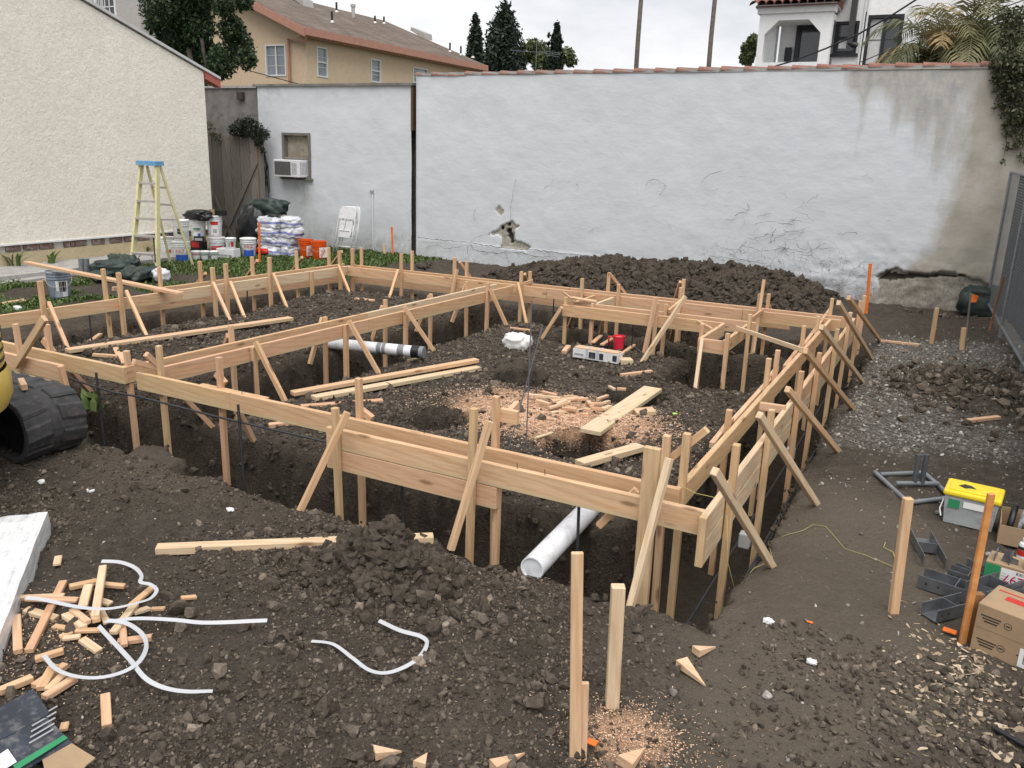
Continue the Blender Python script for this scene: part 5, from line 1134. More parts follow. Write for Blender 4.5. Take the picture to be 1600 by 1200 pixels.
# feathery palm clump and ivy at the right end of the wall
pc = PV(1500, 95, 13.2); t_ = thing('feather_palm', 'feathery yellow-green palm clump leaning over the tile coping', 'palm tree', (pc.x, 13.2, 0))
for dx in (-.5, -.1, .35): trunk('stem', [(pc.x+dx, 13.2, -.1), (pc.x+dx*1.1, 13.2, pc.z-.2)], [.07, .05], t_, PALMBARK)
palm_crown('frond', (pc.x-.35, 13.1, pc.z-.15), 30, 1.7, t_, el=(.15, 1.4), leaf=.42, droop=2.2, az=(R(60), R(300)))
palm_crown('frond', (pc.x+.2, 13.2, pc.z+.1), 28, 1.7, t_, el=(.1, 1.45), leaf=.42, droop=2.1)
palm_crown('frond', (pc.x+.6, 13.1, pc.z+.4), 20, 1.6, t_, el=(.0, 1.2), leaf=.42, droop=2.1)
iv = thing('ivy', 'dusty ivy trailing over the wall corner above the fence', 'ivy', (2.3, 10.3, 3.2))
kv = (PV(1570, 100, 10.3)-CAM).dot(cf)/FPX
bl = [(1580, 60, 26), (1590, 100, 26), (1565, 95, 14), (1595, 30, 26), (1570, 25, 18), (1585, 140, 16), (1592, 180, 14), (1575, 118, 14)]
leaf_cloud('foliage', [PV(x, y, 10.32) for x, y, r_ in bl], [r_*kv*.85 for _, _, r_ in bl], 2300, (.035, .08), IVY, iv, shell=.15)
for k in range(26):
    x = random.uniform(1548, 1606); y0 = random.uniform(92, 130); ln_y = random.uniform(60, 165) if x > 1560 else random.uniform(20, 90)
    pts = [PV(x+random.uniform(-4, 4)+i*1.5, y0+ln_y*i/5, 10.40) for i in range(6)]
    MB().tube(pts, .005, 4).build('stem', BARK, iv)
    leaf_cloud('leaves', [p for p in pts for _ in (0, 1)], [.055]*12, 120, (.03, .065), IVY, iv, shell=.2)
vb = [(378, 200, 16), (398, 203, 15), (412, 210, 10), (365, 203, 9), (388, 192, 12), (404, 222, 8), (410, 235, 5)]
kg = (PV(390, 200, 10.15)-CAM).dot(cf)/FPX; vn = thing('gate_vine', 'dark vine bunched on top of the weathered gate', 'vine', (PV(390, 200, 10.15).x, 10.15, 1.5))
leaf_cloud('foliage', [PV(x, y, 10.12) for x, y, r_ in vb], [r_*kg for _, _, r_ in vb], 2600, (.035, .08), VINE, vn, shell=.2)
for k in range(9): MB().tube([PV(408+random.uniform(-4, 4), 215, 10.4), PV(413+random.uniform(-3, 6), 260, 10.46), PV(414+random.uniform(-4, 8), random.uniform(290, 330), 10.47)], .008, 4).build('stem', BARK, vn)
v2 = thing('gate_vine', 'small pale dried vine clinging beside the stucco corner', 'vine', (PV(330, 205, 10.1).x, 10.1, 1.8)); leaf_cloud('foliage', [PV(330, 205, 10.1), PV(340, 213, 10.1), PV(326, 196, 10.1)], [9*kg, 8*kg, 7*kg], 260, (.03, .07), IVY, v2, shell=.2)

# chain link fence
f0 = 10.30; f1 = 1.2; fu = lambda v: 1.735+(10.3-v)*.069; fbz = lambda v: .22-.016*(10.3-v); FHH = 1.92
fn = thing('chain_link_fence', 'galvanised chain link fence panels backed with dark screening', 'fence', (fu(6), 6, 0))
FP3 = lambda v, h, o=0.0: Vector((fu(v)+o, v, fbz(v)+h))
for v_ in (f0, 8.3, 6.2, 4.1, 2.0): MB().tube([FP3(v_, -.3), FP3(v_, FHH)], .022, 8).build('post', STEELD, fn)
MB().tube([FP3(f0, FHH), FP3(f1, FHH)], .020, 8).build('top_rail', STEELD, fn); MB().tube([FP3(f0, 0), FP3(f1, 0)], .020, 8).build('bottom_rail', STEELD, fn)
wm = MB(); st = .072; LN = f0-f1
for s_ in (-1, 1):
    k = -FHH
    while k < LN:
        a, b_, z0, z1 = k, k+FHH, 0.0, FHH
        if a < 0: z0 -= a; a = 0
        if b_ > LN: z1 -= b_-LN; b_ = LN
        if b_ > a: wm.tube([FP3(f1+(a if s_ > 0 else LN-a), z0, .004*s_), FP3(f1+(b_ if s_ > 0 else LN-b_), z1, .004*s_)], .0019, 3, caps=False)
        k += st
tag(wm.build('wire_mesh', pmat('fence_wire', (.26, .27, .28), .5, .1), fn), kind='stuff')
a, b_, c_, d_ = FP3(f1, .02, .12), FP3(f0, .02, .12), FP3(f0, FHH-.03, .12), FP3(f1, FHH-.03, .12)
mesh_obj('screen_cloth', [a, b_, c_, d_], [(0, 1, 2, 3)], pmat('dark_screen', (.022, .024, .026), .9, .3, 4), fn)
# ------------------------------------------------------------------ buckets and the things along the back
def bag(name, c, dims, mat, parent=None, seed=0, amp=.12, flat=.35, rotz=0.0, e=.7, n=22, smooth=True):
    """lumpy soft sack: a rounded box with folds"""
    vs = []; fs = []; m_ = 2*n
    a = np.linspace(-math.pi/2, math.pi/2, n); b_ = np.linspace(0, 2*math.pi, m_, endpoint=False); la, lo = np.meshgrid(a, b_, indexing='ij')
    pw = lambda x: np.sign(x)*np.abs(x)**e
    x = pw(np.cos(la))*pw(np.cos(lo)); y = pw(np.cos(la))*pw(np.sin(lo)); z = pw(np.sin(la))
    d = 1+amp*((fbm(lo*2.2+seed*7, la*3+seed, 4, 200+seed)-.5)*2+.6*(fbm(x*4+seed, y*4+z*3, 3, 210+seed)-.5)*2)
    d[:, -1] = d[:, -1]; X = x*d*dims[0]/2; Y = y*d*dims[1]/2; Z = z*d*dims[2]/2; Z = np.maximum(Z, -dims[2]/2*(1-flat*.0)) 
    P = np.stack([X*math.cos(rotz)-Y*math.sin(rotz)+c[0], X*math.sin(rotz)+Y*math.cos(rotz)+c[1], Z+c[2]], -1).reshape(-1, 3)
    ii_ = np.arange(n*m_).reshape(n, m_); F_ = np.stack([ii_[:-1], np.roll(ii_, -1, 1)[:-1], np.roll(ii_, -1, 1)[1:], ii_[1:]], -1).reshape(-1, 4)
    o = np_mesh(name, P, F_, mat, parent, smooth); return o
def facing(p): d = Vector((CAM.x-p[0], CAM.y-p[1], 0)).normalized(); return d, Vector((-d.y, d.x, 0))
def patch(parent, name, p, r_, az0, az1, z0, z1, mat, taper=0.0, n=8):
    """printed label wrapped on a round body at p; angles from the viewer's side"""
    d, _ = facing(p); base = math.atan2(d.y, d.x); vs = []; fs = []
    for i in range(n+1):
        a = base+az0+(az1-az0)*i/n
        for z in (z0, z1): rr = r_+taper*z; vs.append((p[0]+math.cos(a)*rr, p[1]+math.sin(a)*rr, p[2]+z))
    for i in range(n): fs.append((2*i, 2*i+2, 2*i+3, 2*i+1))
    return mesh_obj(name, vs, fs, mat, parent)
def bucket(p, label, mat=None, h=.37, r_=.15, lid=True, bands=(), txt=None, group='buckets stacked along the back wall', handle=True, name='bucket', tilt=0.0, open_=False, tm=None):
    p = Vector(p); t_ = thing(name, label, 'bucket', p, 0, group); rb = r_*.86; tp = (r_-rb)/h; mat = mat or PLASTW
    prof = [(0, 0), (rb*.96, 0), (rb, .006), (rb+tp*h*.74, h*.74), (rb+tp*h*.74+.012, h*.75), (rb+tp*h*.78+.012, h*.78), (rb+tp*h*.78, h*.79), (rb+tp*h*.84, h*.84), (rb+tp*h*.84+.010, h*.85), (rb+tp*h*.88+.010, h*.88), (rb+tp*h*.88, h*.89), (r_, h*.96), (r_+.010, h*.965), (r_+.010, h)]
    if open_: prof += [(r_-.004, h), (rb-.004, .01), (0, .01)]
    body = MB().lathe(prof, p, 28).build('body', mat, t_, True, auto=40)
    if lid: MB().lathe([(r_+.011, h*.955), (r_+.013, h+.006), (r_+.004, h+.014), (r_-.008, h+.014), (r_-.012, h+.004), (0, h+.004)], p, 28).build('lid', mat, t_, True, auto=40)
    for (a0_, a1_, z0, z1, m_) in bands: patch(t_, 'print', p, rb+.0035, a0_, a1_, z0*h, z1*h, m_, tp)
    if handle:
        d, s_ = facing(p); pts = [p+s_*(r_+.012)*math.cos(a)+d*(r_*.55+.0)*math.sin(a)*1.0+d*(.03)+Vector((0, 0, h*.80-abs(math.sin(a))*h*.32)) for a in np.linspace(0, math.pi, 11)]
        pts = [q+d*max(0, 0) for q in pts]
        pts = [p+Vector(((q-p).x, (q-p).y, 0)).normalized()*(r_+.014)+Vector((0, 0, q.z-p.z)) for q in pts]
        MB().tube(pts, .0022, 5).build('handle', ALUM, t_)
    if txt:
        d, s_ = facing(p); z = txt[1]*h; rr = rb+tp*z+.006; text('lettering', txt[0], txt[2], tm or REDP, frame_M(p+d*rr+Vector((0, 0, z)), s_, (0, 0, 1)), t_)
    return t_
B = A
def stack(x, y, z=0.0, dv=0.0): q = A(x, y, 0); return (q.x, q.y+dv, z+0.0)
k1 = stack(285, 408); bucket(k1, 'white paint bucket with blue base band at the bottom left of the stack', bands=[(-.9, .9, .05, .36, BLUEP)], txt=('KILZ 2', .55, .075), tm=REDP)
bucket((k1[0], k1[1]+.02, .39), 'white bucket with torn dark label on top of the blue banded bucket', bands=[(-.5, .1, .35, .62, DARKP), (-.1, .35, .3, .5, GREENPR)])
k2 = stack(262, 401); bucket(k2, 'white bucket with a red print half hidden behind the ladder', bands=[(-.2, .5, .1, .4, REDP)])
k3 = stack(340, 400); bucket(k3, 'white bucket with a red lower band under the tall red label bucket', bands=[(-.8, .8, .36, .58, REDP)])
bucket((k3[0]-.03, k3[1], .39), 'tall white bucket with a red and grey label leaning on the stack', h=.40, bands=[(-.55, .45, .58, .74, REDP), (-.55, .45, .12, .55, PAPER), (-.3, .3, .18, .38, GREYP)])
k4 = stack(312, 400); kb_ = thing('paint_box', 'black and red printed carton under the green label bucket', 'box', k4, R(20), 'cartons stacked along the back wall')
MB().b2((-.12, -.10, 0), (.12, .10, .30)).build('carton', BLACKP, kb_, local=True); d_, s_ = facing(k4)
MB().b2((-.1, -.103, .18), (.06, -.1005, .29)).build('print', REDP, kb_, local=True); MB().lathe([(.03, 0), (0, 0)], (0.04, -.104, .08), 12, M=Matrix.Rotation(R(90), 3, 'X')).build('print', PAPER, kb_, local=True)
bucket((k4[0]-.05, k4[1]+.05, .32), 'white bucket with a green label resting on the black carton', h=.38, bands=[(-.7, .35, .12, .55, PAPER), (-.7, .35, .45, .62, GREENPR), (-.1, .3, .15, .35, BLUEP)])
kp = thing('caulk_carton', 'small black carton with a white printed panel perched between the buckets', 'box', (k4[0]+.17, k4[1]-.12, .30), R(25), 'cartons stacked along the back wall'); MB().b2((-.1, -.05, 0), (.1, .05, .11)).build('carton', BLACKP, kp, local=True); MB().b2((-.08, -.053, .03), (.07, -.0505, .08)).build('print', GREYP, kp, local=True)
k5 = stack(389, 402); bucket(k5, 'white paint bucket with blue base standing apart before the black bag', bands=[(-.75, .75, .04, .42, BLUEP)], txt=('KILZ', .62, .085), tm=REDP)
k6 = stack(357, 404); mb6 = thing('mortar_box', 'white box of mortar mix lying in the grass', 'box', k6, R(8), 'cartons stacked along the back wall'); MB().b2((-.2, -.1, 0), (.2, .12, .20)).build('carton', PLASTW, mb6, local=True, bevel=.006)
text('lettering', 'MORTAR MIX', .055, DARKP, _MW[mb6.name] @ frame_M((0, -.102, .065), (1, 0, 0), (0, 0, 1)), mb6); text('lettering', 'RAPID SET', .035, GREYP, _MW[mb6.name] @ frame_M((0, -.102, .14), (1, 0, 0), (0, 0, 1)), mb6) if False else None
bucket((k6[0]+.06, k6[1]+.02, .205), 'small white tub with a red label on top of the mortar box', h=.19, r_=.10, bands=[(.05, .6, .2, .7, REDP), (-.5, -.1, .2, .6, GREYP)], handle=False)
for x, y, h_, m_, lb in [(307, 407, .17, REDP, 'small white paint can with a pink-red label by the ladder foot'), (321, 407, .17, GREENPR, 'small white paint can with a green lid band beside the grey jar'), (335, 407, .17, GREENPR, 'small white paint can with a green lid band beside the mortar box')]:
    q = stack(x, y); bucket(q, lb, h=h_, r_=.085, bands=[(-1.2, 1.2, .65, .9, m_)], handle=False, name='paint_can', group='paint cans in the grass')
q = stack(329, 407); bucket(q, 'squat dark grey jar between the green banded cans', mat=TAPEG, h=.10, r_=.06, handle=False, name='jar', group=None)
tp_ = thing('black_tarp', 'crumpled black plastic sheet thrown over the bucket tops', 'plastic sheet', (k4[0], k4[1], .72)); bag('sheet', (k4[0]+.02, k4[1]+.06, .79), (.62, .42, .20), BLACKBAG, tp_, 3, .3)
bx_ = thing('cardboard_scrap', 'small open carton of oddments on top of the tall bucket', 'box', (k3[0]+.05, k3[1]+.05, .80), R(10)); MB().b2((-.15, -.1, 0), (.12, .1, .10)).build('carton', BLACKP, bx_, local=True); MB().b2((-.14, -.103, .01), (-.02, -.1005, .12)).build('print', CARD, bx_, local=True)
q = stack(386, 397); bb_ = thing('rubbish_bag', 'bulging black rubbish bag behind the lone paint bucket', 'rubbish bag', (q[0]-.1, q[1]+.3, 0)); bag('sack', (q[0]-.1, q[1]+.35, .45), (.78, .62, 1.0), BLACKBAG, bb_, 5, .16, e=.9)
bb2 = thing('rubbish_bag', 'slack dark plastic sack draped above the bulging black bag', 'rubbish bag', (q[0]+.2, q[1]+.5, .8)); bag('sack', (q[0]+.12, q[1]+.55, .93), (.85, .45, .34), GREENT, bb2, 8, .28)
# wrapped bags
WRAP = (lambda: None)
def wrap_mat():
    mt, t, b = newmat('printed_clear_wrap'); v = coords(t, (6, 6, 14)); n = noise(t, v, 1.5, 5, .6, .8); sp = N(t, 'ShaderNodeTexVoronoi', Scale=9.0); L(t, coords(t), sp.inputs['Vector'])
    c = ramp(t, n, [(.3, (.36, .38, .42)), (.5, (.66, .68, .72)), (.7, (.78, .79, .82))]); w = N(t, 'ShaderNodeTexWave', Scale=1.7, Distortion=3.0); w.bands_direction = 'Z'; L(t, coords(t), w.inputs['Vector'])
    c = mixc(t, math_(t, 'MULTIPLY', ramp(t, w.outputs['Fac'], [(.86, (0, 0, 0)), (.93, (1, 1, 1))]), .75), c, (.08, .10, .42)); L(t, c, b.inputs['Base Color']); b.inputs['Roughness'].default_value = .22; bump(t, b, n, .6, .02); return mt
WRAPM = wrap_mat(); q = A(420, 400); ws = thing('wrapped_bag_stack', 'stack of clear wrapped bags with blue print behind the orange stake', 'bags', (q.x, q.y, 0))
for k in range(4):
    bag('bag', (q.x+random.uniform(-.02, .02), q.y+.1, .10+k*.19), (.54, .40, .25), WRAPM, ws, 20+k, .20, e=.6)
    if k < 5: bag('bag', (q.x+.36+random.uniform(-.02, .02)-(.0 if k > 1 else .06), q.y+.28, .10+k*.19), (.42, .40, .25), WRAPM, ws, 30+k, .20, e=.6)
MB().lathe([(0, 0), (.14, 0), (.15, .012), (.14, .025), (0, .025)], (q.x+.1, q.y+.1, .81), 20).build('black_pad', BLACKP, ws); bag('red_bag', (q.x-.1, q.y-.05, .10), (.42, .22, .13), REDP, ws, 50, .12)
# orange buckets
for (x, y, lb) in [(479, 403, 'orange bucket standing behind its twin by the wall'), (499, 406, 'orange bucket in front of its twin by the wall')]:
    q = A(x, y); t_ = bucket((q.x, q.y, 0), lb, PLASTO, lid=False, open_=True, group='orange buckets in the grass', handle=True)
    d, s_ = facing(q); an_ = .55; dd = (d*math.cos(an_)+s_*math.sin(an_)); ss = Vector((-dd.y, dd.x, 0)); c_ = Vector((q.x, q.y, .16))+dd*(.15*.86+.024)
    sqr = mesh_obj('logo_panel', [c_+ss*(-.09)+Vector((0, 0, -.10)), c_+ss*.09+Vector((0, 0, -.10)), c_+ss*.09+Vector((0, 0, .10)), c_+ss*(-.09)+Vector((0, 0, .10))], [(0, 1, 2, 3)], PAPER, t_)
    up = (Vector((0, 0, 1))+ss*.0); rt = (ss*.75+Vector((0, 0, .66))).normalized()
    for i_, w_ in enumerate(('THE', 'HOME', 'DEPOT')): text('lettering', w_, .055, PLASTO, frame_M(c_+dd*.002+Vector((0, 0, .045-i_*.05))+ss*(-.01+.0*i_), rt, dd.cross(rt)), t_)
# folded chairs leaning on the outbuilding
def chair(p, label, lean, dy):
    t_ = thing('folding_chair', label, 'chair', p, 0, 'white folding chairs folded against the wall'); H_ = .98; w_ = .22
    P_ = lambda x, z, o=0.0: Vector((p[0]+x+.10*z, p[1]+lean*z+o, p[2]+z))
    MB().tube([P_(-w_, 0), P_(-w_, .55), P_(-w_+.02, .9), P_(-w_+.06, H_), P_(w_-.06, H_), P_(w_-.02, .9), P_(w_, .55), P_(w_, 0)], .013, 8).build('front_frame', WHITEP, t_, True)
    MB().tube([P_(-w_+.03, .0, .05), P_(-w_+.05, .62, .03)], .012, 8).tube([P_(w_-.03, .0, .05), P_(w_-.05, .62, .03)], .012, 8).tube([P_(-w_+.03, .16, .05), P_(w_-.03, .16, .05)], .010, 8).build('rear_leg_frame', WHITEP, t_, True)
    a = [(-w_+.02, .74), (w_-.02, .74), (w_-.02, .93), (w_-.07, .975), (-w_+.07, .975), (-w_+.02, .93)]
    n = len(a); vs = [P_(x, z, -.014) for x, z in a]+[P_(x, z, .004) for x, z in a]; mesh_obj('backrest', vs, [tuple(range(n))[::-1], tuple(range(n, 2*n))]+[(i, (i+1) % n, n+(i+1) % n, n+i) for i in range(n)], PLASTW, t_)
    a = [(-.15, .36), (.15, .36), (.17, .50), (.16, .70), (-.16, .70), (-.17, .50)]
    vs = [P_(x, z, -.006) for x, z in a]+[P_(x, z, .022) for x, z in a]; mesh_obj('seat', vs, [tuple(range(n))[::-1], tuple(range(n, 2*n))]+[(i, (i+1) % n, n+(i+1) % n, n+i) for i in range(n)], PLASTW, t_)
    MB().tube([P_(-.03, .48, -.012), P_(.0, .74, -.012)], .006, 6).build('seat_bracket', GREYP, t_)
    MB().tube([P_(-.15, .40, -.01), P_(-.13, .50, -.012), P_(.13, .50, -.012), P_(.15, .40, -.01)], .010, 6).build('seat_rail', WHITEP, t_)
q = A(539, 397); chair((q.x, q.y-.12, 0), 'front white folding chair leaning folded against the plaster', .16, 0); chair((q.x+.05, q.y-.04, 0), 'rear white folding chair sandwiched behind its twin', .16, 0); 
# ladder
q = A(226, 424); YL = R(102); t_ = thing('step_ladder', 'pale yellow fibreglass step ladder with a blue top standing in the grass', 'ladder', (q.x, q.y, 0), YL-R(90))
HT = 1.78; fw0, fw1, dp_ = .27, .16, 1.0
FP = lambda s_, z: Vector((s_*(fw0+(fw1-fw0)*z/HT), .34*z/HT, z)); RP = lambda s_, z: Vector((s_*(fw0-.03+(fw1-.03-fw0+.03)*z/HT), dp_-(dp_-.44)*z/HT, z))
LM = _MW[t_.name]
def ll(name, a, b_, w_, th, mat, side): return lumber(name, LM @ a, LM @ b_, w_, th, t_, mat, side=LM.to_3x3() @ Vector(side), c=.002)
for s_ in (-1, 1):
    ll('front_rail', FP(s_, 0), FP(s_, HT), .09, .040, LADY, (0, 1, 0)); ll('rear_rail', RP(s_, 0), RP(s_, HT-.02), .055, .022, LADY, (0, 1, 0))
    ll('spreader_bar', FP(s_, .88), RP(s_, .84), .025, .004, ALUM, (0, 0, 1))
for k in range(1, 6): z = k*.295; ll('step', FP(-1, z), FP(1, z), .095, .036, ALUM, (0, 1, 0))
for z in (.5, 1.1, 1.4): ll('rear_rung', RP(-1, z), RP(1, z), .035, .02, ALUM, (0, 0, 1))
for s_ in (-1, 1): ll('step_brace', FP(s_, .03), FP(0, .295)+Vector((s_*.1, .02, 0)), .02, .004, ALUM, (0, 1, 0)); ll('foot', FP(s_, -.0), FP(s_, .05), .085, .035, BLACKP, (0, 1, 0))
ll('top_cap', Vector((-.20, .36, HT+.03)), Vector((.20, .36, HT+.03)), .22, .075, LADB, (0, 1, 0))
d_ = LM.to_3x3() @ Vector((0, -1, 0)); MB().b2((fw0-.01, -.045, .18), (fw0+.012, -.0405, .6)).build('warning_label', DARKP, t_, local=True)
# sandbags, oddments by the walk
for (x, y, dx, dy, dz, sd, lb) in [(168, 432, .75, .5, .30, 1, 'dark green sack slumped nearest the grey pipe ends'), (205, 440, .8, .5, .26, 2, 'dark green sack spread flat before the ladder'), (186, 424, .9, .4, .32, 3, 'dark green sack at the back of the heap by the walk'), (228, 438, .6, .45, .24, 4, 'dark green sack under the ladder foot'), (150, 441, .5, .35, .2, 6, 'small dark green sack beside the grey bucket weeds')]:
    q = A(x, y); o = bag('sandbag', (q.x, q.y+.1, dz*.42), (dx*.85, dy*.85, dz*.85), GREENT, None, 60+sd, .30, rotz=sd); tag(o, lb, 'sandbag', 'dark green sacks by the walk')
q = A(252, 440); o = bag('paper_bag', (q.x, q.y, .10), (.26, .2, .22), pmat('crumpled_white_paper', (.66, .66, .68), .6, .1, 20, .5, 30, dirt=(.15, .15, .4, .5)), None, 71, .35); tag(o, 'crumpled white paper bag in the grass by a form stake', 'paper bag')
for x, lb in [(128, 'grey pipe end standing nearest the walk edge'), (136, 'grey pipe end standing beside the green sacks')]: q = A(x, 428); o = MB().tube([(q.x, q.y, -.05), (q.x+.02, q.y, .26)], .045, 12).build('pipe_stub', STEELD, None, True, auto=40); tag(o, lb, 'pipe', 'grey pipe ends')
q = A(95, 467); gb = bucket((q.x, q.y, g1(q.x, q.y)), 'grey lidded bucket propping up a long board', PLASTG, h=.38, r_=.155, bands=[(-.3, .75, .12, .70, PAPER), (-.05, .6, .3, .68, DARKP), (-.45, .25, .1, .34, PLASTG)], group=None)
a = A(42, 413, .43); b_ = A(283, 459, .455); o = lumber('propped_board', (a.x, a.y, .455), (b_.x, b_.y, .455), .09, .038, None, WOODP, side=(0, 1, 0)); tag(o, 'long pink board laid from the grey bucket onto the left form', 'board')
for (x0, y0, x1, y1, lb) in [(5, 478, 40, 472, 'short board lying in the dirt beyond the left form'), (176, 455, 192, 453, 'little offcut behind the left form stakes'), (64, 440, 78, 436, 'pale plank end behind the tallest left stake')]:
    a, b_ = G(x0, y0), G(x1, y1); lumber('offcut', a+Vector((0, 0, .02)), b_+Vector((0, 0, .02)), .08, .035, None, WOODP, side=(0, 1, 0), label=lb, cat='board')
q = A(28, 485); o = bag('plastic_bottle', (q.x, q.y, .03), (.14, .07, .06), PLASTW, None, 77, .2); tag(o, 'small crushed pale bottle in the dirt behind the left form', 'bottle')
leaf_pl = lambda x, y, n, h_, lb: (lambda q: tag(blades('weed_plant', n, None, (h_*.6, h_), (.03, .07), GRASS, None, None, lean=1.2, P=np.array([[q.x+random.uniform(-.05, .05), q.y+random.uniform(-.05, .05), q.z] for _ in range(n)])), lb, 'plant'))(Vector((A(x, y).x, A(x, y).y, .05)))
leaf_pl(25, 424, 7, .35, 'broad leaved weed at the stucco foot farthest from the ladder'); leaf_pl(80, 420, 5, .28, 'low weed at the stucco foot above the propped board end'); leaf_pl(150, 648, 14, .16, 'tuft of green leaves on the trench edge by the track'); leaf_pl(200, 402, 6, .22, 'weed at the stucco foot behind the ladder'); leaf_pl(228, 400, 6, .22, 'second weed at the stucco foot behind the ladder rail')

# orange and plain marker stakes
def stake(x0, y0, x1, y1, lb, w=.04, t=.02, mat=None, z0=None, name='marker_stake', group='marker stakes', side=(1, .5, 0), dep=0.0):
    b_ = G(x0, y0) if z0 is None else A(x0, y0, z0); zt = ZR(b_.x, b_.y, y1); top = PV(x1, y1, b_.y+dep); top = Vector((top.x, b_.y+dep, top.z))
    return lumber(name, b_-Vector((0, 0, .12)), top, w, t, None, mat or WOOD, side=side, label=lb, cat='stake', group=group)
stake(405, 411, 405, 347, 'orange painted stake in the grass before the wrapped bags', mat=ORANGE); stake(614, 398, 612, 354, 'orange painted stake near the slot between the walls', mat=ORANGE)
stake(601, 398, 600, 382, 'plain stake beside the orange one near the slot', w=.05); stake(1354, 489, 1360, 412, 'orange painted stake at the far end of the right form', mat=ORANGE, w=.045)
stake(443, 375, 443, 334, 'thin brown stake rising behind the wrapped bags', w=.03, z0=.1)
stake(1455, 537, 1464, 481, 'squat stake alone on the gravel', w=.045, t=.038, mat=WOODY); stake(1504, 547, 1506, 512, 'short stake with a thin flag lath tied to it', w=.05, t=.03, mat=WOOD)
stake(1508, 547, 1517, 458, 'thin lath carrying a small orange flag', w=.02, t=.012, mat=WOODD); q = A(1508, 547); p = PV(1518, 465, q.y-.02); o = mesh_obj('marker_flag', [p+Vector((0, 0, .05)), p+Vector((.07, -.02, .03)), p+Vector((.06, 0, -.05)), p+Vector((.0, 0, -.06))], [(0, 1, 2, 3)], ORANGE); tag(o, 'small orange flag on the thin lath', 'flag')
stake(1545, 516, 1568, 432, 'thin rusty lath leaning on the chain link fence', w=.025, t=.012, mat=wood_mat('rust_lath', [(.30, .13, .06), (.34, .16, .08)]))
stake(901, 1186, 902, 863, 'tall thin stake standing in the sawdust nearest the viewer', w=.044, t=.02, side=cr); stake(912, 1186, 914, 1066, 'short reddish stake nailed to the foot of the tall thin stake', w=.03, t=.02, mat=WOODP, side=cr, dep=.03)
stake(957, 1103, 966, 915, 'stout square stake beside the tall thin one', w=.055, t=.042, mat=WOODW, side=cr); stake(1397, 958, 1419, 778, 'stout square stake leaning near the open bracket', w=.044, t=.036, side=cr)
stake(1504, 1003, 1549, 771, 'bright orange edged stake leaning before the yellow lidded tub', w=.032, t=.02, mat=ORANGES, side=cr); stake(1516, 1000, 1528, 926, 'short brown board standing against the big cardboard box', w=.05, t=.03, mat=wood_mat('brown_board', [(.26, .13, .06), (.3, .16, .08)]), side=cr)
q = A(1528, 490); o = bag('sandbag', (q.x+.1, q.y-.1, .2), (.75, .6, .5), GREENT, None, 90, .22); tag(o, 'dark green sack slumped against the far fence post', 'sandbag')

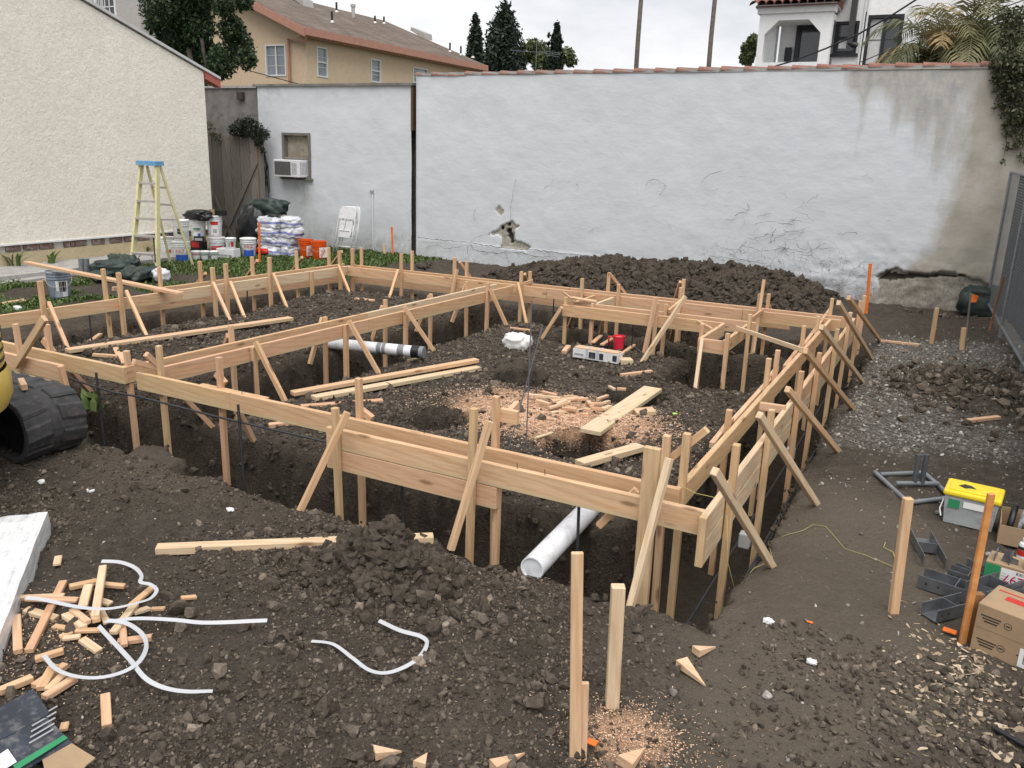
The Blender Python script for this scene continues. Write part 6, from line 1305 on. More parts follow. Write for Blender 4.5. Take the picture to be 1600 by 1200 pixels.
# ------------------------------------------------------------------ the digger
dg = thing('mini_excavator', 'yellow mini excavator with rubber tracks parked on the near bank', 'excavator', (-5.0, -1.5, 0))
TU1 = -4.24; TU0 = -5.95; tz0 = -.02; TH = .47; r_ = TH/2
def track_path(off=0.0, n=14):
    pts = []; zc = tz0+r_; rr = r_+off
    for i in range(n+1): a = math.pi/2-math.pi*i/n; pts.append((TU1-r_+rr*math.cos(a), zc+rr*math.sin(a)))
    for i in range(n+1): a = -math.pi/2-math.pi*i/n; pts.append((TU0+r_+rr*math.cos(a), zc+rr*math.sin(a)))
    return pts
for TW0, TW1 in ((-1.05, -.60), (-2.85, -2.40)):
    po, pi_ = track_path(0), track_path(-.035); n = len(po); vs = []; fs = []
    for (x, z), (x2, z2) in zip(po, pi_): vs += [(x, TW0, z), (x, TW1, z), (x2, TW1, z2), (x2, TW0, z2)]
    for i in range(n):
        j = (i+1) % n
        for k in range(4): fs.append((i*4+k, j*4+k, j*4+(k+1) % 4, i*4+(k+1) % 4))
    mesh_obj('track_belt', vs, fs, RUBBER, dg)
    tot = []; L_ = 0
    for i in range(n): a = Vector(po[i]); b_ = Vector(po[(i+1) % n]); tot.append((L_, a, b_)); L_ += (b_-a).length
    nl = 22
    for k in range(nl):
        for half in (0, 1):
            s_ = ((k+.5*half)/nl)*L_; seg_ = [q for q in tot if q[0] <= s_][-1]; d2 = (seg_[2]-seg_[1]); ln2 = max(d2.length, 1e-6); p = seg_[1]+d2*((s_-seg_[0])/ln2); d2 = d2/ln2; nn_ = Vector((-d2.y, d2.x))
            if (p-Vector(((TU0+TU1)/2, tz0+r_))).dot(nn_) < 0: nn_ = -nn_
            y0, y1 = (TW0-.004, TW0+.185) if half == 0 else (TW1-.185, TW1+.004)
            if p.x < -5.6 and False: continue
            w_ = .060; hh_ = .012; mb = MB(); P3 = lambda a, y, h: (p.x+d2.x*a+nn_.x*h, y, p.y+d2.y*a+nn_.y*h); sk = .012*(1 if half else -1)
            v8 = [P3(-w_-sk, y0, 0), P3(w_-sk, y0, 0), P3(w_+sk, y1, 0), P3(-w_+sk, y1, 0), P3(-w_*.7-sk, y0+.006, hh_), P3(w_*.7-sk, y0+.006, hh_), P3(w_*.7+sk, y1-.006, hh_), P3(-w_*.7+sk, y1-.006, hh_)]
            mb.add(v8, [(0, 1, 2, 3), (4, 7, 6, 5), (0, 4, 5, 1), (1, 5, 6, 2), (2, 6, 7, 3), (3, 7, 4, 0)]); mb.build('track_lug', RUBBER, dg)
    for i, u_ in enumerate((TU1-r_, TU0+r_)): MB().lathe([(0, -.15), (r_-.06, -.15), (r_-.05, -.1), (r_-.08, -.02), (r_-.08, .02), (r_-.05, .1), (r_-.06, .15), (0, .15)], (u_, (TW0+TW1)/2, tz0+r_), 24, M=Matrix.Rotation(R(90), 3, 'X')).build('idler_wheel', BLACK, dg, True, auto=40)
    for k in range(4): MB().lathe([(0, -.12), (.07, -.12), (.07, .12), (0, .12)], (-5.8+k*.32, (TW0+TW1)/2, tz0+.11), 14, M=Matrix.Rotation(R(90), 3, 'X')).build('roller', BLACK, dg, True, auto=40)
    MB().b2((TU0+.3, TW0+.07, tz0+.15), (TU1-.33, TW1-.05, tz0+TH-.1)).build('track_frame', BLACK, dg)
bcx, bcy, ex = -4.375, -1.717, .60; zb0 = .50
MB().lathe([(0, zb0), (ex*.80, zb0), (ex*.94, zb0+.04), (ex, zb0+.12), (ex*1.0, zb0+.24), (ex*.97, zb0+.29)], (bcx, bcy, 0), 48).build('counterweight', YELLOWM, dg, True, auto=35)
MB().lathe([(ex*.93, zb0+.29), (ex*.955, zb0+.31), (ex*.95, zb0+.62), (ex*.92, zb0+.74), (ex*.7, zb0+.80), (0, zb0+.82)], (bcx, bcy, 0), 48).build('engine_cover', YELLOWM, dg, True, auto=35)
for k in range(5):
    z = zb0+.34+k*.06; vs = []; fs = []
    for i in range(9):
        a = R(20)+R(60)*i/8
        for zz in (z, z+.02): vs.append((bcx+math.cos(a)*ex*.962, bcy+math.sin(a)*ex*.962, zz))
    for i in range(8): fs.append((2*i, 2*i+2, 2*i+3, 2*i+1))
    mesh_obj('cooling_slot', vs, fs, BLACK, dg)
MB().lathe([(0, .3), (.4, .3), (.4, zb0-.001), (0, zb0-.001)], (bcx-.3, bcy, 0), 24).build('turntable', BLACK, dg)
MB().b2((-5.6, -2.4, .18), (-4.6, -1.05, .38)).build('undercarriage', BLACK, dg)
q = A(33, 600, tz0+TH+.045); lumber('offcut', q+Vector((-.08, .05, 0)), q+Vector((.10, -.04, 0)), .045, .04, None, WOODP, side=(0, 0, 1), label='short block of wood lying on the rubber track', cat='offcut')
# ------------------------------------------------------------------ lumber, offcuts, pipes and litter in the yard
def lay(x0, y0, x1, y1, w, t, mat, label, cat='board', name='board', dz=0.0, group=None, z=None):
    a, b_ = (G(x0, y0), G(x1, y1)) if z is None else (A(x0, y0, z), A(x1, y1, z))
    zz = lambda p: max(g1(p.x, p.y) if z is None else z, -.06)+t*.5+dz
    mid = (a+b_)/2; lift = max(0, (g1(mid.x, mid.y) if z is None else z)-(zz(a)+zz(b_))/2+t*.2) if (a-b_).length < .5 else 0
    a = Vector((a.x, a.y, zz(a)+lift)); b_ = Vector((b_.x, b_.y, zz(b_)+lift)); d = (b_-a); s_ = Vector((-d.y, d.x, 0))
    return lumber(name, a, b_, w, t, None, mat, side=s_, label=label, cat=cat, group=group)
lay(245, 864, 677, 846, .07, .045, WOODW, 'long pale board half buried under the soil heap', dz=-.005)
lay(457, 626, 745, 572, .085, .038, WOOD, 'top board of the pair laid on the middle of the yard', dz=.045); lay(490, 626, 748, 574, .10, .038, WOODW, 'bottom board of the pair laid on the middle of the yard')
lay(470, 638, 598, 629, .06, .04, WOODP, 'short board just in front of the laid pair'); lay(420, 668, 482, 662, .06, .035, WOODP, 'short board end by the inner edge of the near trench')
lay(105, 551, 455, 500, .11, .038, WOODP, 'long board lying across the left pad', z=.15)
lay(140, 545, 158, 532, .05, .03, WOODP, 'small offcut behind the long board on the left pad'); lay(142, 557, 185, 560, .04, .03, WOOD, 'thin lath in front of the long board on the left pad'); lay(181, 547, 186, 560, .05, .03, WOODP, 'stub of board across the thin lath on the left pad'); lay(188, 556, 196, 572, .06, .03, WOODP, 'stub of board beside the first near stake')
lay(180, 580, 210, 577, .05, .03, WOOD, 'offcut lying behind the split near boards')
o = lay(922, 676, 1020, 611, .185, .038, WOODW, 'wide plank laid across the sawdust and two dug holes', dz=.03)
lay(905, 733, 1000, 706, .10, .045, WOODW, 'pale board beneath the lump of soil inside the near corner', dz=.02)
lay(555, 467, 585, 472, .05, .025, WOODP, 'thin offcut on the far left pad'); lay(797, 515, 830, 518, .04, .025, WOODP, 'thin offcut on the far middle pad')
lay(970, 590, 1018, 583, .045, .035, WOODP, 'offcut lying alone beyond the wide plank'); lay(881, 553, 888, 546, .06, .04, WOODP, 'stub of wood at the foot of the inner form stake')
lay(972, 555, 990, 548, .045, .025, WOODP, 'offcut leaning behind the square wood block'); lay(968, 568, 987, 569, .13, .06, WOODW, 'square wood block beside the strapped carton', cat='block', name='wood_block')
lay(520, 525, 555, 522, .04, .03, WOODP, 'piece of lath behind the taped pipe'); lay(636, 566, 660, 562, .05, .03, WOODW, 'wood block propping the capped pipe end', cat='block', name='wood_block')
lay(1375, 535, 1436, 541, .03, .03, WOODP, 'thin stake lying on the gravel'); lay(1512, 660, 1560, 656, .05, .03, WOODP, 'board end half buried by the spoil near the fence')
lay(970, 562, 1030, 592, .012, .012, STEELD, 'thin steel bar crossing the foot of the long diagonal brace', cat='bar', name='steel_bar') if False else None
SCR = [(260, 455, 120, 735, .06, 0, .03), (425, 425, 395, 645, .06, .06, .03), (285, 478, 400, 460, .06, .02, .03), (420, 478, 512, 485, .05, .02, .025), (365, 490, 340, 570, .07, .02, .03), (630, 480, 530, 560, .06, .02, .02), (75, 528, 265, 515, .05, .01, .025), (110, 548, 320, 548, .06, .03, .02), (105, 568, 230, 590, .07, 0, .03), (70, 600, 75, 735, .06, 0, .035), (270, 605, 345, 665, .06, .03, .03), (300, 600, 365, 655, .05, .04, .03), (220, 630, 300, 645, .05, .01, .02), (245, 685, 300, 662, .05, .01, .02), (260, 700, 332, 692, .045, .02, .02), (335, 690, 405, 725, .06, 0, .025), (480, 695, 620, 690, .055, .01, .03), (555, 575, 465, 685, .06, .04, .025), (610, 565, 545, 595, .06, .02, .02), (500, 620, 508, 720, .05, .02, .025), (400, 545, 455, 560, .06, .03, .02), (740, 530, 802, 518, .05, .01, .02), (615, 552, 672, 556, .04, 0, .02), (410, 580, 440, 640, .05, .03, .02), (310, 670, 420, 672, .045, .03, .02), (380, 600, 400, 650, .055, .05, .03)]
HL = {0: 'longest stick of the heap, slanting beside the wrapped bundle', 1: 'stick lying uppermost over the middle of the strapped heap', 5: 'stick at the heap end nearest the soil lumps', 9: 'short fat stick against the wrapped bundle', 16: 'lowest level stick on the strap loop side of the heap', 21: 'offcut tucked behind the big soil lump', 6: 'long stick at the back edge of the heap by the bundle'}
for i, (x0, y0, x1, y1, w_, dz, t__) in enumerate(SCR):
    lay(x0/2.609, 740+y0/2.609, x1/2.609, 740+y1/2.609, w_*.62, t__*.8, random.choice([WOOD, WOODP, WOODW, WOODW]), HL.get(i, 'loose fir offcut in the heap crossed by white strapping'), 'offcut', 'offcut', dz=dz, group='offcuts heaped under the white strapping')
for (x0, y0, x1, y1, w_, t__, lb) in [(145, 770, 262, 738, .045, .03, 'wedge shaped offcut below the strapping heap'), (240, 352, 235, 396, .05, .02, 'small flat offcut alone above the strapping heap'), (0, 912, 135, 852, .045, .035, 'pink stick at the edge of the dark torn carton'), (172, 905, 222, 802, .055, .03, 'upright pink block behind the dark torn carton'), (185, 950, 310, 865, .05, .03, 'pale stick pointing away from the dark torn carton'), (140, 885, 270, 792, .045, .03, 'stick under the pink block behind the torn carton'), (200, 915, 262, 848, .05, .03, 'short stick beside the pink block'), (433, 932, 437, 1040, .05, .03, 'notched offcut lying alone on the clods'), (270, 1045, 262, 1075, .04, .02, 'chip of wood behind the torn carton corner')]:
    lay(x0/2.609, 740+y0/2.609, x1/2.609, 740+y1/2.609, w_*.75, t__*.8, random.choice([WOODP, WOOD, WOODW]), lb, 'offcut', 'offcut', dz=.015)
CS = [(230, 455, 510, 482), (360, 415, 480, 442), (540, 470, 650, 450), (300, 512, 420, 532), (415, 540, 590, 498), (430, 578, 690, 548), (440, 492, 640, 475), (650, 502, 735, 487), (690, 582, 742, 592), (740, 500, 772, 545), (640, 582, 700, 592), (770, 578, 850, 570), (820, 458, 900, 455), (910, 415, 958, 442), (730, 482, 830, 496), (750, 542, 860, 535), (700, 540, 760, 552), (870, 522, 915, 490), (790, 512, 860, 518), (975, 452, 1050, 456), (560, 520, 640, 540), (480, 520, 560, 508), (600, 470, 700, 462), (330, 470, 420, 500), (860, 560, 920, 540), (520, 560, 640, 575)]
CL = {0: 'longest lath of the sawdust pile, nearest the grey rods', 1: 'square ended block at the back of the sawdust pile', 5: 'long lath at the front of the sawdust pile', 13: 'small offcut by the rim of the hole behind the plank', 19: 'offcut lying just past the wide plank edge'}
for i, (x0, y0, x1, y1) in enumerate(CS):
    lay(780+x0/5.333, 540+y0/5.333, 780+x1/5.333, 540+y1/5.333, random.uniform(.022, .045), .026, random.choice([WOODP, WOODP, WOODW]), CL.get(i, 'short fir offcut among the sawdust inside the forms'), 'offcut', 'offcut', dz=random.choice([0, .02, .04]), group='offcuts on the sawdust inside the forms')
lay(992, 646, 1022, 646, .14, .038, WOODP, 'flat block of board beside the wide plank', 'block', 'wood_block'); lay(838, 689, 862, 689, .03, .015, WOODW, 'splinter of board in front of the sawdust', 'offcut', 'offcut')
def wedge(x0, y0, x1, y1, w_, t__, lb, mat=None):
    mat = SPLIT; a, b_ = G(x0, y0), G(x1, y1); d = (b_-a); ln = d.length; yv = Vector((-d.y, d.x, 0)).normalized()*w_/2; z = Vector((0, 0, t__)); zz = Vector((0, 0, .012))
    o = mesh_obj('offcut', [a-yv+zz, a+yv+zz, b_+zz, a-yv+z+zz, a+yv+z+zz, b_+zz*1.2+z*.15], [(0, 1, 2), (3, 5, 4), (0, 3, 4, 1), (1, 4, 5, 2), (2, 5, 3, 0)], mat); return tag(o, lb, 'offcut')
wedge(1064, 1042, 1102, 1076, .06, .035, 'split wedge of wood lying point away on the clods'); wedge(1086, 1026, 1118, 1016, .05, .035, 'small split block just behind the wedge'); wedge(585, 1186, 628, 1178, .05, .035, 'split wedge at the bottom edge of the yard', WOODP); wedge(655, 1204, 668, 1182, .05, .03, 'pointed offcut cut by the picture edge', WOODW); wedge(770, 1206, 820, 1184, .05, .04, 'weathered wedge near the tall stake foot', WOODY); wedge(975, 1206, 1008, 1176, .07, .04, 'dirty board end sticking out of the sawdust', WOODY)
p = A(925, 1163, .02); lumber('plastic_tag', (p.x-.02, p.y, .03), (p.x+.02, p.y, .03), .03, .008, None, ORANGE, side=(0, 1, 0), label='bit of orange plastic by the tall stake foot', cat='litter')
p = G(1483, 990); lumber('plastic_tag', p+Vector((-.03, 0, .02)), p+Vector((.03, -.01, .02)), .035, .01, None, ORANGE, side=(0, 1, 0), label='orange chip of wood beside the leaning orange stake', cat='litter')
p = G(1265, 975); lumber('plastic_tag', p+Vector((-.015, 0, .008)), p+Vector((.015, 0, .008)), .015, .003, None, ORANGE, side=(0, 1, 0), label='tiny orange scrap on the bare trodden soil', cat='litter')

# white strapping
def ribbon(pts, w_, label, lift=None, ph=1.0):
    P_ = [A(x, y, .05) for x, y in pts]; Q = []
    n = len(P_)
    for i in range(n-1):
        p0, p1, p2, p3 = P_[max(i-1, 0)], P_[i], P_[i+1], P_[min(i+2, n-1)]
        for k in range(8):
            t_ = k/8; Q.append(.5*((2*p1)+(p2-p0)*t_+(2*p0-5*p1+4*p2-p3)*t_*t_+(3*p1-p0-3*p2+p3)*t_**3))
    Q.append(P_[-1]); vs = []; fs = []; m_ = len(Q)
    zr = np.array([g1(p.x, p.y) for p in Q]); kz = 9; zp = np.pad(zr, kz, mode='edge'); zm = np.array([zp[i:i+2*kz+1].max() for i in range(m_)]); zp = np.pad(zm, kz, mode='edge'); zs_ = np.array([zp[i:i+2*kz+1].mean() for i in range(m_)])
    for i, p in enumerate(Q):
        zz = zs_[i]+.026+(lift(i/m_) if lift else 0); d = (Q[min(i+1, m_-1)]-Q[max(i-1, 0)]); s_ = Vector((-d.y, d.x, 0)).normalized(); s_ = s_ if s_.dot(p-CAM) > 0 else -s_; tw = .30+.28*math.sin(i*.06+ph); e_ = (s_*math.cos(tw)+Vector((0, 0, 1))*math.sin(tw))*w_/2
        pc_ = CAM+(p-CAM)*((zz+abs(e_.z)-CAM.z)/(p.z-CAM.z)) if False else p
        c_ = Vector((pc_.x, pc_.y, zz+abs(e_.z))); vs += [c_-e_, c_+e_]
    for i in range(m_-1): fs.append((2*i, 2*i+1, 2*i+3, 2*i+2))
    o = mesh_obj('strapping', vs, fs, STRAP, None, False); so_ = o.modifiers.new('solid', 'SOLIDIFY'); so_.thickness = .0006; return tag(o, label, 'strap', 'white strapping on the soil')
c5 = lambda L_: [(x/2.609, 740+y/2.609) for x, y in L_]
ribbon(c5([(415, 370), (490, 375), (550, 398), (578, 430), (575, 458), (615, 468), (640, 495), (615, 535), (560, 560), (480, 582), (400, 590), (300, 578), (180, 552), (110, 545)]), .019, 'white strap looping from the heap top across the offcuts', lift=lambda t_: .05)
ribbon(c5([(1090, 615), (960, 620), (820, 618), (700, 605), (560, 603), (430, 618)]), .019, 'white strap running straight under the soil lump', lift=lambda t_: .02)
ribbon(c5([(440, 618), (520, 630), (580, 670), (598, 720), (570, 780), (500, 825), (400, 850), (300, 845), (230, 815), (180, 755)]), .019, 'white strap sweeping round below the offcut heap', lift=lambda t_: .03)
ribbon(c5([(405, 645), (460, 700), (530, 770), (590, 835), (660, 862), (760, 868), (865, 858)]), .019, 'white strap crossing over and ending flat on the clods', lift=lambda t_: .04*(1-t_))
ribbon([(592, 962), (625, 978), (658, 988), (667, 1000), (650, 1024), (612, 1040), (580, 1036), (550, 1015), (520, 995), (486, 991)], .019, 'white strap curled alone below the soil heap')

# wrapped bundle and torn carton at the left edge
WR = (lambda: None)
def bundle_mat(ang_):
    mt, t, b = newmat('cloudy_plastic_film'); v = coords(t); m1 = N(t, 'ShaderNodeMapping'); m1.inputs['Rotation'].default_value = (0, 0, -ang_); m2 = N(t, 'ShaderNodeMapping'); m2.inputs['Scale'].default_value = (1.2, 22, 22); L(t, v, m1.inputs[0]); L(t, m1.outputs[0], m2.inputs[0])
    st_ = noise(t, m2.outputs[0], 2.2, 6, .65, .4); cr_2 = noise(t, v, 11, 6, .65, 1.5); n = math_(t, 'ADD', math_(t, 'MULTIPLY', st_, .6), math_(t, 'MULTIPLY', cr_2, .4))
    c = ramp(t, n, [(.32, (.46, .47, .48)), (.5, (.70, .71, .72)), (.66, (.88, .88, .88))]); L(t, c, b.inputs['Base Color']); b.inputs['Roughness'].default_value = .18; b.inputs['Specular IOR Level'].default_value = .6; bump(t, b, n, .6, .012); return mt
q0, q1, q2 = A(74, 800, .10), A(2, 985, .10), A(-130, 800, .10)
bn = thing('wrapped_bundle', 'bundle of boards in cloudy white plastic at the picture edge', 'bundle', ((q0.x+q1.x)/2, (q0.y+q1.y)/2, 0))
dv_ = (q1-q0).normalized(); sv_ = Vector((-dv_.y, dv_.x, 0)); sv_ = sv_ if sv_.dot(q2-q0) > 0 else -sv_
nx, ny = 40, 16; V_ = []; ln_b = (q1-q0).length+.6; wd_ = .75
for j in range(ny):
    for i in range(nx):
        a, b_ = i/(nx-1), j/(ny-1); p = q0+dv_*(ln_b*a)+sv_*(wd_*b_); edge_ = min(b_*8, 1)*min(a*14, 1); wr_ = (fbm(np.array([a*9]), np.array([b_*16]), 4, 300)[0]-.5)*.05
        V_.append((p.x+(wr_ if j == 0 else 0)*.5, p.y, .10+.02*edge_+wr_*.35))
fs = [(j*nx+i, j*nx+i+1, (j+1)*nx+i+1, (j+1)*nx+i) for j in range(ny-1) for i in range(nx-1)]; n0 = len(V_)
for i in range(nx): p = V_[i]; V_.append((p[0]-sv_.x*.01, p[1]-sv_.y*.01, -.02))
fs += [(i, n0+i, n0+i+1, i+1) for i in range(nx-1)]; n1 = len(V_)
for j in range(ny): p = V_[j*nx]; V_.append((p[0]-dv_.x*.015, p[1]-dv_.y*.015, -.02))
fs += [(j*nx, (j+1)*nx, n1+j+1, n1+j) for j in range(ny-1)]
mesh_obj('plastic_film', V_, fs, bundle_mat(math.atan2(dv_.y, dv_.x)), bn, False)
for k in range(4): p = q0+sv_*(.1+.17*k)+dv_*.03; r1_ = q0+sv_*(.1+.17*k)+dv_*(ln_b-.02); lumber('board', (p.x, p.y, .04), (r1_.x, r1_.y, .04), .14, .05, bn, WOODW, side=sv_)
tcn = thing('torn_carton', 'torn dark blue carton with a green stripe and brown inner flap', 'carton', A(50, 1150)); ctop = lambda x, y, z=.07: A(x, y, z)
def sheet(name, px, z, mat, th=.006, zs=None):
    P_ = [A(x, y, (zs[i] if zs else z)) for i, (x, y) in enumerate(px)]; n = len(P_); return mesh_obj(name, P_+[p-Vector((0, 0, th)) for p in P_], [tuple(range(n)), tuple(range(n, 2*n))[::-1]]+[(i, n+i, n+(i+1) % n, (i+1) % n) for i in range(n)], mat, tcn)
sheet('printed_panel', [(-40, 1125), (0, 1105), (52, 1076), (77, 1113), (72, 1118), (0, 1156), (-40, 1180)], .10, CARDD, zs=[.06, .08, .11, .10, .095, .08, .06]); sheet('printed_panel', [(-40, 1182), (0, 1157), (72, 1119), (112, 1160), (66, 1186), (20, 1215), (-40, 1250)], .08, CARDD, zs=[.06, .078, .093, .06, .05, .05, .05])
sheet('inner_flap', [(66, 1187), (112, 1161), (126, 1170), (149, 1184), (135, 1195), (118, 1215), (75, 1225)], .045, CARD, zs=[.048, .058, .05, .035, .03, .03, .03])
sheet('green_stripe', [(20, 1196), (100, 1148), (106, 1153), (26, 1203)], .08, GREENPR, .002, zs=[.071, .075, .07, .066]); sheet('white_label', [(0, 1178), (12, 1170), (26, 1190), (0, 1206)], .08, PAPER, .002, zs=[.083, .083, .076, .072])
for k in range(5): x, y = 45+k*1.5, 1160-k*9; sheet('printed_line', [(x, y), (x+38, y-22), (x+39, y-20), (x+1, y+2)], .08, GREYP, .001, zs=[.085+.002*k]*4)
text('lettering', 'ECOLINE', .018, PAPER, frame_M(A(82, 1160, .078), (A(100, 1149, .078)-A(60, 1172, .078)), (0, 1, 0)), tcn) if False else None

# pipes and rods
def pipe(name, pts, r_, mat, label, cat='pipe', n=20, parent=None): o = MB().tube(pts, r_, n).build(name, mat, parent, True, auto=50); return tag(o, label, cat) if label else o
pp = thing('drain_pipe', 'fat white plastic pipe bridging the near trench', 'pipe', A(836, 890)); a, b_ = A(836, 876, .05), A(985, 722, .05); a.z = .02; b_.z = .02; b_ = a.lerp(b_, .55); a = a+(a-b_).normalized()*.04
MB().tube([a, a.lerp(b_, .5), b_], .067, 28, caps=False).build('pipe_wall', PVC, pp, True); MB().tube([a, b_], .060, 28, caps=False).build('pipe_bore', PVC, pp, True)
dv_ = (b_-a).normalized(); MB().tube([a+dv_*.012, a+dv_*.02], .0605, 28).build('pipe_plug', PVC, pp); MB().lathe([(.067, 0), (.060, 0)], a, 28, M=frame_M((0, 0, 0), dv_.orthogonal(), dv_.cross(dv_.orthogonal())).to_3x3()).build('pipe_rim', PVC, pp)
tpp = thing('taped_pipe', 'white pipe with grey tape bands and a capped end', 'pipe', A(580, 560)); a, b_ = A(512, 536, .10), A(645, 549, .10); d = (b_-a); MB().tube([a, b_], .062, 24).build('pipe_wall', PVC, tpp, True, auto=50)
for s0, s1, rr, m_ in [(.60, .65, .064, TAPEG), (.66, .70, .064, TAPEG), (.84, .91, .0645, TAPEG), (.995, 1.08, .068, BLACKP)]: MB().tube([a+d*s0, a+d*s1], rr, 24).build('tape_band' if m_ is TAPEG else 'coupling', m_, tpp, True, auto=50)
MB().tube([a+d*1.081, a+d*1.13], .064, 24).build('end_cap', TAPEG, tpp, True, auto=50)
lumber('pipe_stay', a+d*.62-Vector((0, .05, .35)), a+d*.62-Vector((0, .05, -.02)), .04, .035, tpp, WOOD) if False else None
a = A(822, 702, .0); pipe('steel_rod', [a-Vector((0, 0, .2)), (a.x, a.y, ZR(a.x, a.y, 470))], .0048, RODS, 'upright grey rod standing in the middle of the yard', 'rod', 6)
a = A(790, 702, .0); b_ = A(848, 508, .95); pipe('steel_rod', [a-Vector((0, 0, .1)), b_], .0048, RODS, 'leaning grey rod crossing the upright one', 'rod', 6)
for (x0, y0, x1, y1, z0, z1, lb) in [(100, 580, 470, 668, .22, .22, 'long black bar slung along the near forms'), ]:
    pipe('rebar', [(-5.3, -.07, .27), (-4.6, -.09, .24), (-4.3, -.1, .26), (-3.5, -.11, .25), (-2.25, -.1, .25)], .009, REBAR, lb, 'rebar', 6)
def hang(x, ytop, ybot, v_, lb):
    p = PV(x, ytop, v_); z1 = -.60; pipe('rebar', [(p.x, v_, p.z), (p.x+.02, v_, z1)], .010, REBAR, lb, 'rebar', 6)
hang(150, 582, 650, -.08, 'short black bar hanging into the trench near the track'); hang(372, 632, 768, -.12, 'black bar hanging beside the third near stake'); hang(905, 778, 870, -.14, 'black bar crossing in front of the white drain pipe'); hang(628, 752, 830, -.10, 'black bar hidden below the stacked near boards')
for i, (u_, z_, lb) in enumerate([(.30, -.42, 'black bar low along the right trench, gravel side'), (.36, -.18, 'black bar high along the right trench, gravel side'), (.10, -.45, 'black bar along the right trench bottom between the boards')]): pipe('rebar', [(u_, -.3, z_), (u_+.02, 3, z_+.02), (u_, 6, z_)], .008, REBAR, lb, 'rebar', 6)
for (u_, v_, lb) in [(-7.2, 3.95, 'black bar hanging under the left form, far half'), (-7.22, 1.6, 'black bar hanging under the left form, near half'), (-3.6, 6.05, 'black bar hanging under the far form by the middle line'), (-2.1, 5.1, 'black bar hanging under the inner form'), (-4.3, 1.1, 'black bar hanging under the middle form')]: pipe('rebar', [(u_, v_, .30), (u_, v_, -.55)], .009, REBAR, lb, 'rebar', 6)
for k, dv in enumerate((0, .06)): pipe('rebar', [(-.95+k*.07, 4.1, .30), (-.95+k*.07, 5.1, .30)], .010, REBAR, ('inner' if k else 'outer')+' black bar lying in the small boxed pad', 'rebar', 6)
a, b_ = G(992, 545), G(1016, 567); pipe('steel_rod', [a+Vector((0, 0, .03)), b_+Vector((0, 0, .03))], .006, RODS, 'thin rod lying under the long diagonal brace', 'rod', 6)
a, b_ = G(1553, 1145), G(1640, 1196); pipe('black_hose', [a+Vector((0, 0, .02)), b_+Vector((0, 0, .02))], .012, BLACK, 'black bar end poking in at the bottom corner', 'bar', 8)
for x, y, lb in [(1236, 700, 'upper grey concrete spacer in the right trench'), (1165, 832, 'lower grey concrete spacer in the right trench')]:
    p = A(x, y, -.1); o = MB().box((p.x, p.y, p.z-.05), (.07, .07, .10)).build('spacer_block', CONC, None, bevel=.008); tag(o, lb, 'block', 'concrete spacers')
# strapped carton, mug, bags
q = A(932, 563); ct = thing('strapped_carton', 'long white printed carton of boards tied with white straps', 'carton', (q.x, q.y, .01), R(-2)); MB().b2((-.27, -.05, 0), (.27, .09, .10)).build('carton', PLASTW, ct, local=True); MB().b2((-.26, -.045, .1005), (.26, .085, .115)).build('boards', WOODP, ct, local=True)
for x in (-.10, .03): MB().b2((x-.012, -.053, -.0), (x+.012, .092, .118)).build('strap', STRAP, ct, local=True)
MB().b2((-.075, -.0525, .015), (.005, -.0505, .085)).build('print', CARDD, ct, local=True); MB().b2((.05, -.0525, .015), (.10, -.0505, .085)).build('print', CARDD, ct, local=True); MB().b2((.21, -.0525, .02), (.26, -.0505, .085)).build('print', CARDD, ct, local=True); MB().b2((-.25, -.0525, .03), (-.14, -.0505, .05)).build('print', GREYP, ct, local=True)
lay(926, 545, 938, 540, .05, .02, WOODP, 'offcut poking up behind the carton, nearer the mug side', 'offcut', 'offcut', dz=.06) ; lay(940, 548, 958, 542, .05, .02, WOODP, 'offcut lying behind the carton under the red mug', 'offcut', 'offcut', dz=.05)
q = A(966, 545); mg = thing('red_cup', 'red plastic measuring cup standing behind the carton', 'cup', (q.x, q.y, 0)); zg = max(0, g1(q.x, q.y)); MB().lathe([(0, 0), (.055, 0), (.07, .15), (.076, .155), (.07, .158), (.052, .01), (0, .01)], (q.x, q.y, zg), 20).build('body', REDPL, mg, True, auto=40); dd, ss = facing(q); MB().tube([Vector((q.x, q.y, zg+.14))-ss*.06, Vector((q.x, q.y, zg+.14))-ss*.12, Vector((q.x, q.y, zg+.04))-ss*.115], .011, 8).build('handle', REDPL, mg, True)
MB().lathe([(0, .135), (.066, .135)], (q.x, q.y, zg), 16).build('contents', WOODP, mg)
q = A(808, 545); o = bag('white_sack', (q.x, q.y, .08), (.34, .24, .2), pmat('white_sack_cloth', (.72, .72, .70), .7, .08, 10, .3, 30), None, 95, .22); tag(o, 'small white sack lying on the far middle pad', 'sack')
q = A(303, 592, -.15); o = bag('plastic_bag', (q.x, q.y, q.z+.05), (.22, .15, .10), pmat('thin_white_plastic', (.66, .68, .72), .3, .1, 10, .3, 30, dirt=(.1, .15, .5, .4)), None, 96, .35); tag(o, 'crumpled clear plastic bag down in the middle trench', 'plastic bag')
p = G(1054, 652); o = MB().lathe([(0, 0), (.02, 0), (.022, .006), (0, .012)], (p.x, p.y, p.z+.03), 14).build('bottle_cap', pmat('lime_plastic', (.45, .75, .12), .4), None); tag(o, 'lime green cap on the soil beside the wide plank', 'cap')
for i, (x, y, lb) in enumerate([(65, 758, 'white scrap on the bank above the wrapped bundle'), (142, 768, 'white scrap on the bank below the digger track'), (360, 798, 'white scrap on the bank before the third near stake'), (1200, 973, 'white stone chip on the bare trodden soil'), (1555, 612, 'white torn scrap on the spoil by the fence'), (1268, 1038, 'pale chip on the trodden soil near the small stones')]):
    p = G(x, y); o = bag('paper_scrap', (p.x, p.y, p.z+.012), (.05, .035, .022), PAPER, None, 110+i, .4, n=8, smooth=False); tag(o, lb, 'litter')
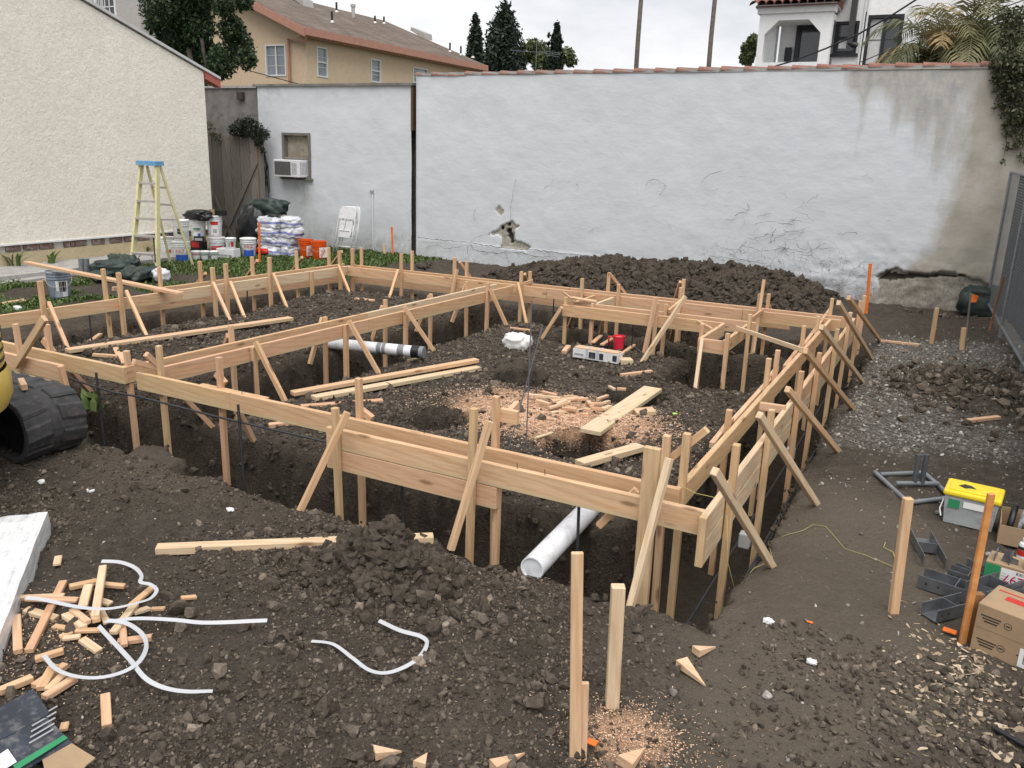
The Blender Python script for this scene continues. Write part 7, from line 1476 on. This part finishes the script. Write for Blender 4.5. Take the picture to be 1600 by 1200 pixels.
# yellow string
YST = pmat('yellow_string', (.50, .45, .16), .7, .1)
def string(px, label, r_=.0013):
    P_ = []
    for x, y in px: p = G(x, y); P_.append(Vector((p.x, p.y, max(p.z, g1(p.x, p.y))+.012)))
    o = MB().tube(P_, r_, 5, caps=False).build('mason_string', YST, None, True); return tag(o, label, 'string')
string([(1200, 850), (1230, 838), (1255, 832), (1270, 822), (1290, 825), (1320, 860), (1350, 870), (1395, 888)], 'yellow string wandering from the corner brace over the trodden soil'); string([(1383, 850), (1380, 858), (1395, 866), (1398, 876)], 'short yellow string by the leaning square stake', .002)
pts = [A(1083, 775, ZT+.02), A(1102, 778, ZT+.005), A(1122, 782, ZT+.02)]; o = MB().tube([Vector((-.01, .03, ZT+.01)), Vector((.1, -.02, ZT-.0)), Vector((.215, -.06, ZT+.015))], .0018, 5).build('mason_string', YST, None); tag(o, 'taut yellow string between the near corner boards', 'string')
o = MB().tube([Vector((.27, .05, .30)), Vector((.30, .06, .02)), Vector((.36, .05, -.14)), Vector((.44, .10, .0)), Vector((.52, .2, .03)), G(1200, 850)+Vector((0, 0, .012))], .0018, 5).build('mason_string', YST, None, True); tag(o, 'loose yellow string dangling into the trench at the corner', 'string')

# ------------------------------------------------------------------ hardware beside the right-hand stakes
fr = thing('steel_pipe_stand', 'grey steel pipe stand lying on the soil with two upright tubes', 'pipe stand', A(1425, 770)); gp = lambda x, y, dz=.022: Vector((A(x, y, .0).x, A(x, y, .0).y, max(0, g1(A(x, y).x, A(x, y).y))+dz))
for nm, a, b_ in [('side_pipe', gp(1366, 744), gp(1415, 792)), ('end_pipe', gp(1374, 748), gp(1438, 743)), ('side_pipe', gp(1442, 742), gp(1478, 776)), ('cross_pipe', gp(1397, 770, .04), gp(1464, 766, .04)), ('end_pipe', gp(1412, 794), gp(1474, 790))]: MB().tube([a, b_], .0165, 12).build(nm, STEELD, fr, True, auto=50)
for x in (1426, 1438): q = gp(x, 768, .03); MB().tube([q, (q.x, q.y, ZR(q.x, q.y, 710))], .0175, 12).build('upright_tube', pmat('dark_tube%d' % x, (.11, .12, .13), .5, metal=.4), fr, True, auto=50)
q = A(1510, 826); yaw = math.atan2(*(reversed((A(1540, 836)-A(1474, 820)).xy))); tb_ = thing('parts_tub', 'clear plastic tub of nails with a yellow lid', 'tub', (q.x, q.y, 0), yaw); zg = .02
MB().add([(-.135, -.02, zg), (.135, -.02, zg), (.135, .18, zg), (-.135, .18, zg), (-.15, -.035, zg+.185), (.15, -.035, zg+.185), (.15, .195, zg+.185), (-.15, .195, zg+.185)], [(0, 3, 2, 1), (0, 1, 5, 4), (1, 2, 6, 5), (2, 3, 7, 6), (3, 0, 4, 7)]).build('body', pmat('cloudy_clear_plastic', (.40, .42, .43), .2, .25, 6, spec=.6, dirt=(.16, .16, .17, .6)), tb_, local=True)
MB().b2((-.125, -.0235, zg+.02), (.125, -.026, zg+.075)).build('nail_contents', pmat('nails_in_tub', (.10, .11, .13), .5, .4, 40), tb_, local=True) if False else None
MB().b2((-.162, -.047, zg+.186), (.162, .207, zg+.222)).build('lid', PLASTY, tb_, local=True, bevel=.012); MB().b2((-.135, -.02, zg+.2225), (.135, .18, zg+.229)).build('lid_panel', PLASTY, tb_, local=True, bevel=.004)
MB().b2((-.125, -.0365, zg+.11), (-.06, -.034, zg+.165)).build('label', GREENPR, tb_, local=True); MB().b2((-.04, -.0375, zg+.125), (.12, -.035, zg+.165)).build('label', PAPER, tb_, local=True); MB().prism([(-.09, .06), (-.06, .11), (-.02, .10), (.01, .06), (-.03, .05), (-.05, .03)], zg+.2295, zg+.231).build('lid_sticker', DARKP, tb_, local=True); MB().tube([(-.152, -.02, zg+.16), (-.165, -.04, zg+.09), (-.15, -.06, zg+.05)], .004, 6).build('handle', PLASTW, tb_, local=True)
def bracket(x, y, ang, lb, ln=.26, w_=.09, h_=.065, tiltx=0.0, dz=0.0):
    ln *= 1.25; w_ *= 1.3; h_ *= 1.2
    p = G(x, y); t_ = thing('steel_bracket', lb, 'bracket', (p.x, p.y, p.z+.012+dz), ang, 'galvanised post brackets by the boxes'); M_ = Matrix.Rotation(tiltx, 3, 'X')
    def pl(name, a, b_):
        o = MB().box((Vector(a)+Vector(b_))/2, [abs(q) for q in (Vector(b_)-Vector(a))]).build(name, STEEL, t_, local=True); o.rotation_euler = (tiltx, 0, 0); return o
    pl('side_plate', (-ln/2, -w_/2, 0), (ln/2, -w_/2+.004, h_)); pl('side_plate', (-ln/2, w_/2-.004, 0), (ln/2, w_/2, h_)); pl('base_plate', (-ln/2, -w_/2+.004, 0), (.0, w_/2-.004, .004)); pl('cross_plate', (-.002, -w_/2+.004, 0), (.002, w_/2-.004, h_))
    for k in range(3):
        o = MB().lathe([(.007, 0), (0, 0)], (-ln*.38+k*ln*.17+ (ln*.4 if k > 1 else 0), -w_/2-.0006, h_*.5), 10, M=Matrix.Rotation(R(90), 3, 'X')).build('bolt_hole', DARKP, t_, local=True); o.rotation_euler = (tiltx, 0, 0)
def ang(x0, y0, x1, y1): d = A(x1, y1)-A(x0, y0); return math.atan2(d.y, d.x)
bracket(1447, 866, ang(1436, 842, 1462, 892), 'open steel bracket lying alone behind the leaning square stake', .30, .09, .05)
bracket(1492, 932, ang(1452, 918, 1525, 942), 'steel bracket at the back of the heap', .28, .09, .06); bracket(1480, 962, ang(1445, 972, 1518, 952), 'perforated steel bracket at the front of the heap', .22, .07, .055); bracket(1555, 938, ang(1520, 952, 1592, 928), 'steel bracket lying behind the orange edged stake', .30, .09, .07, dz=.03); bracket(1545, 912, ang(1525, 900, 1580, 925), 'steel bracket wedged beneath the labelled box', .26, .08, .05); bracket(1512, 912, ang(1490, 902, 1530, 915), 'small steel bracket half hidden by the orange edged stake', .16, .06, .045); bracket(1590, 955, ang(1560, 962, 1620, 945), 'steel bracket behind the big cardboard box', .24, .08, .07)
# boxes
def obox(x0, y0, x1, y1, depth, h_, lb, zoff=.0, name='cardboard_box', mat=CARD, cat='box', zc=0.0):
    a, b_ = A(x0, y0, zc), A(x1, y1, zc); d = b_-a; ln = d.length; yaw = math.atan2(d.y, d.x); zg = max(0, g1(a.x, a.y))*.6+.005+zc; t_ = thing(name, lb, cat, (a.x, a.y, zg), yaw); return t_, ln
t_, ln = obox(1513, 1020, 1640, 1074, .3, .2, 'big brown cardboard box with printed marks and a barcode label'); D_, H_ = .26, .245
MB().b2((0, 0, 0), (ln, D_, H_)).build('carton', CARD, t_, local=True, bevel=.004); MB().b2((-.0012, -.0012, H_*.52), (ln+.001, -.0002, H_*.528)).build('seam', pmat('card_seam', (.24, .16, .09), .8), t_, local=True)
LMx = _MW[t_.name]
for (x, z) in [(.02, .80), (.02, .30), (.21, .80), (.19, .28)]:
    for k in range(3): MB().b2((x+.008*k, -.0014, (z-.055*k)*H_-.006), (x+.085-.006*k, -.0004, (z-.055*k)*H_+.0)).build('printed_line', DARKP, t_, local=True)
for (x, z) in [(.135, .74), (.125, .26), (.33, .72)]:
    mb = MB(); mb.lathe([(.017, 0), (.0145, 0)], (x, -.0012, z*H_), 20, M=Matrix.Rotation(R(90), 3, 'X')); mb.b2((x-.009, -.0014, z*H_-.003), (x+.009, -.0006, z*H_+.003)); mb.build('printed_ring', DARKP, t_, local=True)
MB().b2((.20, -.0022, .015), (.20+.17, -.0006, .105)).build('shipping_label', PAPER, t_, local=True)
for k in range(22): x = .22+k*.006; MB().b2((x, -.0032, .035), (x+random.choice([.0012, .0025, .0035]), -.0024, .085)).build('barcode_bar', DARKP, t_, local=True)
MB().b2((.07, .12, H_+.0006), (.22, .16, H_+.0014)).build('red_print', REDP, t_, local=True); MB().b2((.07, .165, H_+.0006), (.20, .168, H_+.0014)).build('red_print', REDP, t_, local=True); MB().b2((.02, .2, H_+.0006), (.20, .21, H_+.0014)).build('red_print', REDP, t_, local=True); MB().b2((.26, .06, H_+.0006), (.38, .18, H_+.0014)).build('top_label', PAPER, t_, local=True)
t_, ln = obox(1534, 910, 1650, 945, .2, .1, 'flat box with a white label and red handwritten number', zc=.06); H_ = .115
MB().b2((0, 0, 0), (ln, .16, H_)).build('carton', CARD, t_, local=True); MB().b2((.0, -.0016, .004), (.07, -.0004, H_-.008)).build('green_panel', GREENPR, t_, local=True); MB().b2((.075, -.0022, -.0), (ln-.02, -.0006, H_-.014)).build('white_label', PAPER, t_, local=True)
LMx = _MW[t_.name]; text('handwriting', '19297', .065, pmat('red_marker', (.48, .02, .10), .5), LMx @ frame_M((.17, -.003, .052), (-1, 0, 0), (0, 0, -1)), t_)
for k in range(12): x = .145+k*.005; MB().b2((x, -.0031, .082), (x+random.choice([.001, .002, .003]), -.0024, .098)).build('barcode_bar', DARKP, t_, local=True)
for k in range(5): MB().b2((.08, -.0029, .012+k*.015), (.10+.01*(k % 2), -.0024, .015+k*.015)).build('printed_line', GREYP, t_, local=True)
for k in range(4): MB().b2((.03+k*.07, .02, H_+.001), (.034+k*.07, .12, H_+.045)).build('steel_clip', STEEL, t_, local=True)
MB().prism([(.06, H_+.001), (.14, H_+.001), (.14, H_+.03), (.11, H_+.035), (.09, H_+.08), (.07, H_+.05)], .05, .053, 'y').build('steel_clip', STEEL, t_, local=True)
t_, ln = obox(1556, 852, 1680, 880, .3, .15, 'open brown tray of dark trim and foam tubes'); 
for a, b_ in [((0, 0, 0), (ln, .005, .12)), ((0, .25, 0), (ln, .255, .15)), ((0, .005, 0), (.005, .25, .13)), ((0, .005, .0), (ln, .25, .005))]: MB().b2(a, b_).build('tray_side', CARD, t_, local=True)
for k, (m_, r_) in enumerate([(BLACKP, .02), (pmat('speckled_tube', (.20, .20, .21), .7, .6, 60), .02), (BLACKP, .015), (CARDD, .018)]): MB().tube([(.05+k*.05, .10, .02), (.07+k*.06, .2, .19-.02*k)], r_, 10).build('foam_tube', m_, t_, True, local=True)
MB().box((.22, .12, .11), (.18, .05, .10), Matrix.Rotation(R(-35), 3, 'Y')).build('dark_panel', pmat('olive_panel', (.07, .065, .04), .5), t_, local=True); MB().box((.26, .06, .12), (.20, .02, .03), Matrix.Rotation(R(-30), 3, 'Y')).build('trim_strip', pmat('tan_trim', (.25, .21, .14), .5), t_, local=True)
q = A(1596, 872, .10); tb2 = thing('sealant_tube', 'white sealant cartridge with a red band behind the labelled box', 'tube', (q.x, q.y, .02)); MB().lathe([(0, 0), (.026, 0), (.026, .16), (.022, .172), (.012, .176), (.012, .20), (0, .20)], (q.x, q.y, .02), 20).build('cartridge', PLASTW, tb2, True, auto=40); MB().lathe([(.0265, .10), (.0265, .135)], (q.x, q.y, .02), 20).build('band', REDP, tb2, True); MB().lathe([(.0265, .136), (.0265, .155)], (q.x, q.y, .02), 20).build('band', DARKP, tb2, True)
